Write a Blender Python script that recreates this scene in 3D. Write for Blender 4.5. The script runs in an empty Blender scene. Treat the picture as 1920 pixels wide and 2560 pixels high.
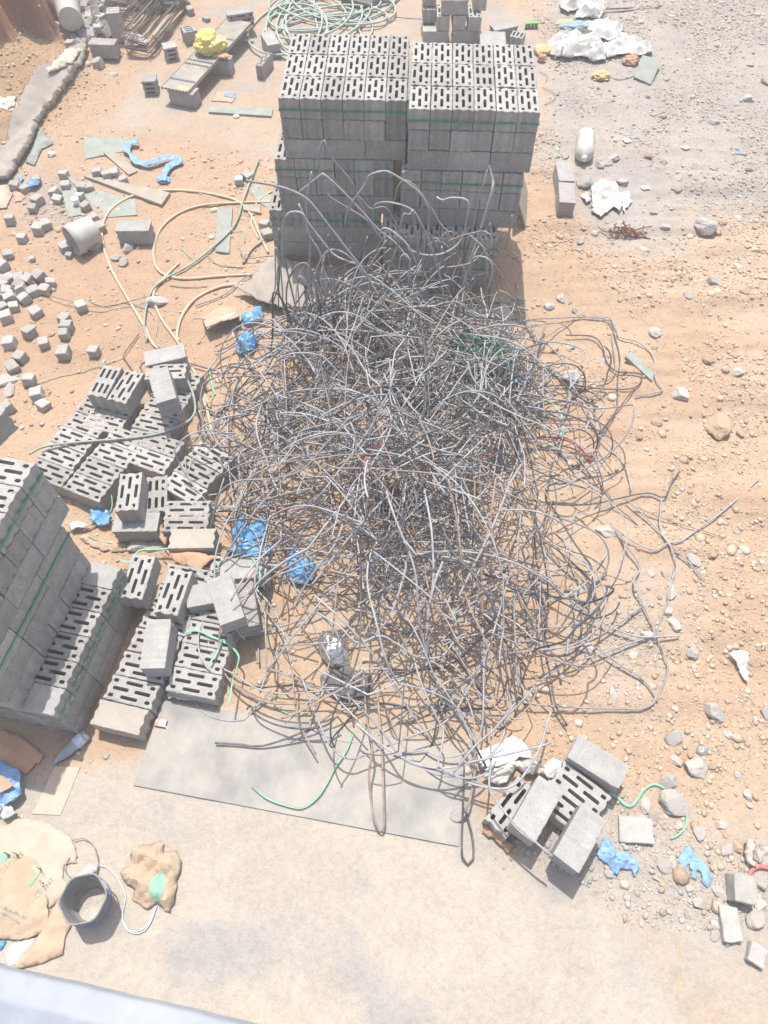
import bpy, bmesh, math, random
import numpy as np
from mathutils import Vector, Matrix, geometry

SC = bpy.context.scene
COL = SC.collection
RNG = np.random.default_rng(7)
random.seed(7)
R = math.radians

# ------------------------------------------------------------------ camera
FPX, PITCH, ROLL, CAMH = 1784.1, 1.0221, -0.0051, 5.5864
_cp, _sp, _cr, _sr = math.cos(PITCH), math.sin(PITCH), math.cos(ROLL), math.sin(ROLL)
FWD = np.array([0, _cp, -_sp])
_r, _u = np.array([1.0, 0, 0]), np.array([0, _sp, _cp])
RIGHT = _cr * _r + _sr * _u
UP = -_sr * _r + _cr * _u
EYE = np.array([0, 0, CAMH])

def ray(px, py):
    return FWD + RIGHT * (px - 960) / FPX - UP * (py - 1280) / FPX

def P(px, py, z=0.0):
    d = ray(px, py)
    return EYE + d * ((z - CAMH) / d[2])

def PY(px, py, y):
    d = ray(px, py)
    return EYE + d * (y / d[1])

cd = bpy.data.cameras.new('camera')
cd.sensor_fit = 'HORIZONTAL'; cd.sensor_width = 36.0; cd.lens = 36.0 * FPX / 1920.0
cd.clip_start = 0.05; cd.clip_end = 2000
cam = bpy.data.objects.new('camera', cd); COL.objects.link(cam)
M = Matrix.Identity(4)
for i in range(3):
    M[i][0], M[i][1], M[i][2], M[i][3] = RIGHT[i], UP[i], -FWD[i], EYE[i]
cam.matrix_world = M
SC.camera = cam

# ------------------------------------------------------------------ light
SUN_EL, SUN_AZ = R(71), R(-11)     # azimuth of the sun measured from +Y (away from the camera), to the left
sd = Vector((math.sin(SUN_AZ) * math.cos(SUN_EL), math.cos(SUN_AZ) * math.cos(SUN_EL), math.sin(SUN_EL)))
ld = bpy.data.lights.new('sun', 'SUN'); ld.energy = 3.9; ld.angle = R(0.55); ld.color = (1.0, 0.955, 0.89)
lo = bpy.data.objects.new('sun', ld); COL.objects.link(lo)
lo.rotation_euler = sd.to_track_quat('Z', 'Y').to_euler()
w = bpy.data.worlds.new('World'); SC.world = w; w.use_nodes = True
nt = w.node_tree; nt.nodes.clear()
sky = nt.nodes.new('ShaderNodeTexSky'); sky.sky_type = 'NISHITA'; sky.sun_disc = False
sky.sun_elevation = SUN_EL; sky.sun_rotation = SUN_AZ
sky.air_density = 1.3; sky.dust_density = 4.0; sky.ozone_density = 1.0
bg = nt.nodes.new('ShaderNodeBackground'); bg.inputs[1].default_value = 0.13
wo = nt.nodes.new('ShaderNodeOutputWorld')
nt.links.new(sky.outputs[0], bg.inputs[0]); nt.links.new(bg.outputs[0], wo.inputs[0])
SC.view_settings.view_transform = 'Standard'; SC.view_settings.look = 'None'
SC.view_settings.exposure = 0.56; SC.view_settings.gamma = 1.0; SC.view_settings.use_curve_mapping = False
SC.cycles.max_bounces = 6; SC.cycles.diffuse_bounces = 4; SC.cycles.transparent_max_bounces = 8
SC.cycles.use_denoising = True

# ------------------------------------------------------------------ noise
def _h(ix, iy, iz, seed):
    n = (ix.astype(np.int64) * 374761393 + iy.astype(np.int64) * 668265263 + iz.astype(np.int64) * 2147483647 + seed * 974711) & 0xFFFFFFFF
    n = ((n ^ (n >> 13)) * 1274126177) & 0xFFFFFFFF
    n = n ^ (n >> 16)
    return (n & 0xFFFFFF) / float(0xFFFFFF)

def vnoise(p, seed=0):
    p = np.asarray(p, float); i = np.floor(p); f = p - i; f = f * f * (3 - 2 * f)
    i = i.astype(np.int64); out = 0
    for dx in (0, 1):
        wx = f[..., 0] if dx else 1 - f[..., 0]
        for dy in (0, 1):
            wy = f[..., 1] if dy else 1 - f[..., 1]
            for dz in (0, 1):
                wz = f[..., 2] if dz else 1 - f[..., 2]
                out = out + wx * wy * wz * _h(i[..., 0] + dx, i[..., 1] + dy, i[..., 2] + dz, seed)
    return out

def fbm(p, octv=4, seed=0, ridged=False):
    p = np.asarray(p, float); a, s, t = 0.5, 0.0, 0.0
    for o in range(octv):
        n = vnoise(p * 2.0 ** o, seed + o * 17)
        if ridged: n = 1 - abs(2 * n - 1)
        s = s + a * n; t += a; a *= 0.5
    return s / t

def n2(x, y, sc, octv=3, seed=0, ridged=False):
    return fbm(np.stack([np.asarray(x) * sc, np.asarray(y) * sc, np.zeros_like(np.asarray(x, float)) + 0.37], -1), octv, seed, ridged)

def sstep(a, b, x):
    t = np.clip((x - a) / (b - a), 0, 1); return t * t * (3 - 2 * t)

# ------------------------------------------------------------------ mesh helpers
class MB:
    def __init__(s): s.v, s.f, s.n, s.c = [], [], 0, []
    def add(s, v, f, c=None):
        v = np.asarray(v, float); s.v.append(v)
        o = s.n; s.f.extend([tuple(int(i) + o for i in q) for q in f]); s.n += len(v)
        if c is not None: s.c.append(np.tile(np.asarray(c, float), (len(v), 1)))
    def mesh(s, name, smooth=False):
        me = bpy.data.meshes.new(name)
        me.from_pydata(np.concatenate(s.v).tolist(), [], s.f); 
        if smooth: me.shade_smooth()
        if s.c:
            at = me.color_attributes.new('tint', 'FLOAT_COLOR', 'POINT')
            c = np.concatenate(s.c); at.data.foreach_set('color', np.c_[c, np.ones(len(c))].ravel())
        me.update(); return me

def tag(o, label=None, cat=None, group=None, kind=None):
    if label: o['label'] = label
    if cat: o['category'] = cat
    if group: o['group'] = group
    if kind: o['kind'] = kind
    return o

def obj(name, me, mat=None, parent=None):
    if isinstance(me, MB): me = me.mesh(name)
    o = bpy.data.objects.new(name, me); COL.objects.link(o)
    if mat is not None:
        me.materials.clear(); me.materials.append(mat)
    if parent is not None: o.parent = parent
    return o

def empty(name, loc, label, cat, group=None):
    o = bpy.data.objects.new(name, None); COL.objects.link(o); o.location = loc; o.empty_display_size = 0.05
    return tag(o, label, cat, group)

def frame(parent, o):
    """keep a part's world coordinates when its thing is an empty that is only moved"""
    o.parent = parent
    o.location = -Vector(parent.location); return o

def crs(pts, step):
    """Catmull-Rom through pts, resampled"""
    p = np.asarray(pts, float)
    if len(p) < 3:
        n = max(2, int(np.linalg.norm(p[1] - p[0]) / step) + 1); t = np.linspace(0, 1, n)[:, None]
        return p[0] * (1 - t) + p[1] * t
    q = np.vstack([2 * p[0] - p[1], p, 2 * p[-1] - p[-2]]); out = []
    for i in range(1, len(q) - 2):
        a, b, c, d = q[i - 1], q[i], q[i + 1], q[i + 2]
        L = np.linalg.norm(c - b); n = max(1, int(L / step)); 
        for t in np.arange(n) / n:
            out.append(0.5 * (2 * b + (c - a) * t + (2 * a - 5 * b + 4 * c - d) * t * t + (3 * b - a - 3 * c + d) * t ** 3))
    out.append(q[-2]); return np.array(out)

def tube(mb, pts, r, s=6, c=None, caps=True):
    p = np.asarray(pts, float); n = len(p)
    if n < 2: return
    r = np.broadcast_to(np.asarray(r, float), (n,))
    t = np.gradient(p, axis=0); t /= np.linalg.norm(t, axis=1)[:, None] + 1e-12
    a = np.array([0, 0, 1.0]) if abs(t[0][2]) < 0.9 else np.array([1.0, 0, 0])
    u = np.cross(t[0], a); u /= np.linalg.norm(u); V = np.empty((n, s, 3)); th = np.arange(s) * 2 * np.pi / s
    for i in range(n):
        u = u - t[i] * (u @ t[i]); u /= np.linalg.norm(u) + 1e-12; w_ = np.cross(t[i], u)
        V[i] = p[i] + r[i] * (np.cos(th)[:, None] * u + np.sin(th)[:, None] * w_)
    f = []
    for i in range(n - 1):
        for k in range(s):
            k2 = (k + 1) % s; f.append((i * s + k, i * s + k2, (i + 1) * s + k2, (i + 1) * s + k))
    if caps:
        f.append(tuple(range(s))[::-1]); f.append(tuple((n - 1) * s + k for k in range(s)))
    mb.add(V.reshape(-1, 3), f, c)

def box(mb, c, size, rot=None, c3=None):
    hx, hy, hz = [q / 2 for q in size]
    v = np.array([[sx * hx, sy * hy, sz * hz] for sx in (-1, 1) for sy in (-1, 1) for sz in (-1, 1)])
    if rot is not None: v = v @ np.array(rot).T
    f = [(0, 1, 3, 2), (4, 6, 7, 5), (0, 4, 5, 1), (2, 3, 7, 6), (0, 2, 6, 4), (1, 5, 7, 3)]
    mb.add(v + np.asarray(c), f, c3)

def rz(a):
    c, s = math.cos(a), math.sin(a); return np.array([[c, -s, 0], [s, c, 0], [0, 0, 1.0]])
def rx(a):
    c, s = math.cos(a), math.sin(a); return np.array([[1.0, 0, 0], [0, c, -s], [0, s, c]])
def ry(a):
    c, s = math.cos(a), math.sin(a); return np.array([[c, 0, s], [0, 1.0, 0], [-s, 0, c]])

def bevel_mesh(me, w_, seg=1):
    bm = bmesh.new(); bm.from_mesh(me)
    bmesh.ops.bevel(bm, geom=list(bm.edges), offset=w_, segments=seg, affect='EDGES', clamp_overlap=True)
    bm.to_mesh(me); bm.free(); me.update(); return me

_ICO = {}
def ico(sub):
    if sub not in _ICO:
        bm = bmesh.new(); bmesh.ops.create_icosphere(bm, subdivisions=sub, radius=1.0)
        _ICO[sub] = (np.array([v.co[:] for v in bm.verts]), [tuple(v.index for v in f.verts) for f in bm.faces]); bm.free()
    return _ICO[sub]

def creases(x, y, f, seed, octv=4):
    """sharp fold lines in many directions, as in crushed paper or film"""
    r = np.random.default_rng(900 + seed); x = np.asarray(x, float); y = np.asarray(y, float); z = 0; w_ = 1.0; t = 0
    for o in range(octv):
        for _ in range(2):
            a = r.uniform(0, 6.28); wv = .55 * (n2(x + r.uniform(0, 9), y, f * .6, 2, int(r.integers(99))) - .5)
            q = (x * math.cos(a) + y * math.sin(a)) * f + wv + r.uniform(0, 9)
            z = z + w_ * np.abs((q % 1.0) * 2 - 1) ** .9; t += w_
        f *= 1.9; w_ *= .56
    return z / t

# ------------------------------------------------------------------ materials
def nodes(name):
    m = bpy.data.materials.new(name); m.use_nodes = True
    t = m.node_tree; b = t.nodes['Principled BSDF']
    return m, t, b, t.nodes.new, t.links.new

def ramp(N, stops):
    r = N('ShaderNodeValToRGB'); e = r.color_ramp.elements
    while len(e) > 1: e.remove(e[-1])
    e[0].position = stops[0][0]; e[0].color = (*stops[0][1], 1)
    for p_, c_ in stops[1:]:
        q = e.new(p_); q.color = (*c_, 1)
    return r

def mat(name, c1, c2=None, scale=8.0, rough=0.85, bump=0.0, bscale=60.0, metal=0.0, spec=0.3, trans=0.0, rnd=0.0, speck=0.0, spscale=220.0, coord='Object', alpha=1.0, bdist=0.01, sss=0.0):
    m, t, b, N, L = nodes(name)
    tc = N('ShaderNodeTexCoord'); co = tc.outputs[coord]
    no = N('ShaderNodeTexNoise'); no.inputs['Scale'].default_value = scale; no.inputs['Detail'].default_value = 6; no.inputs['Roughness'].default_value = 0.62
    L(co, no.inputs['Vector'])
    rp = ramp(N, [(0.32, c1), (0.68, c2 or c1)]); L(no.outputs['Fac'], rp.inputs[0]); col = rp.outputs[0]
    if speck:
        n3 = N('ShaderNodeTexNoise'); n3.inputs['Scale'].default_value = spscale; n3.inputs['Detail'].default_value = 2; L(co, n3.inputs['Vector'])
        r3 = ramp(N, [(0.36, (1 - speck,) * 3), (0.55, (1, 1, 1)), (0.72, (1 + speck * .35,) * 3)]); L(n3.outputs['Fac'], r3.inputs[0])
        mx = N('ShaderNodeMix'); mx.data_type = 'RGBA'; mx.blend_type = 'MULTIPLY'; mx.inputs[0].default_value = 1
        L(col, mx.inputs[6]); L(r3.outputs[0], mx.inputs[7]); col = mx.outputs[2]
    if rnd:
        oi = N('ShaderNodeObjectInfo'); mr = N('ShaderNodeMapRange'); mr.inputs[3].default_value = 1 - rnd; mr.inputs[4].default_value = 1 + rnd
        L(oi.outputs['Random'], mr.inputs[0]); hs = N('ShaderNodeHueSaturation'); L(mr.outputs[0], hs.inputs['Value']); L(col, hs.inputs['Color']); col = hs.outputs[0]
    L(col, b.inputs['Base Color'])
    b.inputs['Roughness'].default_value = rough; b.inputs['Metallic'].default_value = metal
    b.inputs['Specular IOR Level'].default_value = spec
    b.inputs['Transmission Weight'].default_value = trans
    b.inputs['Alpha'].default_value = alpha
    if bump:
        n4 = N('ShaderNodeTexNoise'); n4.inputs['Scale'].default_value = bscale; n4.inputs['Detail'].default_value = 5; L(co, n4.inputs['Vector'])
        bp = N('ShaderNodeBump'); bp.inputs['Strength'].default_value = bump; bp.inputs['Distance'].default_value = bdist
        L(n4.outputs['Fac'], bp.inputs['Height']); L(bp.outputs[0], b.inputs['Normal'])
    return m

MAT = {
 'block': mat('hollow_block_concrete', (.33, .315, .295), (.445, .425, .398), 9, .92, .55, 170, rnd=.17, speck=.38, spscale=190, bdist=.006),
 'block_light': mat('block_concrete_face', (.34, .33, .315), (.425, .413, .393), 9, .92, .5, 190, rnd=.05, speck=.30, spscale=230, bdist=.005),
 'block_cream': mat('block_dusty_cream', (.36, .328, .28), (.43, .395, .34), 7, .92, .4, 150, speck=.18, bdist=.005),
 'cube': mat('cube_concrete', (.34, .322, .297), (.46, .437, .405), 12, .92, .5, 90, rnd=.14, speck=.2, bdist=.006),
 'rock_grey': mat('rock_grey', (.36, .335, .305), (.46, .43, .395), 10, .95, .3, 45, rnd=.12, speck=.2, spscale=90, bdist=.012),
 'rock_white': mat('rock_white', (.40, .37, .33), (.485, .455, .41), 10, .95, .3, 40, rnd=.06, bdist=.012),
 'rock_tan': mat('rock_tan', (.33, .24, .165), (.45, .34, .25), 9, .95, .3, 40, rnd=.1, bdist=.012),
 'rock_dark': mat('rock_dark', (.34, .325, .31), (.46, .44, .415), 10, .95, .3, 40, rnd=.1, bdist=.012),
 'steel': mat('bar_steel_grey', (.255, .26, .272), (.385, .387, .395), 16, .75, .35, 120, metal=.0, spec=.2, rnd=.22),
 'steel_dark': mat('bar_steel_dark', (.06, .062, .072), (.14, .14, .15), 16, .5, .3, 120, metal=.3, spec=.5, rnd=.2),
 'steel_rust': mat('bar_steel_rusty', (.24, .165, .12), (.38, .315, .265), 14, .7, .5, 120, metal=.1, rnd=.15),
 'strap': mat('green_strap_plastic', (.14, .42, .27), (.26, .56, .40), 20, .4, spec=.5, rnd=.1),
 'strap_dark': mat('green_band_plastic', (.05, .22, .12), (.08, .30, .17), 20, .45, spec=.4),
 'hose_cream': mat('hose_cream_rubber', (.50, .40, .29), (.58, .475, .365), 12, .55, rnd=.04),
 'hose_green': mat('hose_sage_rubber', (.24, .285, .235), (.36, .40, .34), 10, .6),
 'hose_coil': mat('hose_mint_rubber', (.31, .38, .33), (.43, .48, .42), 10, .6),
 'hose_red': mat('hose_red_plastic', (.36, .06, .055), (.48, .11, .095), 10, .5),
 'blue_bag': mat('blue_bag_plastic', (.08, .33, .66), (.28, .54, .84), 9, .3, .3, 60, spec=.5, alpha=.84),
 'blue_cloth': mat('blue_cloth', (.17, .31, .56), (.30, .46, .70), 14, .8, .5, 90),
 'yellow_bag': mat('yellow_bag_plastic', (.62, .50, .09), (.78, .68, .22), 14, .35, .3, 60, spec=.5),
 'white_bag': mat('white_sheet_plastic', (.43, .415, .385), (.57, .553, .52), 7, .45, .3, 60, spec=.5),
 'clear_bag': mat('dusty_film_plastic', (.60, .59, .57), (.74, .73, .71), 9, .35, .3, 60, spec=.5),
 'paper': mat('sack_kraft_paper', (.40, .295, .205), (.49, .375, .275), 7, .85, .5, 40, bdist=.008),
 'paper_pale': mat('sack_pale_paper', (.43, .35, .275), (.50, .42, .335), 7, .85, .4, 40, bdist=.008),
 'cardboard': mat('cardboard_brown', (.42, .25, .155), (.52, .33, .22), 9, .88, .3, 40),
 'white_card': mat('card_white', (.78, .77, .75), (.86, .85, .83), 9, .6, .3, 30),
 'ply': None, 'green_board': mat('board_sage', (.25, .28, .245), (.35, .365, .325), 6, .85, .4, 40, speck=.15, spscale=60),
 'tan_board': mat('board_dusty_wood', (.32, .28, .225), (.41, .365, .30), 6, .88, .4, 40, speck=.15, spscale=60),
 'tarp': mat('tarp_grey_canvas', (.285, .25, .215), (.385, .345, .30), 5, .9, .5, 80),
 'tarp_pale': mat('tarp_cream_canvas', (.60, .52, .40), (.68, .60, .48), 5, .9, .4, 80),
 'plastic_white': mat('bucket_white_plastic', (.44, .42, .375), (.56, .54, .49), 7, .5, .2, 30, spec=.4),
 'plastic_dark': mat('bucket_slate_plastic', (.19, .192, .195), (.31, .305, .30), 9, .55, .3, 40),
 'plastic_pale': mat('bucket_inner_plastic', (.52, .48, .44), (.60, .56, .52), 9, .6),
 'wire_blue': mat('wire_blue_plastic', (.16, .24, .42), (.25, .33, .50), 9, .5),
 'wire_pale': mat('wire_pale_blue_plastic', (.42, .50, .62), (.52, .60, .70), 9, .4),
 'wire_dark': mat('thin_wire_steel', (.20, .19, .175), (.30, .28, .26), 20, .6, metal=.2),
 'glass': mat('bottle_dusty_plastic', (.42, .46, .52), (.58, .60, .63), 8, .3, .2, 40, trans=.45, spec=.5),
 'label_blue': mat('bottle_paper_label', (.36, .42, .62), (.75, .77, .84), 55, .6),
 'red_pack': mat('pack_red_card', (.55, .20, .15), (.62, .28, .21), 9, .6),
 'pink_pack': mat('pack_pink_card', (.80, .48, .38), (.84, .55, .45), 9, .6),
 'pack_grey': mat('pack_grey_print', (.46, .47, .44), (.54, .55, .52), 9, .6),
 'red_cloth': mat('red_scrap', (.46, .12, .13), (.62, .24, .24), 12, .7, .3, 60),
 'pink_sheet': mat('faded_red_sheet', (.52, .24, .20), (.60, .32, .27), 9, .8),
 'foil': mat('can_bare_metal', (.45, .44, .42), (.66, .65, .63), 9, .28, .5, 30, metal=.75),
 'soot': mat('can_soot', (.035, .033, .032), (.07, .065, .06), 9, .8),
 'mesh_plank': None, 'rust_leaf': mat('rusty_wire', (.16, .06, .03), (.26, .11, .06), 14, .85),
 'straw': mat('dry_straw', (.50, .36, .18), (.62, .47, .26), 12, .9),
 'brush_green': mat('brush_green_plastic', (.13, .50, .10), (.20, .60, .15), 12, .5),
 'ink_green': mat('ink_green', (.20, .40, .29), (.27, .47, .35), 30, .85),
 'ink_grey': mat('ink_grey', (.31, .30, .25), (.40, .37, .31), 60, .85),
 'parapet': mat('painted_ledge_concrete', (.27, .295, .345), (.345, .37, .42), 3, .8, .3, 25),
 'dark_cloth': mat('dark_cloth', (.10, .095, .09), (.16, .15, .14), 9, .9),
 'rust_wood': mat('lumber_brown', (.34, .25, .17), (.45, .35, .26), 9, .9, .4, 40),
 'teal_cloth': mat('teal_cloth', (.22, .32, .38), (.32, .42, .47), 12, .85),
 'chip_tan': mat('cap_cream', (.62, .54, .40), (.70, .62, .48), 12, .6),
}

def ply_material():
    m, t, b, N, L = nodes('plywood_grey_face')
    tc = N('ShaderNodeTexCoord'); mp = N('ShaderNodeMapping'); mp.inputs['Scale'].default_value = (60, 2.2, 1); L(tc.outputs['Object'], mp.inputs[0])
    g = N('ShaderNodeTexNoise'); g.inputs['Scale'].default_value = 1.6; g.inputs['Detail'].default_value = 5; L(mp.outputs[0], g.inputs['Vector'])
    n = N('ShaderNodeTexNoise'); n.inputs['Scale'].default_value = 2.6; n.inputs['Detail'].default_value = 7; n.inputs['Roughness'].default_value = .65; L(tc.outputs['Object'], n.inputs['Vector'])
    r1 = ramp(N, [(.36, (.235, .228, .216)), (.52, (.305, .292, .272)), (.66, (.375, .35, .312))]); L(n.outputs['Fac'], r1.inputs[0])
    r2 = ramp(N, [(.3, (.94,) * 3), (.7, (1.04,) * 3)]); L(g.outputs['Fac'], r2.inputs[0])
    mx = N('ShaderNodeMix'); mx.data_type = 'RGBA'; mx.blend_type = 'MULTIPLY'; mx.inputs[0].default_value = 1
    L(r1.outputs[0], mx.inputs[6]); L(r2.outputs[0], mx.inputs[7])
    d = N('ShaderNodeTexNoise'); d.inputs['Scale'].default_value = 1.7; d.inputs['Detail'].default_value = 9; d.inputs['Roughness'].default_value = .6; d.inputs['Distortion'].default_value = .6
    mp2 = N('ShaderNodeMapping'); mp2.inputs['Location'].default_value = (3.3, 1.2, 0); L(tc.outputs['Object'], mp2.inputs[0]); L(mp2.outputs[0], d.inputs['Vector'])
    rd = ramp(N, [(.47, (0, 0, 0)), (.66, (.85,) * 3)]); L(d.outputs['Fac'], rd.inputs[0])
    m2 = N('ShaderNodeMix'); m2.data_type = 'RGBA'; m2.inputs[7].default_value = (.39, .35, .295, 1); L(rd.outputs[0], m2.inputs[0]); L(mx.outputs[2], m2.inputs[6]); L(m2.outputs[2], b.inputs['Base Color'])
    b.inputs['Roughness'].default_value = .85
    bp = N('ShaderNodeBump'); bp.inputs['Strength'].default_value = .25; bp.inputs['Distance'].default_value = .004
    L(g.outputs['Fac'], bp.inputs['Height']); L(bp.outputs[0], b.inputs['Normal'])
    return m
MAT['ply'] = ply_material()

def plank_material():
    m, t, b, N, L = nodes('perforated_plank_steel')
    tc = N('ShaderNodeTexCoord'); mp = N('ShaderNodeMapping'); mp.inputs['Scale'].default_value = (34, 26, 1); mp.inputs['Rotation'].default_value = (0, 0, R(45)); L(tc.outputs['Object'], mp.inputs[0])
    ck = N('ShaderNodeTexVoronoi'); ck.feature = 'F1'; ck.distance = 'CHEBYCHEV'; ck.inputs['Randomness'].default_value = 0.05; ck.inputs['Scale'].default_value = 1.0; L(mp.outputs[0], ck.inputs['Vector'])
    r1 = ramp(N, [(.30, (.20, .195, .18)), (.38, (.42, .405, .375))]); L(ck.outputs['Distance'], r1.inputs[0])
    n = N('ShaderNodeTexNoise'); n.inputs['Scale'].default_value = 7; L(tc.outputs['Object'], n.inputs['Vector'])
    r2 = ramp(N, [(.35, (.8, .78, .74)), (.7, (1.15, 1.1, 1.0))]); L(n.outputs['Fac'], r2.inputs[0])
    mx = N('ShaderNodeMix'); mx.data_type = 'RGBA'; mx.blend_type = 'MULTIPLY'; mx.inputs[0].default_value = 1
    L(r1.outputs[0], mx.inputs[6]); L(r2.outputs[0], mx.inputs[7]); L(mx.outputs[2], b.inputs['Base Color'])
    b.inputs['Roughness'].default_value = .75; b.inputs['Metallic'].default_value = .15
    return m
MAT['mesh_plank'] = plank_material()

def vcol_material(name, bump, bscale, var=.22, vscale=35, rough=.95, fine=0.0):
    m, t, b, N, L = nodes(name)
    a = N('ShaderNodeAttribute'); a.attribute_name = 'tint'
    tc = N('ShaderNodeTexCoord'); col = a.outputs['Color']
    for sc_, vr, dt in ((vscale, var, 10), (vscale * .16, var * .6, 12), (vscale * 5, var * .8, 3)):
        n = N('ShaderNodeTexNoise'); n.inputs['Scale'].default_value = sc_; n.inputs['Detail'].default_value = dt; n.inputs['Roughness'].default_value = .72; n.inputs['Distortion'].default_value = .4; L(tc.outputs['Object'], n.inputs['Vector'])
        r2 = ramp(N, [(.28, (1 - vr, 1 - vr * 1.05, 1 - vr * 1.1)), (.5, (1, 1, 1)), (.74, (1 + vr * .7,) * 3)]); L(n.outputs['Fac'], r2.inputs[0])
        mx = N('ShaderNodeMix'); mx.data_type = 'RGBA'; mx.blend_type = 'MULTIPLY'; mx.inputs[0].default_value = 1
        L(col, mx.inputs[6]); L(r2.outputs[0], mx.inputs[7]); col = mx.outputs[2]
    L(col, b.inputs['Base Color'])
    b.inputs['Roughness'].default_value = rough; b.inputs['Specular IOR Level'].default_value = .15
    n2_ = N('ShaderNodeTexNoise'); n2_.inputs['Scale'].default_value = bscale; n2_.inputs['Detail'].default_value = 10; n2_.inputs['Roughness'].default_value = .7; L(tc.outputs['Object'], n2_.inputs['Vector'])
    bp = N('ShaderNodeBump'); bp.inputs['Strength'].default_value = bump; bp.inputs['Distance'].default_value = .02
    L(n2_.outputs['Fac'], bp.inputs['Height']); L(bp.outputs[0], b.inputs['Normal'])
    return m
MAT['ground'] = vcol_material('dusty_soil', .7, 30, .17, 24)
MAT['gravel'] = vcol_material('loose_stone', .5, 60, .12, 60)

# haze volume added over the whole site in place of lens glare
def haze():
    v = [(x, y, z) for x in (-450, 450) for y in (-450, 450) for z in (-1.0, 6.4)]
    me = bpy.data.meshes.new('haze'); me.from_pydata(v, [], [(0, 1, 3, 2), (4, 6, 7, 5), (0, 4, 5, 1), (2, 3, 7, 6), (0, 2, 6, 4), (1, 5, 7, 3)]); me.update()
    m = bpy.data.materials.new('glare_haze'); m.use_nodes = True; t = m.node_tree; t.nodes.clear()
    pv = t.nodes.new('ShaderNodeVolumePrincipled'); pv.inputs['Density'].default_value = HAZE; pv.inputs['Color'].default_value = (.97, .96, .97, 1); pv.inputs['Anisotropy'].default_value = .0
    o = t.nodes.new('ShaderNodeOutputMaterial'); t.links.new(pv.outputs[0], o.inputs['Volume']); me.materials.append(m)
    tag(obj('haze', me), 'pale haze added over the site in place of lens glare', 'haze', kind='stuff')
HAZE = .0112
haze()
# ------------------------------------------------------------------ ground
def poly_w(pts): return np.array([P(*p)[:2] for p in pts])

def sdist(poly, X, Y):
    """signed distance to a polygon in plan, positive inside"""
    n = len(poly); d = np.full(X.shape, 1e9); ins = np.zeros(X.shape, bool)
    for i in range(n):
        a, b = poly[i], poly[(i + 1) % n]; e = b - a
        wx, wy = X - a[0], Y - a[1]; t = np.clip((wx * e[0] + wy * e[1]) / (e @ e), 0, 1)
        d = np.minimum(d, np.hypot(wx - e[0] * t, wy - e[1] * t))
        c = (a[1] > Y) != (b[1] > Y)
        with np.errstate(divide='ignore', invalid='ignore'):
            xi = a[0] + (Y - a[1]) / (b[1] - a[1] + 1e-12) * e[0]
        ins ^= c & (X < xi)
    return np.where(ins, d, -d)

SLAB = np.vstack([poly_w([(-60, 1945), (150, 1925), (340, 1900), (420, 1745), (1160, 1860), (1180, 2000), (1260, 2150), (1440, 2200), (1560, 2290), (1640, 2420), (1720, 2560)]), [[2.6, -1.5], [-4.5, -1.5], [-4.0, 1.0]]])
PAD = poly_w([(255, 335), (330, 210), (430, 120), (520, -20), (1290, -20), (1370, 150), (1340, 360), (1200, 420), (700, 400), (560, 375), (400, 330)])
PAD2 = poly_w([(560, 720), (620, 640), (1330, 640), (1330, 430), (640, 430), (560, 560)])
GREY = poly_w([(1370, -40), (2100, -40), (2100, 520), (1700, 560), (1560, 600), (1440, 470), (1330, 380), (1350, 120)])
GREY2 = poly_w([(1440, 520), (1500, 600), (1700, 640), (1750, 560), (1600, 440)])
GREY3 = poly_w([(1240, 2130), (1420, 1960), (1560, 2000), (1700, 2120), (1930, 2160), (1930, 2420), (1720, 2440), (1560, 2300), (1400, 2230)])
GREY4 = poly_w([(1560, 1440), (1650, 1460), (1640, 1640), (1560, 1780), (1480, 1640)])
BLUEG = poly_w([(60, 470), (180, 450), (260, 520), (200, 570), (60, 560)])
RED = poly_w([(-80, 560), (120, 560), (560, 620), (560, 900), (300, 980), (-80, 980)])
DUMP = np.array([[-9, 15], [-5.9, 13.6], [-5.0, 12.6], [-4.1, 10.9], [-4.6, 9.4], [-5.4, 8.2], [-7.0, 8.0], [-12, 8], [-12, 15]], float)

BANK = np.vstack([[P(*q, .55)[:2] for q in [(-200, 130), (-20, 100), (28, 95), (40, 42), (62, 30), (98, 33), (118, 12), (126, -40)]], [[-4.9, 15.5], [-12, 15.5]]])

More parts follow.
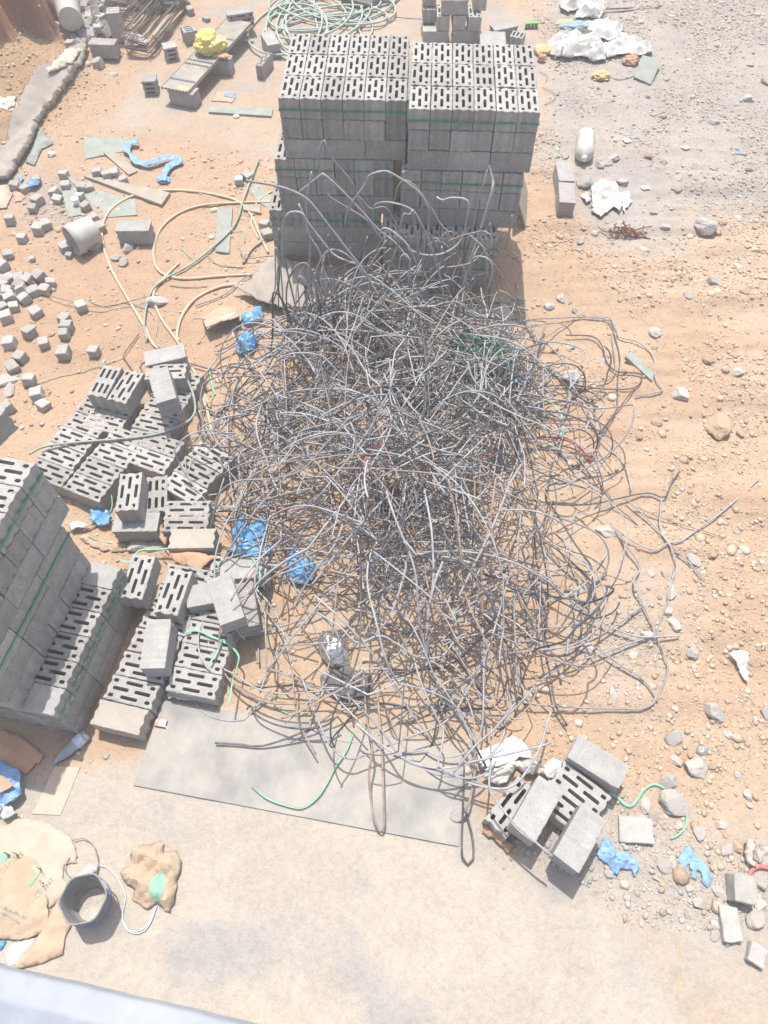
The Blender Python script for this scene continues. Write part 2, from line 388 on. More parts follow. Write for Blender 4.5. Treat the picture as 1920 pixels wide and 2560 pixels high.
def gz(x, y, fine=True):
    x = np.asarray(x, float); y = np.asarray(y, float)
    sl = sstep(-.12, .1, sdist(SLAB, x, y)); pd = sstep(-.1, .12, sdist(PAD, x, y))
    hard = np.clip(sl + .8 * pd, 0, 1)
    z = .05 * (n2(x, y, .55, 3, 3) - .5)
    soft = .075 * (n2(x, y, 2.2, 4, 5) - .5) + (.035 * (n2(x, y, 9, 3, 6) - .5) if fine else 0)
    # wheel ruts that run across the right-hand side
    rt = sstep(1.2, 2.2, x) * sstep(1.2, 2.0, y) * (1 - sstep(8.5, 10, y))
    ph = (y + .10 * x + .25 * (n2(x, y, .8, 2, 9) - .5))
    rr_ = sstep(.2, 1.6, x); soft = soft + rr_ * (.030 * (n2(x, y, 7, 4, 61, True) - .5) + .016 * (n2(x, y, 16, 3, 62) - .5))
    soft = soft + rt * .075 * (2 * n2(x * .16, y, 5.5, 3, 11) - 1) + rt * .02 * np.sin(ph * 5.1) * n2(x, y, .8, 2, 12)
    z = z + (1 - hard) * soft + hard * (.010 * (n2(x, y, 3, 3, 8) - .5) + .012 * (n2(x, y, 9, 4, 18) - .5)) + .012 * hard
    m = sdist(DUMP, x, y)
    z = z + sstep(-.1, 2.2, m) * 1.0 + sstep(0, .6, m) * .16 * (n2(x, y, 1.9, 4, 15) - .35)
    # a cut bank behind the dump, its broken face to the camera
    bk = sdist(BANK, x, y) + .28 * (n2(x, y, 3.5, 4, 21) - .5)
    z = z + sstep(0, .22, bk) * (1.1 + .8 * n2(x, y, 1.4, 3, 22)) + sstep(0, .6, bk) * .3 * n2(x, y, 4, 3, 23)
    return z

_gx = np.arange(-9, 9.01, .04); _gy = np.arange(-2.5, 15.01, .04)
_GZ = gz(*np.meshgrid(_gx, _gy))
def gz1(x, y):
    u = min(max((x + 9) / .04, 0), len(_gx) - 1.001); v = min(max((y + 2.5) / .04, 0), len(_gy) - 1.001); i, j = int(u), int(v); u -= i; v -= j
    return float((_GZ[j, i] * (1 - u) + _GZ[j, i + 1] * u) * (1 - v) + (_GZ[j + 1, i] * (1 - u) + _GZ[j + 1, i + 1] * u) * v)

def PG(px, py, h=0.0):
    z = h
    for _ in range(4):
        p = P(px, py, z); z = gz1(p[0], p[1]) + h
    return P(px, py, z)

def build_ground():
    ix = np.arange(-7.4, 7.41, .036); iy = np.arange(-1.3, 14.3, .036)
    ox = np.array([.2, .6, 1.4, 3, 6, 12, 25, 60, 150, 400.])
    xs = np.r_[(-7.4 - ox)[::-1], ix, 7.4 + ox]; ys = np.r_[(-1.3 - ox)[::-1], iy, iy[-1] + ox]
    X, Y = np.meshgrid(xs, ys); Z = gz(X, Y)
    sh = X.shape; V = np.stack([X, Y, Z], -1).reshape(-1, 3)
    # soil colours: what each patch of ground is made of
    wob = .35 * (n2(X, Y, 1.6, 4, 31) - .5) + .2 * (n2(X, Y, 6, 3, 32) - .5)
    c = np.zeros(sh + (3,)); 
    sand = np.array([.585, .41, .28]); pale = np.array([.625, .475, .345]); red = np.array([.49, .33, .225])
    slab = np.array([.545, .488, .425]); slab_g = np.array([.47, .45, .42]); slab_s = np.array([.60, .53, .445])
    grey = np.array([.50, .465, .425]); greyd = np.array([.41, .39, .375]); pad = np.array([.56, .47, .38])
    t = n2(X, Y, .9, 4, 33)[..., None]; c[:] = sand * (1 - sstep(.35, .65, t)) + pale * sstep(.35, .65, t)
    rr = sstep(-.1, .5, sdist(RED, X, Y) + wob)[..., None] * .8; c = c * (1 - rr) + red * rr * 1.1
    rl = (sstep(-.6, -2.2, X) * sstep(5.5, 7.5, Y))[..., None] * .7; c = c * (1 - rl) + np.array([.56, .39, .27]) * rl
    md = sstep(-.2, .3, sdist(DUMP, X, Y) + wob * .5)[..., None]; tn = n2(X, Y, 2.5, 4, 43)[..., None]
    c = c * (1 - md) + md * (np.array([.50, .32, .18]) * (1 - tn) + np.array([.60, .42, .26]) * tn)
    bb = sstep(-.06, .1, sdist(BANK, X, Y))[..., None]; c = c * (1 - bb) + bb * np.array([.46, .21, .12]) * (.75 + .5 * n2(X, Y, 3, 4, 24))[..., None]
    st_ = (sstep(.9, 2.0, X) * sstep(.8, 1.8, Y) * (1 - sstep(8.5, 10, Y)) * sstep(.45, .62, n2(X * .16, Y, 5.5, 3, 11)))[..., None] * .55; c = c * (1 - st_) + st_ * np.array([.55, .375, .255])
    lo_ = (1 - sstep(-.2, 1.1, Y + wob))[..., None] * .65; c = c * (1 - lo_) + lo_ * np.array([.58, .50, .405])
    for pl, col, k in ((GREY, grey, .85), (GREY2, grey, .75), (GREY3, grey * 1.06, .95), (GREY4, grey, .55), (BLUEG, greyd, .7)):
        g = sstep(-.45, .45, sdist(pl, X, Y) + wob * 1.6)[..., None] * k
        tt = sstep(.5, .72, n2(X, Y, 1.5, 4, 44))[..., None]
        c = c * (1 - g) + g * (col * (1 - tt * .6) + greyd * tt * .6)
    pp = sstep(-.25, .3, sdist(PAD, X, Y) + wob)[..., None]; tp = sstep(.42, .62, n2(X, Y, 1.1, 5, 45))[..., None]
    tg = sstep(.55, .7, n2(X, Y, 1.7, 4, 46))[..., None]
    c = c * (1 - pp) + pp * ((pad * (1 - tp) + np.array([.57, .425, .31]) * tp) * (1 - .55 * tg) + .55 * tg * np.array([.43, .42, .41]))
    ss = sstep(-.14, .14, sdist(SLAB, X, Y) + wob * .45)[..., None]
    ta = sstep(.47, .60, n2(X, Y, 1.25, 6, 51))[..., None]; tb = sstep(.48, .58, n2(X, Y, 2.4, 6, 52))[..., None]
    sc_ = (slab * (1 - ta) + slab_g * ta) * (1 - tb * .8) + slab_s * tb * .8
    c = c * (1 - ss) + ss * sc_
    c = c * (.70 + .02 * ss)
    f = np.arange(sh[0] * sh[1]).reshape(sh)
    q = np.stack([f[:-1, :-1], f[:-1, 1:], f[1:, 1:], f[1:, :-1]], -1).reshape(-1, 4)
    me = bpy.data.meshes.new('ground'); me.vertices.add(len(V)); me.vertices.foreach_set('co', V.ravel())
    me.loops.add(q.size); me.loops.foreach_set('vertex_index', q.ravel().astype(np.int32))
    me.polygons.add(len(q)); me.polygons.foreach_set('loop_start', np.arange(0, q.size, 4, dtype=np.int32))
    me.update(calc_edges=True); me.shade_smooth()
    at = me.color_attributes.new('tint', 'FLOAT_COLOR', 'POINT'); at.data.foreach_set('color', np.c_[np.clip(c.reshape(-1, 3), 0, 1), np.ones(len(V))].ravel())
    tag(obj('ground', me, MAT['ground']), kind='structure')
build_ground()

def stone_v(sub, rng, sx, sy, sz, seed, amp=.28, cut=True):
    v, f = ico(sub); v = v * (1 + amp * 2 * (vnoise(v * 1.5 + rng.random(3) * 50, seed) - .5))[:, None]
    if cut:                                              # broken flat faces
        for _ in range(5):
            n = rng.normal(size=3); n /= np.linalg.norm(n); d = v @ n; k = rng.uniform(.5, .8)
            v = v - np.maximum(d - k, 0)[:, None] * n * .9
    if sub > 2: v = v * (1 + .16 * (fbm(v * 4.5, 4, seed + 3, True) - .5))[:, None]
    return v * [sx, sy, sz], f

def build_gravel():
    rng = np.random.default_rng(11); M_ = 420000
    x = rng.uniform(-7, 7, M_); y = rng.uniform(.1, 13.6, M_)
    hard = np.maximum(sstep(-.1, .15, sdist(SLAB, x, y)), .96 * sstep(-.1, .15, sdist(PAD, x, y)))
    right = sstep(.2, 1.6, x); cl = sstep(.42, .62, n2(x, y, 1.4, 3, 71))
    den = (.06 + .5 * right * (.03 + 1.15 * cl) + .55 * sstep(-.2, .2, sdist(GREY3, x, y)) + .4 * sstep(-.2, .2, sdist(GREY4, x, y)) + .4 * sstep(-.3, .3, sdist(DUMP, x, y)) + .12 * cl + .45 * sstep(-.2, .2, sdist(BLUEG, x, y)) + .35 * sstep(-.2, .1, sdist(GREY3, x, y))) * (1 - .985 * hard)
    k = rng.random(M_) < np.clip(den, 0, 1); x, y = x[k], y[k]; z = gz(x, y); n = len(x)
    gr = np.clip(sstep(-.4, .4, sdist(GREY, x, y)) + sstep(-.2, .2, sdist(GREY3, x, y)) + sstep(-.3, .3, sdist(GREY4, x, y)) + sstep(-.3, .3, sdist(GREY2, x, y)), 0, 1)
    s = np.clip(.0052 * (1 - rng.random(n)) ** -.42, .0052, .030) * (1 - .45 * hard[k])
    base = np.array([stone_v(1, rng, 1, rng.uniform(.6, 1), rng.uniform(.4, .75), 100 + i, .35)[0] for i in range(24)])
    f0 = np.array(ico(1)[1]); nv = base.shape[1]
    a = rng.uniform(0, 6.283, n); ca, sa = np.cos(a)[:, None], np.sin(a)[:, None]; b = base[rng.integers(0, 24, n)] * s[:, None, None]
    clod = rng.random(n) < .07; s = np.where(clod, s * 2.3, s); b = b * np.where(clod, 2.3, 1)[:, None, None] * np.where(clod, .75, 1)[:, None, None] ** np.array([0, 0, 1])
    V = np.stack([b[..., 0] * ca - b[..., 1] * sa + x[:, None], b[..., 0] * sa + b[..., 1] * ca + y[:, None], b[..., 2] + (z + s * np.where(clod, .02, .2))[:, None]], -1).reshape(-1, 3)
    q = (f0[None] + (np.arange(n) * nv)[:, None, None]).reshape(-1, 3)
    pal_t = np.array([[.60, .46, .34], [.66, .53, .40], [.54, .40, .28], [.70, .60, .48]]); pal_g = np.array([[.54, .51, .47], [.46, .44, .42], [.62, .59, .55], [.57, .53, .48]])
    pick = (rng.random(n) < .07 + .6 * gr) & ~clod; c = np.where(pick[:, None], pal_g[rng.integers(0, 4, n)], pal_t[rng.integers(0, 4, n)]) * rng.uniform(.70, .88, n)[:, None]
    me = bpy.data.meshes.new('gravel'); me.vertices.add(len(V)); me.vertices.foreach_set('co', V.ravel())
    me.loops.add(q.size); me.loops.foreach_set('vertex_index', q.ravel().astype(np.int32))
    me.polygons.add(len(q)); me.polygons.foreach_set('loop_start', np.arange(0, q.size, 3, dtype=np.int32)); me.update(calc_edges=True)
    at = me.color_attributes.new('tint', 'FLOAT_COLOR', 'POINT'); at.data.foreach_set('color', np.c_[np.repeat(c, nv, 0), np.ones(len(V))].ravel())
    tag(obj('gravel', me, MAT['gravel']), 'small tan and grey pebbles strewn over the bare sandy ground', 'gravel', kind='stuff')
build_gravel()

# the painted ledge along the foot of the building the photograph is taken from, bottom left
def build_ledge():
    z = .16; a = P(0, 2418, z); b = P(620, 2562, z); d = (b - a) / np.linalg.norm(b - a); n = np.array([d[1], -d[0], 0.0])
    if n[1] > 0: n = -n
    prof = [(0.0, -.03), (.01, -.01), (.035, 0.0), (.11, .006), (.125, .020), (.17, .026), (.19, .008), (.60, .0), (1.6, 0)]
    root = np.linspace(-2.2, 3.4, 90); mb = MB(); V = []
    for t in root:
        for (o, h) in [(-.012, -.30)] + prof:
            wv = .002 * math.sin(t * 9) + .0015 * math.sin(t * 23 + o * 7)
            p = a + d * t + n * (o + (wv if o < .2 else 0)); V.append([p[0], p[1], z + h])
    m = len(prof) + 1; f = []
    for i in range(len(root) - 1):
        for k in range(m - 1): f.append((i * m + k, i * m + k + 1, (i + 1) * m + k + 1, (i + 1) * m + k))
    mb.add(V, f)
    tag(obj('concrete_ledge', mb.mesh('concrete_ledge', True), MAT['parapet']), 'pale bluish grey painted concrete ledge along the bottom left corner', 'ledge')
build_ledge()
# ------------------------------------------------------------------ hollow concrete blocks
BL, BW, BH = .395, .193, .194

def rrect(cx, cy, L, W, n=4):
    """stadium-like slot outline"""
    r = min(W / 2, L / 2) * .85; pts = []
    for sx, sy, a0 in ((1, 1, 0), (-1, 1, 90), (-1, -1, 180), (1, -1, 270)):
        for k in range(n):
            a = R(a0 + 90 * k / (n - 1)); pts.append((cx + sx * (L / 2 - r) + r * math.cos(a), cy + sy * (W / 2 - r) + r * math.sin(a)))
    return pts

def block_mesh(name, pat, seed, L=BL, W=BW, H=BH):
    rng = np.random.default_rng(seed); hx, hy = L / 2, W / 2
    def side(a, b, flute):
        a, b = np.array(a), np.array(b); d = np.linalg.norm(b - a); n = max(4, int(d / .022)); out = []
        nr = np.array([b[1] - a[1], a[0] - b[0]]) / d
        for t in np.arange(n) / n:
            p = a + (b - a) * t; o = rng.normal() * .0012
            if flute: o -= .017 * sum(math.exp(-((t - q) / .075) ** 4) for q in (.3, .7))
            out.append(p + nr * o)
        return out
    co = [(-hx, -hy), (hx, -hy), (hx, hy), (-hx, hy)]
    ol = []
    for k in range(4): ol += side(co[k], co[(k + 1) % 4], k % 2 == 1)
    ol = np.array(ol); n = len(ol)
    chip = np.abs(rng.normal(size=n)) ** 2.5 * .0034 + .003
    for _ in range(6):
        j = rng.integers(n); chip[[j, (j + 1) % n, (j - 1) % n]] += np.array([.020, .011, .009]) * rng.random()
    chip = np.clip(chip, .002, .024)
    inn = ol * (1 - chip[:, None] / np.array([hx, hy]).mean())
    holes = []
    j = lambda s=.0012: rng.normal() * s
    if pat == 'A':
        for sy in (-1, 1):
            y = sy * .058
            holes += [rrect(-.150 + j(), y + j(), .042, .028), rrect(j(), y + j(), .138, .027), rrect(.150 + j(), y + j(), .042, .028)]
        holes += [rrect(-.088 + j(), j(), .130, .028), rrect(.088 + j(), j(), .130, .028)]
    elif pat == 'B':
        for sx in (-1, 1):
            for y in (-.058, 0, .058): holes.append(rrect(sx * .092 + j(), y + j(), .116, .028))
    elif pat == 'H':                                     # half block, three slots
        for y in (-.058, 0, .058): holes.append(rrect(0, y, .125, .03))
    loops = [[Vector((p[0], p[1], 0)) for p in inn]] + [[Vector((p[0], p[1], 0)) for p in h] for h in holes]
    tris = geometry.tessellate_polygon(loops)
    V = []; F = []
    flat = [p for l in loops for p in l]
    V += [(p.x, p.y, H / 2 - (.0008 * rng.random())) for p in flat]
    for t in tris:
        a, b, c = [flat[i] for i in t]
        F.append(tuple(t) if (b - a).cross(c - a).z > 0 else tuple(t)[::-1])
    o1 = len(V); V += [(p[0], p[1], H / 2 - .35 * chip[i] - .002) for i, p in enumerate(ol)]
    o2 = len(V); V += [(p[0], p[1], -H / 2 + .003) for p in ol]
    o3 = len(V); V += [(p[0] * .988, p[1] * .976, -H / 2) for p in ol]
    for i in range(n):
        k = (i + 1) % n
        F += [(o1 + i, o1 + k, k, i), (o2 + i, o2 + k, o1 + k, o1 + i), (o3 + i, o3 + k, o2 + k, o2 + i)]
    F.append(tuple(o3 + i for i in range(n))[::-1])
    s = n
    for h in holes:
        m = len(h); ob = len(V); V += [(p[0] * .99, p[1] * .99, -H / 2 + .03) for p in h]
        for i in range(m):
            k = (i + 1) % m; F.append((s + i, s + k, ob + k, ob + i))
        F.append(tuple(ob + i for i in range(m))); s += m
    me = bpy.data.meshes.new(name); me.from_pydata(V, [], F); me.update(); return me

BLK = {}
for pt, cnt in (('A', 5), ('B', 2), ('H', 2), ('N', 3)):
    for mt in ('block', 'block_light', 'block_cream'):
        BLK[pt, mt] = []
        for i in range(cnt):
            me = block_mesh('hollow_block', pt, 40 + i * 7 + ord(pt), **({'L': .2} if pt == 'H' else {})); me.materials.append(MAT[mt]); BLK[pt, mt].append(me)
FLIP = rx(math.pi)
ORI = {'up': np.eye(3), 'side': rx(math.pi / 2), 'side2': rx(-math.pi / 2), 'down': FLIP, 'end': ry(math.pi / 2)}
HALF = {'up': BH / 2, 'down': BH / 2, 'side': BW / 2, 'side2': BW / 2, 'end': BL / 2}
_bc = [0]
def block(c, yaw, ori='up', label='', group=None, pat='A', mt='block', tilt=None, scale=None):
    _bc[0] += 1; L = BLK[pat, mt]; me = L[_bc[0] % len(L)]
    o = bpy.data.objects.new('half_block' if pat == 'H' else 'hollow_block', me); COL.objects.link(o)
    r = rz(yaw) @ (tilt if tilt is not None else np.eye(3)) @ ORI[ori]
    if _bc[0] % 2 and ori == 'up': r = r @ rz(math.pi)
    m = Matrix([list(r[i]) + [float(c[i])] for i in range(3)] + [[0, 0, 0, 1]])
    if scale: m = m @ Matrix.Diagonal((*scale, 1))
    o.matrix_world = m
    return tag(o, label, 'concrete block', group)

def tb(A, B, z, ori, label, group=None, **k):
    """a block whose top face has its long centre line between two photo points, at height z above the ground datum"""
    a, b = P(*A, z), P(*B, z); c = (a + b) / 2; yaw = math.atan2(b[1] - a[1], b[0] - a[0])
    c[2] = z - HALF[ori]
    return block(c, yaw, ori, label, group, **k)

def grid(A, B, z, rows, labels, group, pats=None, ori='up', step=.2, **k):
    a, b = P(*A, z), P(*B, z); c = (a + b) / 2; yaw = math.atan2(b[1] - a[1], b[0] - a[0]); n = np.array([-math.sin(yaw), math.cos(yaw), 0])
    e = np.array([math.cos(yaw), math.sin(yaw), 0])
    for i in range(rows):
        q = c + n * step * i + e * RNG.normal() * .008; q[2] = z - HALF[ori] + RNG.normal() * .003
        block(q, yaw + RNG.normal() * .012, ori, labels(i), group, pat=(pats[i] if pats else 'A'), **k)

ORD = ['first', 'second', 'third', 'fourth', 'fifth', 'sixth', 'seventh', 'eighth']

def band(o, yaw, z, label, U=1.2, Vd=1.2):
    mb = MB(); e = .006; u = np.array([math.cos(yaw), math.sin(yaw), 0]); v = np.array([-u[1], u[0], 0]); c = []
    ring = [(-e, -e), (U + e, -e), (U + e, Vd + e), (-e, Vd + e)]
    P3 = []
    for k in range(4):
        a, b = np.array(ring[k]), np.array(ring[(k + 1) % 4])
        for t in np.arange(16) / 16:
            q = a + (b - a) * t; P3.append(np.array([o[0], o[1], z + .004 * math.sin(q[0] * 8 + q[1] * 5)]) + u * q[0] + v * q[1])
    P3 = np.array(P3); n = len(P3); ctr = P3.mean(0); inw = ctr - P3; inw[:, 2] = 0; inw /= np.linalg.norm(inw, axis=1)[:, None]
    V = np.vstack([P3 + [0, 0, .009], P3 - [0, 0, .009], P3 + [0, 0, .009] + inw * .003, P3 - [0, 0, .009] + inw * .003]); f = []
    for i in range(n):
        k = (i + 1) % n; f += [(i, n + i, n + k, k), (i, k, 2 * n + k, 2 * n + i), (n + i, 3 * n + i, 3 * n + k, n + k)]
    mb.add(V, f)
    tag(obj('strapping_band', mb, MAT['strap_dark']), label, 'strap', 'green bands round the block bundles')

def bundle(o, yaw, z0, name, bname, pats=('H', 'H', 'S'), top=False, sides=(), skip=None, toprow=1, frontname='front face', bandon=True):
    """1.2 m cube of blocks: three courses, the first of pats on top. o: outer corner, u runs along the face that shows, v into the stack"""
    u = np.array([math.cos(yaw), math.sin(yaw), 0]); v = np.array([-u[1], u[0], 0])
    g = 'blocks of the ' + name
    for ci, pt in enumerate(pats):
        z = z0 + (2 - ci) * .2 + .1; cname = ('top', 'middle', 'bottom')[ci]
        nu, nv = (6, 3) if pt == 'H' else (3, 6)
        for i in range(nu):
            for j in range(nv):
                full = top and ci == 0
                if not (j == 0 or full or (0 in sides and i == 0) or (1 in sides and i == nu - 1)): continue
                if skip and skip(ci, i, j): continue
                du, dv = (1.2 / nu, 1.2 / nv)
                q = np.array([o[0], o[1], 0]) + u * (i + .5) * du + v * (j + .5) * dv; jt = RNG.normal(size=4)
                q = q + u * jt[0] * .0015 + v * (jt[1] * .006 if j == 0 else jt[1] * .002); q[2] = z + .0018 * jt[2]
                if full and pt == 'H': wh = ('front row', 'centre row', 'back row')[j] + ', ' + ORD[i] + ' from left'
                elif j == 0: wh = frontname + ', ' + ORD[i] + ' from left'
                else: wh = ('left' if i == 0 else 'right') + ' end, ' + ORD[j] + ' back'
                if full and j == 0: wh = 'front row, ' + ORD[i] + ' from left'
                block(q, yaw + (math.pi / 2 if pt == 'H' else 0) + jt[3] * .006, 'up', f'{name}, {bname} bundle: {cname} course, {wh}', g,
                      pat='B' if (full and (i, j) in ((2, 1), (3, 1)) and RNG.random() < .9 and (i == bpat(name))) else 'A')
    if bandon: band(o, yaw, z0 + .6 - .115, f'green plastic band round the {bname} bundle of the {name}')

def bpat(name): return 2 if name.startswith('left') else 3

LO, RO = (-.968, 6.74), (.2405, 6.514)
LA, RA = -.0471, -.0559
ZL, ZR = .146, .165
# the two tall stacks side by side
bundle(LO, LA, ZL + 1.2, 'left tall stack', 'upper', top=True, sides=(0,))
o = P(685, 397, ZL + 1.2)[:2]; bundle(o, LA, ZL + .6, 'left tall stack', 'middle', sides=(0,), top=True, skip=lambda c, i, j: c == 0 and 0 < i and j > 0)
o = P(671, 524, ZL + .6)[:2]; bundle(o, LA, ZL, 'left tall stack', 'lower', pats=('H', 'S', 'S'), sides=(0,), top=True, skip=lambda c, i, j: c == 0 and 0 < i and j > 0)
bundle(RO, RA, ZR + 1.2, 'right tall stack', 'upper', top=True, sides=(0, 1))
o = P(1003, 428, ZR + 1.2)[:2]; bundle(o, RA - .012, ZR + .6, 'right tall stack', 'middle', sides=(0, 1))
o = P(957, 592, ZR + .6)[:2]; bundle(o, RA, ZR, 'right tall stack', 'lower', sides=(1,), top=True, skip=lambda c, i, j: c == 0 and j > 1)
for k in range(3):  # blocks added behind the gap so that it stays dark
    block((.222, 7.86, .165 + .2 + k * .4), R(-3), 'end', f'added block that darkens the gap between the tall stacks, {ORD[k]} from the ground', 'added blocks closing the back of the gap')
# wooden pallets under the two tall stacks
def pallet(o, yaw, h, label):
    u = np.array([math.cos(yaw), math.sin(yaw), 0]); v = np.array([-u[1], u[0], 0]); zb = gz1(*(np.array([*o]) + (u + v)[:2] * .6)) - .02
    root = empty('wooden_pallet', (float(o[0]), float(o[1]), zb), label, 'pallet', 'pallets under the tall stacks'); r = rz(yaw)
    for k in range(3):
        mb = MB(); box(mb, r @ np.array([.6, .06 + k * .54, (h - zb - .022) / 2]), (1.2, .1, h - zb - .022), r); obj('bearer', mb, MAT['rust_wood'], root)
    for k in range(6):
        mb = MB(); box(mb, r @ np.array([.06 + k * .216, .6, h - zb - .0115]), (.12, 1.2, .02), r); obj('deck_board', mb, MAT['rust_wood'], root)
pallet(P(671, 524, ZL + .6)[:2] + np.array([0, .02]), LA, ZL, 'weathered wooden pallet under the left tall stack of blocks')
pallet(P(957, 592, ZR + .6)[:2] + np.array([0, .02]), RA, ZR, 'weathered wooden pallet under the right tall stack of blocks')

# the stack at the left edge, turned so that one long face looks right
NY = R(77.5); NO = np.array([-2.33, 1.40]); nu_ = np.array([math.cos(NY), math.sin(NY)]); nv_ = np.array([-nu_[1], nu_[0]])
ZN = -.03
nm = 'near stack'
bundle(NO, NY, ZN, nm, 'lower', pats=('H', 'S', 'S'), sides=(0,), top=True, skip=lambda c, i, j: c == 0 and (j > 1 or i in (0, 5)) , frontname='face toward heap')
for i, lb in ((0, 'smooth block lying at the near end of the ledge, near stack at the left edge'), (5, 'smooth sunlit block at the far end of the ledge, near stack at the left edge')):
    q = NO + nu_ * (i + .5) * .2 + nv_ * .2; block((q[0], q[1], ZN + .5), NY + math.pi / 2, 'down', lb, 'blocks of the ' + nm, pat='N', mt='block_light')
NO2 = np.array([-2.565, 1.43])
bundle(NO2, NY, ZN + .6, nm, 'middle', pats=('S', 'S', 'H'), sides=(0,), frontname='face toward heap')
bundle(NO2 + nv_ * .01 + nu_ * .13, NY, ZN + 1.2, nm, 'upper', pats=('H', 'H', 'S'), sides=(0,), top=True, frontname='face toward heap')
q = P(-88, 1070, 2.0); block((q[0] + .02, q[1] + .05, ZN + 1.8 + BW / 2), R(62), 'side', 'smooth block laid on top of the near stack at the left edge', 'blocks of the ' + nm, pat='N', mt='block_light')

# ---- tumbled blocks beside the near stack
h1 = lambda a, b: (60 + a * .3134, 820 + b * .3134)
h2 = lambda a, b: (180 + a * .3255, 1280 + b * .3255)
GH = 'tumbled blocks beside the near stack'
H = lambda s: s
tb(h1(575, 545), h1(708, 300), .4, 'up', 'block with six short slots on top of the far tumbled pile', GH, pat='B')
tb(h1(735, 583), h1(882, 345), .4, 'up', 'block with long slots beside the six-slot block on the far tumbled pile', GH)
tb(h1(968, 245), h1(1275, 178), .4, 'side', 'smooth pale block farthest back in the tumbled pile, by the hoses', GH, pat='N', mt='block_light')
tb(h1(985, 350), h1(1275, 340), .38, 'up', 'slotted block half hidden under the leaning smooth block', GH)
tb(h1(1068, 322), h1(1135, 575), .58, 'side', 'smooth block leaning across others at the top of the tumbled pile', GH, pat='N', mt='block_light', tilt=rx(R(3)) @ ry(R(3)))
grid(h1(812, 858), h1(1160, 928), .2, 5, lambda i: f'slotted block in the right bed of the tumbled pile, {ORD[i]} row from the heap side', GH)
grid(h1(350, 1208), h1(660, 1330), .2, 4, lambda i: f'slotted block in the middle bed of the tumbled pile, {ORD[i]} row from the blue bag', GH)
grid(h1(40, 1090), h1(342, 1205), .2, 6, lambda i: f'slotted block in the left bed of the tumbled pile, {ORD[i]} row from the near stack', GH, pats=['A', 'A', 'A', 'A', 'A', 'B'])
grid(h1(478, 712), h1(800, 790), .2, 2, lambda i: ('shaded slotted block under the six-slot block', 'slotted block buried behind and under the six-slot block')[i], GH)
grid(h1(855, 1000), h1(1160, 1105), .2, 2, lambda i: ('slotted block behind the block that stands forward, lower row', 'slotted block behind the block that stands forward, upper row')[i], GH)
grid(h1(1130, 1195), h1(1405, 1345), .2, 3, lambda i: f'slotted block lying askew next to the bar heap, {ORD[i]} row from the front', GH)
tb(h1(815, 1458), h1(857, 1152), .4, 'up', 'slotted block standing forward on a smooth one, above the blue bag', GH, mt='block_light')
tb(h1(700, 1550), h1(1085, 1545), .2, 'side', 'smooth block carrying the slotted one above the blue bag', GH, pat='N', mt='block_light')
tb(h1(1052, 1435), h1(1060, 1215), .2, 'up', 'shaded slotted block right of the one that stands forward', GH, pat='B')
tb(h1(1105, 1548), h1(1480, 1552), .2, 'up', 'slotted block behind the cream smooth block, nearer one', GH)
tb(h1(1118, 1452), h1(1480, 1448), .2, 'up', 'slotted block behind the cream smooth block, farther one', GH)
tb(h1(1150, 1680), h1(1530, 1675), .23, 'down', 'cream dusty smooth block above the torn cardboard', GH, pat='N', mt='block_cream')
tb(h2(445, 668), h2(556, 325), .4, 'up', 'slotted block tipped up next to the near stack, left of its twin', GH, mt='block_light')
tb(h2(715, 785), h2(838, 440), .4, 'up', 'slotted block tipped up in front of the torn cardboard', GH, mt='block_light')
tb(h2(612, 1210), h2(672, 815), .4, 'side', 'smooth block resting across the two near beds of slotted blocks', GH, pat='N', mt='block_light')
tb(h2(1235, 850), h2(1120, 475), .52, 'side', 'smooth block tilted on the right near bed, beside the blue bags', GH, pat='N', mt='block_light', tilt=ry(R(-4)))
tb(h2(1345, 870), h2(1300, 560), .3, 'side', 'smooth block under the tilted one by the green straps', GH, pat='N')
tb(h2(1120, 440), h2(1525, 420), .26, 'side', 'smooth block in front of the blue bags with a strap over it', GH, pat='N', mt='block_light')
tb(h2(158, 1525), h2(570, 1622), .2, 'down', 'cream smooth block at the near end, next to the plastic bottle', GH, pat='N', mt='block_cream')
a_, b_ = P(*h2(158, 1525), .2), P(*h2(570, 1622), .2); ya = math.atan2(b_[1] - a_[1], b_[0] - a_[0]); ca = (a_ + b_) / 2
for i in range(1, 7):
    q = ca + np.array([-math.sin(ya), math.cos(ya), 0]) * .203 * i + np.array([math.cos(ya), math.sin(ya), 0]) * (.012 * i); q[2] = .1
    block(q, ya + RNG.normal() * .012, 'up', f'slotted block in the near left bed, {ORD[i - 1]} behind the cream smooth block', GH, mt='block_light')
grid(h2(715, 1268), h2(1140, 1352), .2, 6, lambda i: f'slotted block in the near right bed, {ORD[i]} row from the plywood sheet', GH, mt='block_light')
tb(h2(950, 640), h2(1180, 600), .32, 'side', 'smooth block between the tipped slotted blocks and the tilted one', GH, pat='N', mt='block_light')

# ---- group at the right-hand end of the plywood
g4 = lambda a, b: (1180 + a * .2532, 1800 + b * .2532)
GR = 'blocks at the right end of the plywood sheet'
tb(g4(985, 245), g4(1515, 578), .3, 'side', 'smooth block at the back of the small group right of the plywood', GR, pat='N', mt='block_light')
tb(g4(845, 505), g4(1310, 870), .2, 'up', 'slotted block with open slots between smooth ones, right of the plywood', GR, mt='block_light')
q1, q2 = np.array(g4(845, 505)), np.array(g4(1310, 870)); off = np.array(g4(700, 700)) - np.array(g4(845, 505))
tb(q1 + off, q2 + off, .2, 'up', 'slotted block mostly covered by the two near smooth blocks', GR, mt='block_light')
tb(g4(255, 1045), g4(545, 665), .2, 'up', 'slotted block under the left smooth block, its slots toward the plywood', GR, mt='block_light')
tb(g4(505, 1115), g4(775, 640), .4, 'side', 'smooth block on top of the small group, nearer the plywood', GR, pat='N', mt='block_light')
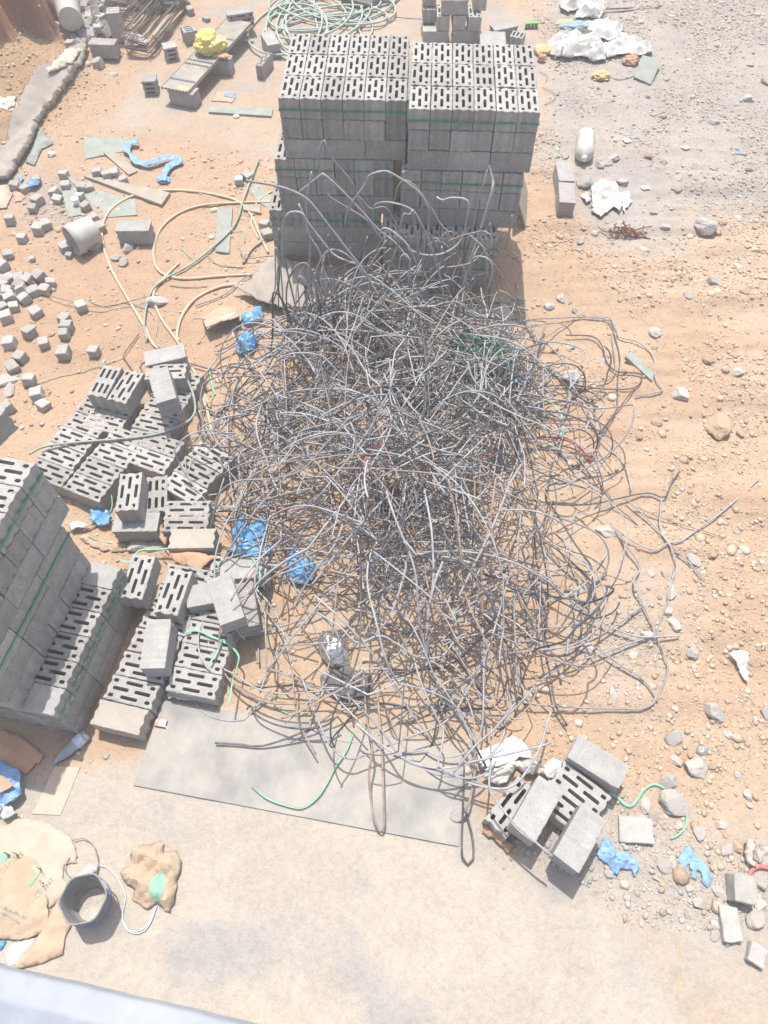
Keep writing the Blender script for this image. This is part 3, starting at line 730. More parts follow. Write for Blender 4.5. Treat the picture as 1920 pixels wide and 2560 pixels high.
tb(g4(925, 1425), g4(1215, 905), .4, 'side', 'smooth block on top of the small group, next to the blue rag', GR, pat='N', mt='block_light')
tb(g4(1060, 1330), g4(1180, 1150), .2, 'side', 'block carrying the smooth block next to the blue rag', GR, pat='N', mt='block_light', scale=(.8, .8, 1)) if False else None

# ---- single blocks farther back
GS = None
z3 = lambda a, b: (a * .2532, b * .2532)
n1 = lambda a, b: (390 + a * .1989, b * .1989)
z4 = lambda a, b: (a * .434, 380 + b * .434)
w1 = lambda a, b: (1180 + a * .1808, 400 + b * .1808)
t1 = lambda a, b: (1020 + a * .229, b * .229)
tb(z3(868, 402), z3(1160, 415), .22, 'side', 'whole block lying in front of the cube pile, beside the folded tarp', GS, pat='N')
q = P(*z3(1112, 100), .42); block((q[0], q[1], .42 - BL / 2), R(8), 'end', 'block standing on end between the cube pile and the stirrups', GS, pat='N')
q = P(*n1(405, 355), .2); block((q[0], q[1], .1), R(25), 'up', 'half block with an open end beside the yellow bag bench', GS, pat='H')
q = P(*n1(165, 560), .2); block((q[0], q[1], .1), R(20), 'side', 'broken half block at the foot of the leaning stirrups', GS, pat='H')
tb(n1(890, 160), n1(1200, 110), .32, 'side', 'block at the far end of the bench plank, slots facing the camera', GS)
tb(n1(175, 1085), n1(505, 1150), .205, 'side2', 'block carrying the near end of the bench plank', GS, pat='N')
q = P(*n1(840, 745), .205); block((q[0] - .08, q[1] + .05, .205 - BW / 2), R(-10), 'side', 'block under the middle of the bench plank', GS, pat='N')
tb(n1(1478, 552), n1(1392, 408), .2, 'side', 'smooth block behind the thin split block, left of the tall stacks', GS, pat='N', mt='block_light')
tb(n1(1290, 825), n1(1418, 655), .2, 'up', 'thin split block standing on edge left of the tall stacks', GS, scale=(1, .52, 1))
q = P(*(372, 195), .2); block((q[0], q[1], .105), R(4), 'side', 'half block with three slots facing the camera, near the bench', GS, pat='H')
tb(w1(1262, 38), w1(1310, 276), .2, 'side', 'farther of two smooth blocks end to end right of the tall stacks', GS, pat='N', mt='block_light')
tb(w1(1305, 300), w1(1322, 598), .2, 'side', 'nearer of two smooth blocks end to end right of the tall stacks', GS, pat='N', mt='block_light')
tb(z4(662, 425), z4(872, 424), .2, 'side', 'lone smooth block on the sand between the hose loops', GS, pat='N', mt='block_light')
# little stack behind the tall ones
GT = 'blocks of the little stack behind the tall stacks'
yb = P(1090, 78, .2)[1]
def fb(x0, x1, k, ori, label, dy=0, **kw):
    p = PY(t1(x0, 0)[0], 60, yb); q = PY(t1(x1, 0)[0], 60, yb); L_ = BL if ori in ('up', 'side') else BW
    cx = (PY(t1(x0, 0)[0], 78, yb)[0] + PY(t1(x1, 0)[0], 78, yb)[0]) / 2
    block((cx, yb + (BW / 2 if ori != 'upd' else BL / 2) + dy, .1 + k * .2), math.pi / 2 if ori == 'upd' else 0, 'up' if ori == 'upd' else ori, label, GT, **kw)
fb(150, 462, 0, 'side', 'bottom left stretcher of the little stack behind the tall stacks', pat='N')
fb(472, 790, 0, 'side', 'bottom right stretcher of the little stack behind the tall stacks', pat='N')
fb(300, 460, 1, 'upd', 'second course left header of the little stack behind', .0)
fb(470, 636, 1, 'upd', 'second course middle header of the little stack behind', .0)
fb(645, 795, 1, 'upd', 'pale second course right header of the little stack behind', -.02, mt='block_light')
fb(335, 655, 2, 'side', 'top stretcher of the little stack behind, cut by the frame', .03, pat='N')
fb(165, 305, 1, 'upd', 'slotted block on the left of the little stack, slots showing', .22)
fb(165, 305, 2, 'upd', 'upper slotted block on the left of the little stack, cut by frame', .30)
fb(690, 850, 2, 'upd', 'top right block of the little stack behind, cut by frame', .15)
tb(t1(860, 450), t1(855, 372), .2, 'side', 'pale block just behind the right tall stack, left of two', None, pat='N', mt='block_light')
tb(t1(1000, 462), t1(995, 372), .2, 'side', 'pale block just behind the right tall stack, right of two', None, pat='N', mt='block_light')
tb(t1(910, 305), t1(1190, 250), .2, 'side', 'broken dusty block lying behind the right tall stack', None, pat='N')
q = P(*t1(1200, 370), .2); block((q[0], q[1], .1), R(68), 'up', 'half block with slots up beside the green brush', None, pat='H')
q = P(*t1(225, 280), .16); block((q[0], q[1], .08), R(10), 'side', 'half block at the left foot of the little stack', None, pat='H')
# ------------------------------------------------------------------ the heap of bent reinforcing bars
def shell(x, y):
    """height of the heap's outline over the ground"""
    r2 = ((x - .15) / 1.68) ** 2 + ((y - 3.8) / 2.5) ** 2
    h = .86 * math.exp(-(r2 / .55) ** 1.5)
    h += .34 * math.exp(-(((x + .35) / .55) ** 2 + ((y - 2.15) / .55) ** 2))
    h += .34 * math.exp(-(((x - .05) / 1.15) ** 2 + ((y - 5.35) / .62) ** 2))
    h += .12 * math.exp(-(((x - 1.1) / .9) ** 2 + ((y - 3.2) / 1.4) ** 2))
    h += .22 * math.exp(-(((x - .3) / .9) ** 2 + ((y - 2.5) / .7) ** 2))
    return h

def PS(px, py, k=1.0, dz=.02):
    z = .3
    for _ in range(14):
        p = P(px, py, z); z = .5 * z + .5 * (gz1(p[0], p[1]) + k * shell(p[0], p[1]) + dz)
    return P(px, py, z)

BM = {'g': MAT['steel'], 'd': MAT['steel_dark'], 'r': MAT['steel_rust']}
def bar_mesh(pts, r, ribs=False, step=.03, s=6):
    r = r * .9
    mb = MB(); p = crs(pts, step if not ribs else .006)
    # a little hand-bent irregularity
    n = len(p); t = np.arange(n) * (step if not ribs else .006)
    ph = RNG.random(3) * 50
    p = p + .006 * np.stack([vnoise(np.stack([t * 5 + ph[k], t * 0, t * 0], -1), 3) - .5 for k in range(3)], -1)
    rr = r * (1 + (.13 * (np.arange(n) % 3 == 0) if ribs else 0))
    tube(mb, p, rr, 6 if ribs else s); return mb.mesh('steel_bar', True)

GB = 'bent reinforcing bars of the heap'
def bar(pts, r, c, label, group=GB, ribs=False):
    me = bar_mesh(pts, r, ribs); return tag(obj('steel_bar', me, BM[c]), label, 'steel bar', group)

E_ = lambda a, b: (640 + a * .3978, 330 + b * .3978)
A_ = lambda a, b: (560 + a * .3617, 620 + b * .3617)
B_ = lambda a, b: (1100 + a * .3617, 620 + b * .3617)
C_ = lambda a, b: (560 + a * .3617, 1220 + b * .3617)
D_ = lambda a, b: (1100 + a * .3617, 1220 + b * .3617)
F_ = lambda a, b: (1400 + a * .4971, 600 + b * .4971)
G_ = lambda a, b: (1420 + a * .3014, 1240 + b * .3014)
Z_ = lambda a, b: (300 + a * .5666, 1700 + b * .5666)
V_ = lambda a, b: (1180 + a * .2532, 1800 + b * .2532)
z5 = lambda a, b: (a * .434, 860 + b * .434)
z6 = lambda a, b: (a * .434, 1300 + b * .434)

# tall ends that stand up in front of the two stacks: traced in an upright plane
def up(fn, pts, y0, y1, r, c, label, **k):
    ys = np.linspace(y0, y1, len(pts)); bar([PY(*fn(*p), y) for p, y in zip(pts, ys)], r * 1.3, c, label, **k)
up(E_, [(1465, 210), (1488, 300), (1488, 350), (1455, 470), (1400, 650), (1340, 830), (1300, 1010), (1310, 1180)], 5.75, 5.25, .0105, 'g', 'thick ribbed bar standing tall and kinked before the right stack', ribs=True)
up(E_, [(1455, 235), (1420, 350), (1370, 560), (1345, 720), (1320, 900), (1290, 1040)], 5.95, 5.6, .0055, 'r', 'thin rusty bar leaning against the tall kinked ribbed one')
up(E_, [(350, 250), (318, 430), (325, 560), (340, 700), (335, 900), (345, 1010)], 5.7, 5.5, .0075, 'g', 'straight grey bar end pointing up before the left stack')
up(E_, [(560, 580), (590, 470), (690, 325), (715, 272), (800, 246), (860, 265), (1000, 360), (1070, 450), (1085, 505), (1075, 640), (1058, 720), (1040, 900)], 5.6, 5.5, .0085, 'g', 'wide grey arch of bar between the two tall stacks')
up(E_, [(800, 690), (700, 560), (600, 490), (460, 405), (430, 345), (395, 230), (405, 100), (430, 50), (440, 80), (500, 190), (590, 300), (650, 430), (690, 520), (760, 640)], 5.85, 5.75, .0075, 'g', 'slim hairpin of bar, the tallest before the left stack')
up(E_, [(640, 400), (720, 480), (790, 470), (830, 490), (890, 590), (960, 700)], 5.7, 5.6, .006, 'r', 'thin brown bar curling under the wide grey arch')
up(E_, [(-60, 305), (0, 315), (180, 350), (320, 420), (430, 550), (560, 720), (680, 880), (760, 1010), (830, 1120)], 5.7, 5.1, .0085, 'g', 'long bar sweeping in from the hose side over the heap')
up(E_, [(1135, 410), (1175, 430), (1220, 415), (1330, 435), (1320, 560), (1280, 690), (1180, 760), (1060, 772), (960, 740)], 5.65, 5.4, .0078, 'g', 'bar end bent into a hook at the right stack')
up(E_, [(1020, 800), (1000, 600), (985, 495)], 5.35, 5.3, .0115, 'g', 'short thick ribbed bar end, pale, between the stacks', ribs=True)
up(E_, [(985, 495), (960, 520), (930, 512), (905, 600), (890, 720), (830, 870), (790, 960)], 5.4, 5.3, .0085, 'g', 'bar with a cranked top next to the pale thick end')
up(E_, [(735, 560), (735, 490), (760, 450), (850, 442), (980, 490), (1050, 600), (1130, 800), (1170, 960)], 5.55, 5.2, .008, 'g', 'low round arch of bar inside the wide grey arch')
up(E_, [(1610, 525), (1590, 640), (1570, 710), (1520, 830), (1512, 930)], 5.55, 5.5, .0085, 'r', 'rusty upright bar end at the right foot of the stack')
up(E_, [(1390, 690), (1520, 870), (1600, 1000), (1650, 1130), (1700, 1230), (1760, 1330)], 5.5, 5.2, .0055, 'r', 'thin rusty bar running down right from the stack foot')
up(E_, [(165, 800), (168, 680), (175, 560), (220, 505), (300, 520), (330, 640), (400, 760), (430, 880), (470, 960)], 5.55, 5.3, .008, 'g', 'square shouldered loop of bar before the left stack')
up(E_, [(270, 380), (330, 330), (400, 275), (420, 262), (500, 330), (640, 470), (760, 600), (880, 700), (960, 800)], 5.75, 5.5, .0085, 'g', 'straight sloping bar crossing below the slim hairpin')
up(E_, [(1330, 640), (1390, 690), (1440, 750), (1450, 915)], 5.4, 5.3, .008, 'g', 'cranked bar dropping beside the tall kinked one')
up(E_, [(1200, 690), (1300, 650), (1370, 635), (1440, 625), (1475, 650), (1460, 720), (1400, 790), (1330, 830), (1200, 850)], 5.4, 5.2, .0065, 'r', 'brown crook of bar at the lower right stack face')
up(E_, [(870, 430), (890, 350), (940, 305), (1010, 350), (1090, 460), (1160, 580), (1210, 640), (1290, 830), (1330, 950)], 5.8, 5.5, .0065, 'r', 'thin brown arch just behind the wide grey arch')
up(E_, [(270, 450), (320, 560), (420, 690), (500, 780), (620, 830)], 5.6, 5.4, .008, 'g', 'bent bar end rising before the lower left stack')
up(E_, [(780, 640), (800, 605), (860, 625), (960, 720), (1010, 830)], 5.4, 5.2, .0075, 'g', 'small bow of bar beside the gap between stacks')
up(E_, [(900, 940), (905, 800), (940, 765), (965, 800), (960, 950)], 5.2, 5.1, .0075, 'g', 'little upturned crook of bar at the heap top edge')
up(E_, [(1340, 900), (1365, 800), (1420, 785), (1470, 810), (1485, 880), (1450, 1000)], 5.2, 5.0, .0075, 'g', 'round crook of bar at the right top of the heap')
# bars that lie over the heap or reach out of it: traced on its surface
S_ = [
 (A_, [(1115, 770), (1145, 778), (1152, 900), (1160, 1075), (1300, 1170), (1500, 1250), (1640, 1330)], .0085, 'g', 1.12, 'pale cranked bar hanging over the middle of the heap', True),
 (A_, [(310, 1250), (300, 1090), (420, 1010), (600, 978), (760, 975), (900, 990), (1100, 1080), (1155, 1200), (1120, 1330), (1050, 1450), (980, 1560)], .0085, 'g', 1.12, 'big round arc of bar over the left of the heap', False),
 (A_, [(420, 1030), (370, 1090), (375, 1190), (470, 1280), (560, 1430), (650, 1620)], .0085, 'g', 1.05, 'bar swinging down from the big arc on the left', False),
 (A_, [(-60, 680), (0, 650), (200, 560), (600, 430), (780, 360), (930, 300), (1100, 355), (1300, 420), (1450, 510)], .011, 'r', 1.15, 'long ribbed brownish bar across the top of the heap', True),
 (A_, [(-200, 400), (0, 320), (150, 205), (300, 155), (500, 165), (700, 280), (820, 400)], .0085, 'g', 1.1, 'grey bar curving over the ribbed fibre sheet', False),
 (A_, [(1120, 1200), (1300, 1330), (1500, 1400), (1700, 1450), (2000, 1540)], .0085, 'g', 1.1, 'smooth bar slanting right through the heap middle', False),
 (A_, [(830, 470), (770, 570), (830, 640), (900, 720), (1000, 880), (1080, 960), (1085, 1100)], .0085, 'g', 1.1, 'kinked bar standing in the upper middle of the heap', False),
 (B_, [(728, 540), (690, 640), (600, 900), (530, 1060)], .012, 'g', 1.25, 'thick pale ribbed bar on the right shoulder of the heap', True),
 (B_, [(190, 500), (210, 535), (330, 700), (450, 790), (700, 880), (900, 912), (1120, 920), (1210, 850), (1190, 640), (1190, 540), (1090, 480), (800, 487), (600, 500), (450, 560), (290, 610)], .0075, 'g', 1.0, 'large loop of bar lying out to the upper right', False),
 (B_, [(1000, 470), (1090, 485), (1170, 480), (1220, 560), (1240, 612), (1370, 650), (1480, 760), (1490, 900), (1540, 975), (1500, 998), (1350, 1020)], .0075, 'g', 1.0, 'bar reaching farthest right beside the green board', False),
 (B_, [(870, 600), (1050, 612), (1120, 680), (1150, 780), (1220, 850), (1390, 872), (1350, 962), (1150, 975), (900, 950), (700, 965), (400, 1040), (80, 1120)], .0078, 'd', 1.0, 'bar with a sharp elbow pointing right past the loop', False),
 (B_, [(900, 900), (920, 960), (1040, 1150), (1110, 1300), (1250, 1440), (1300, 1560), (1325, 1680)], .0075, 'g', 1.0, 'bar drooping down the right flank from the loop', False),
 (B_, [(970, 980), (1030, 1060), (1022, 1190), (1110, 1290), (1090, 1400), (1200, 1560)], .006, 'd', .9, 'thin wavy bar inside the right flank', False),
 (B_, [(1000, 440), (850, 540), (700, 640), (480, 860), (380, 960)], .0065, 'r', 1.1, 'straight rusty bar slanting up to the right loop', False),
 (B_, [(1190, 540), (1240, 740), (1230, 900), (1222, 1100), (1160, 1220), (1100, 1290)], .0065, 'd', .9, 'thin dark bar dropping straight from the loop', False),
 (B_, [(1350, 960), (1200, 1150), (1110, 1270), (1000, 1330)], .007, 'd', .9, 'dark bar folding back under from the sharp elbow', False),
 (D_, [(1659, 1022), (1330, 1020), (1050, 880), (800, 680), (740, 500), (690, 360), (620, 270)], .0095, 'g', .9, 'long bar with a straight end at lower right', False),
 (D_, [(380, 1659), (550, 1490), (690, 1340), (850, 1230), (1100, 1150), (1400, 1042), (1480, 1010), (1470, 950), (1400, 800), (1340, 650), (1382, 540), (1280, 380), (1240, 300)], .009, 'g', .9, 'long snaking bar along the lower right edge', False),
 (D_, [(-150, 1380), (100, 1400), (300, 1440), (560, 1480), (850, 1512), (1250, 1526), (1400, 1524), (1480, 1480), (1490, 1440), (1400, 1320), (1250, 1230), (1080, 1100)], .0085, 'g', .75, 'wide hairpin bar lying along the front right ground', False),
 (D_, [(700, 1230), (750, 1200), (900, 1120), (1100, 1020), (1240, 930), (1400, 820)], .009, 'g', .85, 'straight bar crossing the lower right at a slant', False),
 (D_, [(130, 745), (300, 400), (420, 130), (480, -20), (560, -160)], .011, 'g', 1.25, 'thick straight pale bar leaning in the lower middle', True),
 (D_, [(160, -60), (260, 200), (340, 340), (420, 480)], .009, 'r', 1.15, 'tan bar crossing the thick straight pale one', False),
 (D_, [(560, 180), (530, 500), (512, 800), (520, 1000), (530, 1300), (545, 1380)], .0085, 'g', 1.05, 'near vertical grey bar down the lower middle', False),
 (D_, [(560, 400), (620, 620), (690, 820), (720, 1100), (760, 1300), (800, 1500), (880, 1640)], .0085, 'd', 1.0, 'dark bar running down to the front right', False),
 (D_, [(1050, 880), (1052, 960), (980, 1050), (850, 1082), (560, 1022), (400, 980)], .0075, 'd', .8, 'dark bow of bar low on the right front', False),
 (D_, [(250, 900), (320, 1090), (330, 1150), (280, 1290), (60, 1480), (-60, 1570)], .009, 'g', .9, 'grey bar bending back toward the plywood', False),
 (D_, [(60, -60), (120, 250), (150, 500), (210, 560), (270, 700), (292, 860)], .010, 'r', 1.15, 'reddish bar hanging down the lower middle, left one', True),
 (D_, [(385, -60), (330, 300), (290, 500), (290, 700), (296, 880)], .0095, 'r', 1.15, 'reddish bar hanging down the lower middle, right one', True),
 (F_, [(1000, 1200), (850, 1340), (700, 1450), (610, 1512), (550, 1522), (460, 1555), (330, 1490), (250, 1420)], .0085, 'g', .9, 'long straight rod poking out far to the right', False),
 (F_, [(600, 1165), (560, 1220), (530, 1290), (505, 1292), (440, 1272), (300, 1300), (150, 1330), (0, 1332), (-150, 1310)], .0085, 'd', .95, 'dark bar with an upturned hook at the right', False),
 (F_, [(510, 1290), (505, 1450), (550, 1530), (585, 1640), (560, 1720), (540, 1800)], .0075, 'g', .85, 'bar trailing down from the upturned hook', False),
 (G_, [(880, 600), (850, 780), (820, 890), (755, 1080), (740, 1170), (790, 1290), (830, 1420), (800, 1550), (740, 1700)], .0075, 'g', .7, 'wavy bar on the stones at far lower right', False),
 (G_, [(480, 20), (700, 230), (850, 400), (1000, 550), (1140, 700)], .0075, 'g', .8, 'straight bar ending by the square stone on the right', False),
 (G_, [(560, 90), (800, 190), (1080, 275), (1225, 320)], .006, 'r', .8, 'thin straight bar pointing right over the sand', False),
 (C_, [(1120, 20), (1180, 200), (1280, 450), (1330, 640), (1350, 900), (1390, 1100), (1430, 1240)], .0095, 'g', 1.2, 'long pale bar falling down the heap centre', False),
 (C_, [(1380, 0), (1430, 250), (1445, 500), (1440, 700), (1410, 900), (1405, 1180)], .0095, 'g', 1.15, 'long pale bar beside the one down the centre', False),
 (C_, [(1510, 510), (1460, 640), (1420, 800)], .0105, 'g', 1.2, 'short thick bar end in the lower centre', True),
 (C_, [(1250, 500), (1255, 560), (1210, 720), (1165, 850)], .010, 'g', 1.15, 'stubby thick bar with a cut end in the lower centre', True),
 (C_, [(820, 260), (760, 400), (640, 560), (560, 680), (480, 840)], .0095, 'g', 1.1, 'pale bar slanting down past the right blue bag', False),
 (C_, [(480, 450), (560, 360), (680, 320), (800, 220), (920, 90), (980, 20)], .009, 'g', 1.1, 'bar curving up and away above the right blue bag', False),
 (C_, [(620, 740), (760, 860), (900, 1000), (1050, 1180), (1150, 1330), (1220, 1430), (1320, 1600)], .0095, 'g', 1.1, 'straight bar over the dented metal can', False),
 (C_, [(640, 860), (800, 960), (920, 1070), (1080, 1022), (1200, 1080), (1340, 1170), (1500, 1160), (1590, 1060)], .0085, 'g', 1.1, 'bar that dips and rises right of the metal can', False),
 (C_, [(870, 1490), (860, 1380), (900, 1310), (1000, 1250), (1130, 1250)], .0095, 'g', 1.1, 'thick crook of bar in front of the metal can', False),
 (C_, [(400, 1080), (600, 1078), (720, 1068), (790, 1060), (780, 1000), (690, 900)], .0085, 'g', 1.05, 'bar with a small hook left of the metal can', False),
 (z5, [(830, 1180), (880, 1110), (1150, 990), (1400, 930), (1659, 860), (1800, 830)], .0085, 'g', 1.1, 'bar reaching left over the pale block by the hoses', True),
 (z5, [(1659, 30), (1500, -60), (1300, 40), (1235, 100), (1150, 215), (1070, 330), (1010, 460), (950, 600), (905, 760), (885, 930), (905, 1010), (945, 1070)], .0105, 'g', 1.0, 'long thick ribbed bar draped over the tumbled blocks', True),
 (z5, [(480, 1075), (620, 1020), (750, 1002), (1000, 985), (1300, 940), (1600, 930), (1800, 900)], .0085, 'g', .9, 'ribbed bar pointing left across the standing slotted block', True),
 (z5, [(655, 590), (720, 650), (800, 700), (920, 750), (1100, 752), (1300, 770)], .006, 'd', .9, 'dark thin bar lying on the slotted beds', False),
 (z5, [(800, -60), (715, 60), (725, 95), (780, 175)], .0065, 'd', .9, 'dark bent bar end above the six-slot block', False),
 (z5, [(690, 240), (680, 280), (700, 430), (760, 540), (800, 640), (830, 700)], .006, 'd', .9, 'dark kinked bar lying down the slotted beds', False),
 (z6, [(1250, 212), (1330, 228), (1450, 248), (1600, 264), (1640, 262), (1650, 220)], .0105, 'g', .9, 'ribbed bar end lying over the block by the blue bags', True),
 (z6, [(1320, 228), (1430, 310), (1480, 400), (1540, 470), (1600, 560), (1650, 720), (1700, 900)], .0085, 'g', .8, 'bar curving down over the strapped smooth block', False),
 (z6, [(1310, 215), (1200, 350), (1180, 470), (1240, 560), (1350, 628), (1500, 642), (1659, 600), (1780, 560)], .0085, 'g', .8, 'loop of bar swung round the tilted smooth block', False),
 (z6, [(1040, 705), (1120, 770), (1200, 830), (1330, 935), (1450, 1005), (1560, 1045), (1700, 1055), (1800, 1050)], .0085, 'r', .7, 'rusty bar lying from the near slotted bed to the heap', True),
]
for fn, pts, r, c, k, lb, rb in S_:
    bar([PS(*fn(*p), k=k * .95, dz=.03) for p in pts], r, c, lb, ribs=rb)
# over the plywood: their height shows in the shadows
def low(fn, pts, zs, r, c, lb, rb=False):
    bar([PG(*fn(*p), z) for p, z in zip(pts, np.interp(np.linspace(0, 1, len(pts)), np.linspace(0, 1, len(zs)), zs))], r, c, lb, ribs=rb)
low(Z_, [(760, -60), (770, 60), (790, 190), (866, 330)], (.35, .2, .12), .0075, 'r', 'brown bar end pointing down onto the plywood')
low(Z_, [(800, -20), (870, 170), (930, 290), (1000, 345), (1080, 330), (1300, 240), (1450, 170), (1560, 0)], (.3, .22, .2, .3), .0085, 'g', 'sagging bow of bar hanging over the plywood edge')
low(Z_, [(1075, -30), (1085, 150), (1112, 300), (1100, 430), (1120, 600), (1140, 655), (1155, 668), (1166, 640), (1160, 450), (1150, 250), (1135, 60)], (.3, .28, .22, .1, .06, .1, .25, .3), .0095, 'r', 'narrow hairpin of bar reaching over the plywood front edge')
low(Z_, [(1000, 60), (1150, 220), (1250, 350), (1400, 400), (1540, 440), (1640, 475), (1700, 500)], (.3, .3, .25, .2), .0085, 'g', 'long bow of bar from the heap to the white card')
low(Z_, [(1420, 80), (1520, 190), (1572, 290), (1562, 430), (1540, 540), (1515, 585)], (.25, .25, .12), .0095, 'g', 'curved bar dropping to the plywood right corner')
low(Z_, [(1518, 380), (1512, 560), (1508, 700), (1512, 785), (1535, 815), (1558, 790), (1556, 700), (1530, 600), (1512, 560)], (.16, .06, .03, .03, .06), .0085, 'd', 'closed narrow loop of bar on the slab beside plywood')
low(Z_, [(440, -60), (500, 20), (600, 80), (700, 105), (850, 98), (930, 60)], (.1, .2, .3), .0085, 'r', 'ribbed brown bar crossing in from the slotted bed', True)
low(Z_, [(420, 277), (520, 284), (610, 292), (700, 272), (800, 235), (880, 208)], (.05, .05, .18), .0085, 'd', 'dark bar lying at the left on the plywood')  # dark tube laid in place of a bar's cast shadow
low(Z_, [(560, 130), (575, 110), (610, 160), (700, 200), (800, 215), (900, 205), (960, 160)], (.06, .12, .25), .008, 'd', 'dark curved bar at the plywood back edge')  # dark curved tube near the back edge of the sheet
low(Z_, [(1040, 190), (1160, 290), (1300, 368), (1400, 388), (1500, 378), (1600, 350), (1700, 300)], (.35, .3, .3, .35), .0085, 'g', 'grey bow of bar above the plywood right half')
low(V_, [(780, -80), (750, 10), (680, 250), (600, 400), (480, 590), (390, 660), (300, 682), (120, 660), (-60, 610)], (.35, .35, .3, .25), .0095, 'g', 'hooked bar sweeping round the white card')
low(V_, [(190, 60), (190, 400), (170, 640), (210, 750), (400, 1000), (640, 1220), (795, 1345)], (.3, .35, .46, .45, .43), .0085, 'g', 'bar lying on the two near smooth blocks by the card', True)
low(V_, [(-120, 440), (0, 415), (300, 350), (660, 262), (780, 220)], (.3, .35, .35), .0095, 'g', 'straight bar crossing above the white card')
low(V_, [(420, -160), (250, 60), (20, 270), (-180, 520)], (.35, .4, .35), .0095, 'g', 'straight bar slanting left above the plywood corner')

# the bulk of the heap
SINK = {k: MB() for k in 'gdr'}
def wander(rng, p0, d0, L, k, bendy, step=.035, zfree=.0):
    """a bar that runs in straight stretches and slow bows with a few sudden kinks, as bars bent by a digger do"""
    p = np.array(p0, float); d = np.array(d0, float); d /= np.linalg.norm(d); out = [p.copy()]; left = 0; kap = np.zeros(3); h = 0
    for i in range(int(L / step)):
        if left <= 0:
            q = rng.random()
            if i and q < .5 * bendy:
                ax = rng.normal(size=3); ax[2] *= 1.5; ax /= np.linalg.norm(ax); an = R(rng.uniform(15, 75)); d = d * math.cos(an) + np.cross(ax, d) * math.sin(an)
            left = rng.uniform(.12, .6); kap = rng.normal(size=3) * (.15 if rng.random() < .55 else rng.uniform(.4, 1.7)); kap[2] *= .8
        left -= step; d = d + np.cross(kap, d) * step
        h = gz1(p[0], p[1]) if i % 4 == 0 else h
        zt = h + k * shell(p[0], p[1]) + .02; d[2] += (zt - p[2]) * step * 6 - d[2] * step * 1.2 * (1 - zfree)
        e = np.array([(p[0] - .12) / 1.75, (p[1] - 3.9) / 2.55]); r2 = e @ e
        if r2 > 1: d[:2] -= e * step * 1.5 * min(r2, 2)
        if p[1] > 6.15: d[1] -= step * 7
        d /= np.linalg.norm(d); p = p + d * step; p[2] = max(p[2], h + .012); out.append(p.copy())
    return np.array(out)

def heap_point(rng, spread=1.0):
    while True:
        x, y = rng.uniform(-1.75, 2.05), rng.uniform(1.5, 6.1)
        e = ((x - .2) / 1.68) ** 2 + ((y - 3.9) / 2.35) ** 2
        d = 1 - sstep(.35, 1.25 * spread, e)
        d *= 1 - .3 * math.exp(-(((x - .75) / .5) ** 2 + ((y - 2.35) / .7) ** 2))       # thinner where sand shows through
        d *= .86 + .14 * sstep(2.6, 4.2, y)
        d = max(d, 1.0 * math.exp(-(((x + .32) / .5) ** 2 + ((y - 2.15) / .5) ** 2)))
        d *= .12 + 1.25 * sstep(.36, .6, float(n2(np.array([x]), np.array([y]), 1.5, 3, 91)[0]))
        if rng.random() < d: return x, y

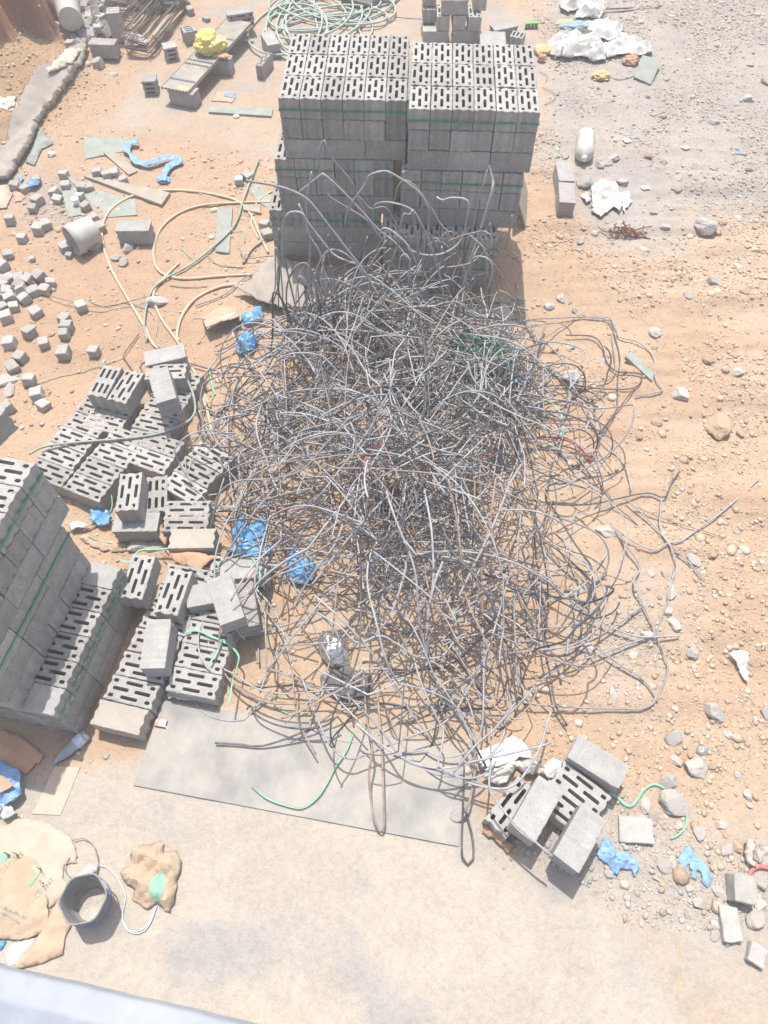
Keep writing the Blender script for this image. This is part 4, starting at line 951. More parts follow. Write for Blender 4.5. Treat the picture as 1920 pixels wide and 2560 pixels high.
def build_heap():
    rng = np.random.default_rng(23)
    zones = lambda x, y: ('top end' if y > 5 else 'middle' if y > 3.4 else 'front') + (' left' if x < -.45 else ' right' if x > .75 else ' centre')
    kind = {'g': 'grey', 'd': 'dark', 'r': 'rusty'}
    n_ind = 0
    for i in range(1080):
        x, y = heap_point(rng, 1.0 if i > 95 else 1.25)
        if i < 95: L, k, b, r = rng.uniform(1.4, 3.4), rng.uniform(.8, 1.15), 1.0, rng.choice([.0062, .0074, .0086])
        elif i < 470: L, k, b, r = rng.uniform(.6, 1.6), rng.uniform(.35, 1.15), 1.1, rng.choice([.0052, .0064, .0076])
        else: L, k, b, r = rng.uniform(.25, .9), rng.uniform(.12, 1.15), 1.2, rng.choice([.0048, .006, .0072])
        c = rng.choice(['g', 'g', 'g', 'd', 'r'], p=[.18, .18, .14, .34, .16])
        a = rng.uniform(0, 6.283); z = gz1(x, y) + k * shell(x, y) + .02
        pts = wander(rng, (x, y, z), (math.cos(a), math.sin(a), rng.normal() * (.25 if i < 470 else .45)), L, k, b, zfree=.3)
        col = None
        if (i < 95 or (k > .8 and i < 470)) and n_ind < 210:
            n_ind += 1; me = MB(); tube(me, pts, r, 6)
            zn = zones(*pts[len(pts) // 2][:2]); ln = 'long' if L > 1.4 else 'shorter'
            tag(obj('steel_bar', me.mesh('steel_bar', True), BM[c]), f'{ln} bent {kind[c]} bar tangled into the {zn} of the heap', 'steel bar', f'{ln} {kind[c]} bars in the {zn} of the heap')
        else: tube(SINK[c], pts[::1], r, 5)
    # arches that spring up along the back of the heap
    for i in range(74):
        x0, y0 = rng.uniform(-1.0, 1.0), rng.uniform(5.3, 5.98); a = rng.uniform(0, 6.283); sp = rng.uniform(.15, .55); x1 = np.clip(x0 + math.cos(a) * sp * 1.6, -1.2, 1.15); y1 = min(y0 + math.sin(a) * sp, 6.0); hh = rng.uniform(.3, 1.1)
        q = [np.array([x0 + (x1 - x0) * t + rng.normal() * .05, y0 + (y1 - y0) * t, .12 + hh * (math.sin(math.pi * min(t * 1.25, 1)) if i % 3 else t) + rng.normal() * .03]) for t in (0, .22, .45, .7, 1)]
        c = rng.choice(['g', 'g', 'd', 'r'], p=[.35, .2, .2, .25]); me = MB(); tube(me, crs(q, .03), rng.choice([.0065, .0078, .009]), 6)
        tag(obj('steel_bar', me.mesh('steel_bar', True), BM[c]), f'{kind[c]} bar arching up at the back of the heap before the stacks', 'steel bar', f'{kind[c]} arching bars at the back of the heap')
    # short cut ends packed into the core
    for i in range(820):
        x, y = heap_point(rng, .9)
        if y < 3.1 and rng.random() < .5: continue
        if (x - .1) ** 2 / 1.5 + (y - 4.2) ** 2 / 3.2 > 1 and rng.random() < .75: continue
        c = rng.choice(['g', 'd', 'r'], p=[.36, .52, .12]); k = rng.uniform(.02, .95); a = rng.uniform(0, 6.283)
        tube(SINK[c], wander(rng, (x, y, gz1(x, y) + k * shell(x, y) + .02), (math.cos(a), math.sin(a), rng.normal() * .6), rng.uniform(.12, .5), k, 1.3, zfree=.5), rng.choice([.005, .0062, .0075]), 5)
    root = None
    names = {'g': 'grey', 'd': 'dark', 'r': 'rusty'}
    for c in 'gdr':
        tag(obj('steel_bar_tangle', SINK[c].mesh('steel_bar_tangle', True), BM[c]), f'mass of short {names[c]} bar pieces matted inside the heap', 'steel bars', kind='stuff')
build_heap()
# ------------------------------------------------------------------ soft and flat things
def outline_sheet(name, px, m, label, cat, h=.0, amp=.012, freq=9, res=.02, jag=.3, seed=0, group=None, thick=.0015, lift=None, pts3=None, fold=0.0, parent=None, zoff=.004):
    """a wrinkled sheet whose edge follows photo points; it lies on the ground at height h"""
    rng = np.random.default_rng(seed + 5)
    W = np.array([PG(a, b, h) for a, b in px]) if pts3 is None else np.asarray(pts3, float)
    o = W[:, :2]; e = []
    for i in range(len(o)):                                # edge with small tears
        a, b = o[i], o[(i + 1) % len(o)]; n = max(1, int(np.linalg.norm(b - a) / res)); 
        for t in np.arange(n) / n: e.append(a + (b - a) * t + (rng.normal(size=2) * res * jag * (.4 + 1.2 * (rng.random() < .2)) if t else 0))
    e = np.array(e); lo, hi = e.min(0), e.max(0); g = []
    for x in np.arange(lo[0], hi[0], res):
        for y in np.arange(lo[1], hi[1], res): g.append((x + rng.normal() * res * .2, y + rng.normal() * res * .2))
    g = np.array(g); sd_ = sdist(e, g[:, 0], g[:, 1]); g = g[sd_ > res * .5]
    allp = [Vector(q) for q in np.vstack([e, g])] if len(g) else [Vector(q) for q in e]
    vs, _, fs, *_ = geometry.delaunay_2d_cdt(allp, [], [list(range(len(e)))], 1, 1e-6)
    x = np.array([v.x for v in vs]); y = np.array([v.y for v in vs]); dd = np.maximum(sdist(e, x, y), 0)
    z = amp * (1.9 * creases(x, y, freq * (1.35 if 'paper' in m else .9), seed) + .3 * n2(x, y, freq * .5, 2, 330 + seed)) + fold * np.sin((x * .8 + y * .6) * freq * 1.4)
    base = np.array([gz1(a, b) for a, b in zip(x, y)])
    if lift: z = z + lift(x, y, dd) * (.35 + .9 * n2(x, y, freq * .55, 2, 360 + seed)) * (.55 + .75 * creases(x, y, freq * .9, seed + 50, 3))
    z = base + h + zoff + z * (1 if lift else (.35 + .65 * sstep(0, .05, dd)))
    V = np.c_[x, y, z]; mb = MB(); n = len(V)
    F = [tuple(f) for f in fs]; a0 = V[F[0][0]]; nr = np.cross(V[F[0][1]] - a0, V[F[0][2]] - a0)[2]
    if nr < 0: F = [f[::-1] for f in F]
    mb.add(V, F); me = mb.mesh(name, True); me.set_sharp_from_angle(angle=R(24)); ob = obj(name, me, MAT[m], parent)
    md = ob.modifiers.new('thickness', 'SOLIDIFY'); md.thickness = thick; md.offset = 1
    return tag(ob, label, cat, group)

def lump(name, c, size, m, label, cat, yaw=0, seed=0, amp=.3, freq=2.2, ridged=True, sub=5, flat=.55, group=None, parent=None, smooth=True):
    """a crumpled bundle resting on what is below it"""
    v, f = ico(sub); off = np.array([seed * 3.1, seed * 1.7, seed * .9]); q = v * freq + off
    d = 1 + amp * 2 * (fbm(q, 4, seed, ridged) - .5) + amp * .8 * (vnoise(v * 1.1 + off, seed + 9) - .5)
    if ridged:
        r9 = np.random.default_rng(seed + 70); k_ = 0; w9 = 1.0; f9 = freq * .55
        for o in range(4):
            for _ in range(3):
                dr = r9.normal(size=3); dr /= np.linalg.norm(dr); k_ = k_ + w9 * np.abs(((v @ dr * f9 + r9.uniform(0, 5) + .35 * vnoise(v * 2.1 + off, o)) % 1) * 2 - 1)
            f9 *= 1.8; w9 *= .6
        d = 1 + amp * 1.5 * (k_ / k_.mean() - 1) + amp * .8 * (vnoise(v * 1.1 + off, seed + 9) - .5)
    v = v * d[:, None]; v[:, 2] = np.maximum(v[:, 2], -flat) + flat
    v = v * np.array([size[0], size[1], size[2]]) / np.array([1, 1, 1 + flat]); v = v @ rz(yaw).T + np.asarray(c)
    mb = MB(); mb.add(v, f); me_ = mb.mesh(name, smooth); me_.set_sharp_from_angle(angle=R(26)); return tag(obj(name, me_, MAT[m], parent), label, cat, group)

def ribbon(name, pts, w_, m, label, cat, h=.006, seed=0, group=None, wave=.01, twist=.5, pts3=None, thick=.0012, crinkle=0.0, cols=2):
    p = crs([PG(a, b, hh if hh is not None else h) for a, b, hh in [(q + (None,))[:3] for q in pts]], .012) if pts3 is None else crs(pts3, .012)
    rng = np.random.default_rng(seed); n = len(p); t = np.gradient(p, axis=0); t /= np.linalg.norm(t, axis=1)[:, None] + 1e-9
    s = np.arange(n) * .012; s3 = np.stack([s * 3.2, s * 0 + seed * 1.3, s * 0], -1)
    ang = (vnoise(s3, 5) - .5) * 2 * twist; p = p + np.array([0, 0, 1]) * (vnoise(s3 * 1.3, 8) * wave)[:, None]
    sd_ = np.cross(t, [0, 0, 1.0]); sd_ /= np.linalg.norm(sd_, axis=1)[:, None] + 1e-9
    nn = np.cross(sd_, t); dirv = sd_ * np.cos(ang)[:, None] + nn * np.sin(ang)[:, None]
    V = []; 
    for k in range(cols):
        a = k / (cols - 1) - .5; ww = w_ * (1 + .5 * crinkle * (vnoise(s3 * 2.5 + 3, 4) - .5) * 2)
        q = p + dirv * (a * ww)[:, None]
        if crinkle: q = q + nn * ((fbm(np.stack([s * 26, s * 0 + a * 7 + seed, s * 0], -1), 2, 3, True) - .4) * crinkle * w_ * .55)[:, None]
        V.append(q)
    V = np.stack(V, 1); zmin = np.array([[gz1(*q[:2]) for q in row] for row in V]) if pts3 is None else -9
    V[..., 2] = np.maximum(V[..., 2], zmin + .003); F = []
    for i in range(n - 1):
        for k in range(cols - 1): F.append((i * cols + k, i * cols + k + 1, (i + 1) * cols + k + 1, (i + 1) * cols + k))
    mb = MB(); mb.add(V.reshape(-1, 3), F); ob = obj(name, mb.mesh(name, True), MAT[m])
    md = ob.modifiers.new('thickness', 'SOLIDIFY'); md.thickness = thick; md.offset = 0
    return tag(ob, label, cat, group)

def hose(name, pts, r, m, label, cat='hose', h=None, group=None, s=8):
    h = r if h is None else h
    p = crs([PG(q[0], q[1], q[2] if len(q) > 2 else h) for q in pts], .03); mb = MB(); tube(mb, p, r, s)
    return tag(obj(name, mb.mesh(name, True), MAT[m]), label, cat, group)

def board(name, px, th, m, label, cat, h=.0, hs=None, group=None, bev=.002):
    """a flat board: four corners of its top face, anticlockwise or clockwise"""
    W = np.array([PG(a, b, (h if hs is None else hs[i]) + th) for i, (a, b) in enumerate(px)]); c = W.mean(0)
    if hs is None: W[:, 2] = np.median(W[:, 2])
    e = W[1] - W[0]; yaw = math.atan2(e[1], e[0]); r = rz(yaw); q = (W - c) @ r; n = len(q)
    if sum(q[i][0] * q[(i + 1) % n][1] - q[(i + 1) % n][0] * q[i][1] for i in range(n)) < 0: q = q[::-1]
    V = np.vstack([q, q - [0, 0, th]]); F = [tuple(range(n)), tuple(range(n, 2 * n))[::-1]] + [(n + i, n + (i + 1) % n, (i + 1) % n, i) for i in range(n)]
    mb = MB(); mb.add(V, F); me = mb.mesh(name); bevel_mesh(me, bev)
    o = obj(name, me, MAT[m]); o.location = c; o.rotation_euler = (0, 0, yaw); return tag(o, label, cat, group)

def lathe_v(prof, n=28, jit=None):
    V = []; F = []; th = np.arange(n) * 2 * np.pi / n
    for (r, z) in prof:
        for t in th: V.append((r * math.cos(t), r * math.sin(t), z))
    for i in range(len(prof) - 1):
        for k in range(n): F.append((i * n + k, i * n + (k + 1) % n, (i + 1) * n + (k + 1) % n, (i + 1) * n + k))
    return np.array(V), F

# ---- plywood and what lies on it
board('plywood_sheet', [(408, 1751), (1156, 1876), (1147, 2116), (333, 1963)], .018, 'ply', 'large grey weathered plywood sheet lying in front of the bar heap', 'plywood')
def pack():
    a, b = PG(383, 1806, .02), PG(424, 1812, .02); c = (a + b) / 2; yaw = math.atan2(b[1] - a[1], b[0] - a[0]); z = c[2] + .004
    root = empty('cigarette_pack', (c[0], c[1], z), 'small red and grey cigarette pack lying on the plywood sheet', 'cigarette pack'); root.rotation_euler = (0, 0, yaw)
    mb = MB(); box(mb, (0, 0, .012), (.088, .056, .022)); obj('box', bevel_mesh(mb.mesh('box'), .002), MAT['red_pack'], root)
    mb = MB(); box(mb, (.018, 0, .0242), (.05, .052, .002)); obj('printed_panel', mb, MAT['pack_grey'], root)
    mb = MB(); th = np.arange(20) * 2 * np.pi / 20; V = np.r_[np.c_[.002 + .011 * np.cos(th), .025 * np.sin(th), th * 0 + .0268], np.c_[.002 + .011 * np.cos(th), .025 * np.sin(th), th * 0 + .0235]]
    mb.add(V, [tuple(range(20))] + [(20 + i, 20 + (i + 1) % 20, (i + 1) % 20, i) for i in range(20)]); obj('oval_badge', mb, MAT['white_card'], root)
    mb = MB(); V = np.r_[np.c_[-.03 + .012 * np.cos(th), .010 + .014 * np.sin(th), th * 0 + .0245], np.c_[-.03 + .012 * np.cos(th), .010 + .014 * np.sin(th), th * 0 + .0225]]
    mb.add(V, [tuple(range(20))] + [(20 + i, 20 + (i + 1) % 20, (i + 1) % 20, i) for i in range(20)]); obj('round_mark', mb, MAT['pink_pack'], root)
    mb = MB(); tube(mb, [(.036, -.012, .016), (.066, -.036, .004)], .0035, 6); obj('cigarette', mb, MAT['white_card'], root)
pack()

# ---- bottom left: sacks, bucket, bottle
a5 = lambda a, b: (a * .294, 1800 + b * .294)
outline_sheet('paper_sack', [a5(*q) for q in [(-130, 870), (0, 860), (60, 900), (150, 835), (330, 850), (440, 890), (600, 990), (645, 1080), (660, 1215), (548, 1235), (535, 1340), (590, 1400), (565, 1480), (430, 1600), (300, 1560), (-130, 1560)]], 'paper_pale', 'flattened pale paper sack under the printed one, bottom left', 'paper sack', amp=.020, freq=2.6, seed=2, group='opened cement sacks')
outline_sheet('paper_sack', [a5(*q) for q in [(560, 1440), (520, 1580), (640, 1690), (560, 1850), (545, 1990), (360, 2070), (200, 2110), (85, 2122), (330, 1840), (430, 1640)]], 'paper', 'torn brown paper sack flap between the bucket and the ledge', 'paper sack', amp=.030, freq=3, seed=4, group='opened cement sacks')
sack = outline_sheet('paper_sack', [a5(*q) for q in [(-130, 1150), (0, 1140), (180, 1145), (300, 1180), (365, 1250), (400, 1420), (425, 1560), (430, 1690), (390, 1780), (310, 1835), (160, 1875), (90, 1862), (-130, 1880)]], 'paper', 'tan paper cement sack with faded green print, bottom left corner', 'paper sack', amp=.022, freq=3.4, seed=7, group='opened cement sacks', lift=lambda x, y, d: .08 * sstep(0, .2, d))
def sack_print():
    from mathutils.bvhtree import BVHTree
    bv = BVHTree.FromObject(sack, bpy.context.evaluated_depsgraph_get())
    def drape(name, pts2, faces, m):
        V = []
        for x, y in pts2:
            hit = bv.ray_cast(Vector((x, y, 3)), Vector((0, 0, -1))); V.append((x, y, (hit[0].z if hit[0] else gz1(x, y) + .12) + .005))
        mb = MB(); mb.add(V, faces); obj(name, mb.mesh(name), MAT[m], sack)
    def text(body, at, toward, size, m):
        cu = bpy.data.curves.new('lettering', 'FONT'); cu.body = body; cu.size = size; cu.resolution_u = 2
        t = bpy.data.objects.new('lettering', cu); COL.objects.link(t); bpy.context.view_layer.update()
        me = bpy.data.meshes.new_from_object(t.evaluated_get(bpy.context.evaluated_depsgraph_get())); bpy.data.objects.remove(t); bpy.data.curves.remove(cu)
        bm = bmesh.new(); bm.from_mesh(me); bmesh.ops.subdivide_edges(bm, edges=[e for e in bm.edges if e.calc_length() > .02], cuts=2); bmesh.ops.subdivide_edges(bm, edges=[e for e in bm.edges if e.calc_length() > .006], cuts=1); bmesh.ops.triangulate(bm, faces=bm.faces[:])
        A, B = P(*at, .1), P(*toward, .1); yaw = math.atan2(B[1] - A[1], B[0] - A[0]); c, s = math.cos(yaw), math.sin(yaw)
        pts = [(A[0] + v.co.x * c - v.co.y * s, A[1] + v.co.x * s + v.co.y * c) for v in bm.verts]
        fs = [tuple(v.index for v in f.verts) for f in bm.faces]; bm.free(); drape('lettering', pts, fs, m)
    s2 = lambda a, b: (a * .1537, 2060 + b * .1537)
    text('CEMENT', s2(545, 1225), s2(680, 1030), .046, 'ink_grey')
    text('CEMENT', s2(20, 820), s2(140, 660), .05, 'ink_grey')
    # a rounded green bar print and the two lines of script as strokes
    def patch(px, m, name='printed_patch'):
        q = np.array([P(*a, .1)[:2] for a in px]); g = []
        n = 8
        for i in range(n + 1):
            for j in range(n + 1):
                u, v = i / n, j / n; g.append((q[0] * (1 - u) + q[1] * u) * (1 - v) + (q[3] * (1 - u) + q[2] * u) * v)
        drape(name, g, [(i * (n + 1) + j, i * (n + 1) + j + 1, (i + 1) * (n + 1) + j + 1, (i + 1) * (n + 1) + j) for i in range(n) for j in range(n)], m)
    patch([s2(-60, 470), s2(120, 465), s2(20, 610), s2(-60, 610)], 'ink_green')
    patch([s2(600, 720), s2(640, 700), s2(480, 1000), s2(430, 1000)], 'ink_green')
    rng = np.random.default_rng(3); pts = []; fs = []
    for line, (x0, y0, x1, y1, hgt) in enumerate(((-20, 1350, 420, 1560, 70), (0, 1450, 300, 1630, 45))):
        for t in np.linspace(0, 1, 26):
            if rng.random() < .2: continue
            x = x0 + (x1 - x0) * t; y = y0 + (y1 - y0) * t; hh = hgt * rng.uniform(.3, 1); ww = rng.uniform(5, 16)
            q = [P(*s2(x, y), .1)[:2], P(*s2(x + ww, y + ww * .4), .1)[:2], P(*s2(x + ww + hh * .25, y + ww * .4 - hh), .1)[:2], P(*s2(x + hh * .25, y - hh), .1)[:2]]
            o = len(pts); pts += [tuple(p) for p in q]; fs.append((o, o + 1, o + 2, o + 3))
    drape('lettering', pts, fs, 'ink_grey')
sack_print()
sk2 = outline_sheet('paper_sack', [a5(*q) for q in [(1030, 1300), (1130, 1230), (1110, 1150), (1160, 1080), (1290, 1060), (1380, 1030), (1400, 1130), (1500, 1110), (1550, 1200), (1540, 1290), (1510, 1360), (1490, 1560), (1455, 1640), (1400, 1620), (1340, 1560), (1260, 1610), (1130, 1530), (1160, 1440), (1060, 1370)]], 'paper', 'crumpled brown paper sack with a green oval, right of the bucket', 'paper sack', amp=.055, freq=4.2, seed=9, group='opened cement sacks')
def oval_print():
    from mathutils.bvhtree import BVHTree
    bpy.context.view_layer.update(); bv = BVHTree.FromObject(sk2, bpy.context.evaluated_depsgraph_get()); V = []; c0 = np.array(a5(1350, 1420)); 
    ring = 7; n = 24
    for k in range(ring + 1):
        for i in range(n):
            t = i * 2 * math.pi / n; e = np.array([62 * math.cos(t) * k / ring, 122 * math.sin(t) * k / ring]); e = np.array([e[0] - e[1] * .18, e[1] + e[0] * .1]) * .294
            p = P(c0[0] + e[0], c0[1] + e[1], .06); hit = bv.ray_cast(Vector((p[0], p[1], 3)), Vector((0, 0, -1))); V.append((p[0], p[1], (hit[0].z if hit[0] else gz1(p[0], p[1]) + .05) + .003))
    F = [(k * n + i, k * n + (i + 1) % n, (k + 1) * n + (i + 1) % n, (k + 1) * n + i) for k in range(ring) for i in range(n)]
    mb = MB(); mb.add(V, F); obj('printed_oval', mb.mesh('printed_oval', True), MAT['ink_green'], sk2)
oval_print()
def bucket():
    c = PG(236, 2262); z0 = c[2] + .002
    ctop = P(220, 2241, z0 + .27); tilt = (ctop - np.array([c[0], c[1], z0 + .27]))[:2]
    root = empty('bucket', (c[0], c[1], z0), 'dark slate plastic bucket wound with blue wire beside the paper sacks', 'bucket')
    v, f = lathe_v([(.001, .004), (.104, .004), (.112, .012), (.130, .16), (.142, .285), (.149, .292), (.151, .305), (.145, .310), (.139, .302), (.126, .16), (.104, .018), (.001, .016)], 30)
    th = np.arctan2(v[:, 1], v[:, 0]); v[:, :2] *= (1 + .035 * np.sin(th * 6 + .5) * (v[:, 2] / .28) ** 2)[:, None]
    v[:, :2] += (v[:, 2:3] / .27) * tilt * .5
    mb = MB(); mb.add(v, f); obj('body', mb.mesh('body', True), MAT['plastic_dark'], root)
    mb = MB(); n = 14; V = []                                # pale band inside the rim, far right side
    for i in range(n + 1):
        t = R(35 + 75 * i / n)
        for (rr, zz) in ((.1375, .268), (.1330, .215 - .04 * math.sin(i / n * 3.1))): V.append((rr * math.cos(t) * .975 + tilt[0] * .5 * zz / .27, rr * math.sin(t) * .975 + tilt[1] * .5 * zz / .27, zz))
    mb.add(V, [(2 * i, 2 * i + 1, 2 * i + 3, 2 * i + 2) for i in range(n)]); obj('pale_inner_band', mb.mesh('pale_inner_band', True), MAT['plastic_pale'], root)
    v, f = lathe_v([(.001, .0195), (.100, .0195)], 24); mb = MB(); mb.add(v, f[:]); obj('sunlit_floor_tone', mb, MAT['rock_grey'], root)  # paler floor disc, the sunlit patch put into its colour
    mb = MB(); t = np.linspace(0, 2 * np.pi * 3.6, 260); rng = np.random.default_rng(2)
    r_ = .147 + .006 * vnoise(np.stack([t * .8, t * 0, t * 0], -1), 3); zz = .12 + .11 * vnoise(np.stack([t * .45, t * 0 + 4, t * 0], -1), 5) + .02 * np.sin(t * 1.0)
    tube(mb, np.c_[r_ * np.cos(t) + tilt[0] * .5 * zz / .27, r_ * np.sin(t) + tilt[1] * .5 * zz / .27, zz], .0028, 5); obj('blue_wire', mb.mesh('blue_wire', True), MAT['wire_blue'], root)
bucket()
hose('wire_coil', [a5(*q) for q in [(620, 1025), (700, 1005), (780, 1050), (820, 1130), (835, 1240), (800, 1340), (700, 1365), (600, 1340), (545, 1260), (590, 1170)]], .0035, 'wire_dark', 'loop of thin grey wire behind the dark bucket', 'wire', h=.03, s=5)
hose('wire_coil', [a5(*q) for q in [(800, 1235), (900, 1250), (980, 1320), (1040, 1420), (1070, 1520), (1040, 1640), (1060, 1760), (1140, 1815), (1230, 1790), (1290, 1700), (1330, 1580)]], .005, 'wire_pale', 'pale blue wire loop lying right of the dark bucket', 'wire', h=.012, s=5)
hose('wire_coil', [a5(*q) for q in [(1045, 1690), (1090, 1790), (1160, 1800), (1240, 1760), (1300, 1660), (1310, 1600)]], .004, 'wire_pale', 'second thinner pale wire loop between bucket and crumpled sack', 'wire', h=.01, s=5)
outline_sheet('plastic_film', [a5(*q) for q in [(690, 1290), (760, 1225), (840, 1240), (830, 1290), (720, 1330), (640, 1400), (580, 1520), (590, 1400)]], 'white_bag', 'white plastic film tucked behind the dark bucket rim', 'plastic film', h=.02, amp=.03, freq=10, seed=12)
outline_sheet('plastic_film', [a5(*q) for q in [(40, 1960), (130, 1890), (330, 1840), (260, 1970), (170, 2090), (60, 2090)]], 'white_bag', 'white plastic film under the tan cement sack by the ledge', 'plastic film', amp=.025, freq=9, seed=13)
outline_sheet('plastic_film', [a5(*q) for q in [(-60, 1870), (60, 1880), (20, 1950), (-60, 1970)]], 'blue_bag', 'scrap of blue plastic at the frame edge under the sack', 'plastic film', amp=.02, freq=9, seed=14)
hose('grass_stalk', [a5(*q) for q in [(448, 920), (455, 1050), (470, 1200)]], .0022, 'wire_dark', 'thin dark stalk lying on the pale paper sack', 'stalk', h=.012, s=4)
b5 = lambda a, b: (a * .1567, 1820 + b * .1567)
def bottle():
    a, b = PG(*b5(1390, 90), .048), PG(*b5(880, 540), .03); ax = b - a; L = np.linalg.norm(ax); z = Vector(ax / L)
    root = empty('plastic_bottle', a, 'dusty clear plastic bottle with a blue label at the near stack corner', 'bottle'); root.rotation_mode = 'QUATERNION'; root.rotation_quaternion = z.to_track_quat('Z', 'Y')
    v, f = lathe_v([(.001, 0), (.040, .0), (.046, .012), (.046, L * .42), (.041, L * .46), (.043, L * .62), (.030, L * .82), (.016, L * .93), (.016, L)], 24); mb = MB(); mb.add(v, f); obj('bottle_body', mb.mesh('bottle_body', True), MAT['glass'], root)
    v, f = lathe_v([(.0465, L * .13), (.0465, L * .36)], 24); mb = MB(); mb.add(v, f); obj('bottle_label', mb.mesh('bottle_label', True), MAT['label_blue'], root)
    v, f = lathe_v([(.001, L + .018), (.018, L + .016), (.018, L - .002)], 16); mb = MB(); mb.add(v, f); obj('bottle_cap', mb.mesh('bottle_cap', True), MAT['wire_blue'], root)
bottle()
outline_sheet('cardboard_sheet', [b5(*q) for q in [(-200, 60), (60, 40), (300, 110), (500, 250), (720, 440), (560, 620), (430, 750), (300, 680), (-200, 560)]], 'cardboard', 'brown cardboard sheet in the shade of the near stack', 'cardboard', amp=.015, freq=3, seed=15, lift=lambda x, y, d: .03 * sstep(0, .15, d))
outline_sheet('plastic_bag', [b5(*q) for q in [(-200, 590), (0, 560), (200, 620), (370, 690), (415, 800), (400, 930), (430, 1080), (300, 1220), (120, 1270), (60, 1400), (-200, 1430)]], 'blue_cloth', 'blue plastic bag in the shade at the left edge', 'plastic bag', amp=.07, freq=7, seed=16, lift=lambda x, y, d: .09 * sstep(0, .14, d))
outline_sheet('plastic_bag', [b5(*q) for q in [(70, 1440), (75, 1250), (170, 1240), (270, 1290), (350, 1370), (250, 1430), (130, 1490)]], 'white_bag', 'small white plastic bag below the blue one, left edge', 'plastic bag', amp=.05, freq=9, seed=17, lift=lambda x, y, d: .05 * sstep(0, .06, d))
board('card_flap', [b5(-60, 750), b5(30, 760), b5(215, 900), b5(150, 960), b5(-60, 1060)], .006, 'cardboard', 'torn card piece with a dark hole on the blue bag', 'cardboard', h=.16)
board('paving_flag', [b5(880, 610), b5(1280, 620), b5(960, 1390), b5(500, 1370)], .012, 'paper_pale', 'flat dusty board half in shadow below the plastic bottle', 'board', h=.0)
hose('white_straw', [b5(360, 1380), b5(342, 1450)], .005, 'white_card', 'tiny white straw end beside the white plastic bag', 'straw', s=6)

# ---- things round the tumbled blocks and inside the heap
c5 = lambda a, b: (480 + a * .1929, 640 + b * .1929)
def bagpair(name, px, m, lb, seed, hh=.09, amp=.05, freq=9): outline_sheet(name, px, m, lb, 'plastic bag', amp=amp, freq=freq, seed=seed, lift=lambda x, y, d: hh * sstep(0, .08, d), group=None)
bagpair('plastic_bag', [h2(*q) for q in [(1250, 130), (1270, 60), (1310, 40), (1345, 80), (1350, 130), (1400, 110), (1430, 60), (1490, 50), (1510, 120), (1500, 240), (1450, 270), (1250, 240), (1235, 200)]], 'blue_bag', 'pale blue upper part of plastic bag by the block with strap', 21)
bagpair('plastic_bag', [h2(*q) for q in [(1190, 330), (1230, 280), (1300, 245), (1420, 235), (1520, 260), (1540, 340), (1450, 370), (1300, 360)]], 'blue_bag', 'bright blue plastic bag behind the smooth block with the strap', 22, .08)
bagpair('plastic_bag', [C_(*q) for q in [(450, 470), (500, 440), (540, 470), (620, 500), (640, 560), (630, 640), (570, 690), (500, 680), (440, 650), (420, 560)]], 'blue_bag', 'shiny blue plastic bag half under the heap, right of the blocks', 23, .07)
bagpair('plastic_bag', [h1(*q) for q in [(550, 1480), (610, 1460), (700, 1490), (700, 1600), (630, 1610), (540, 1560)]], 'blue_bag', 'small blue plastic bag beside the standing slotted block', 24, .08)
bagpair('plastic_bag', [h1(*q) for q in [(370, 1600), (400, 1565), (500, 1580), (540, 1610), (440, 1625), (390, 1640)]], 'white_bag', 'white plastic scrap between the near stack and blue bag', 25, .04)
bagpair('plastic_bag', [c5(*q) for q in [(830, 690), (900, 690), (940, 800), (900, 870), (720, 930), (650, 870), (680, 800), (820, 750)]], 'blue_bag', 'blue plastic bag at the heap edge under the fibre sheet', 26, .06)
bagpair('plastic_bag', [c5(*q) for q in [(640, 1060), (740, 1020), (840, 1060), (860, 1150), (800, 1280), (700, 1280), (620, 1330), (570, 1230)]], 'blue_bag', 'blue plastic bag below the other at the heap left edge', 27, .08)
def fibre_sheet():
    q = [c5(*p) for p in [(1050, 20), (900, 120), (740, 380), (520, 400), (890, 600), (1200, 690), (1800, 640), (1900, 300), (1450, 120)]]
    outline_sheet('fibre_cement_sheet', q, 'tarp', 'grey corrugated fibre sheet propped under the back left of the heap', 'roof sheet', h=.10, amp=.006, freq=4, seed=30, thick=.012, lift=lambda x, y, d: .012 * np.sin((x * .9 + y * .3) * 62))
fibre_sheet()
def carton():
    px = [c5(130, 830), c5(190, 950), c5(620, 800), c5(590, 700), c5(400, 670)]
    outline_sheet('cardboard_carton', px, 'paper', 'folded kraft carton with a green strip, open at the heap edge', 'cardboard', h=.13, amp=.01, freq=4, seed=31, thick=.006, lift=lambda x, y, d: .0 * d)
    a = [PG(*c5(190, 950), .14), PG(*c5(240, 840), .15), PG(*c5(590, 720), .15), PG(*c5(480, 800), .145)]
    mb = MB(); mb.add(np.array(a), [(0, 1, 2, 3)]); o = obj('green_strip', mb, MAT['strap'], bpy.data.objects['cardboard_carton']); m = o.modifiers.new('t', 'SOLIDIFY'); m.thickness = .004
    W = [PG(*c5(130, 830), .13), PG(*c5(400, 670), .13), PG(*c5(590, 700), .13)]; mb = MB()
    for i in range(2):
        A, B = W[i], W[i + 1]; mb.add([A, B, [B[0], B[1], gz1(B[0], B[1])], [A[0], A[1], gz1(A[0], A[1])]], [(0, 1, 2, 3)])
    o = obj('carton_wall', mb, MAT['cardboard'], bpy.data.objects['cardboard_carton']); m = o.modifiers.new('t', 'SOLIDIFY'); m.thickness = .006
carton()
outline_sheet('cardboard_sheet', [h2(*q) for q in [(720, 300), (900, 305), (1110, 345), (960, 480), (930, 440), (800, 400), (770, 350)]], 'cardboard', 'torn brown cardboard wedged behind the tipped slotted blocks', 'cardboard', h=.16, amp=.03, freq=5, seed=32, thick=.004)
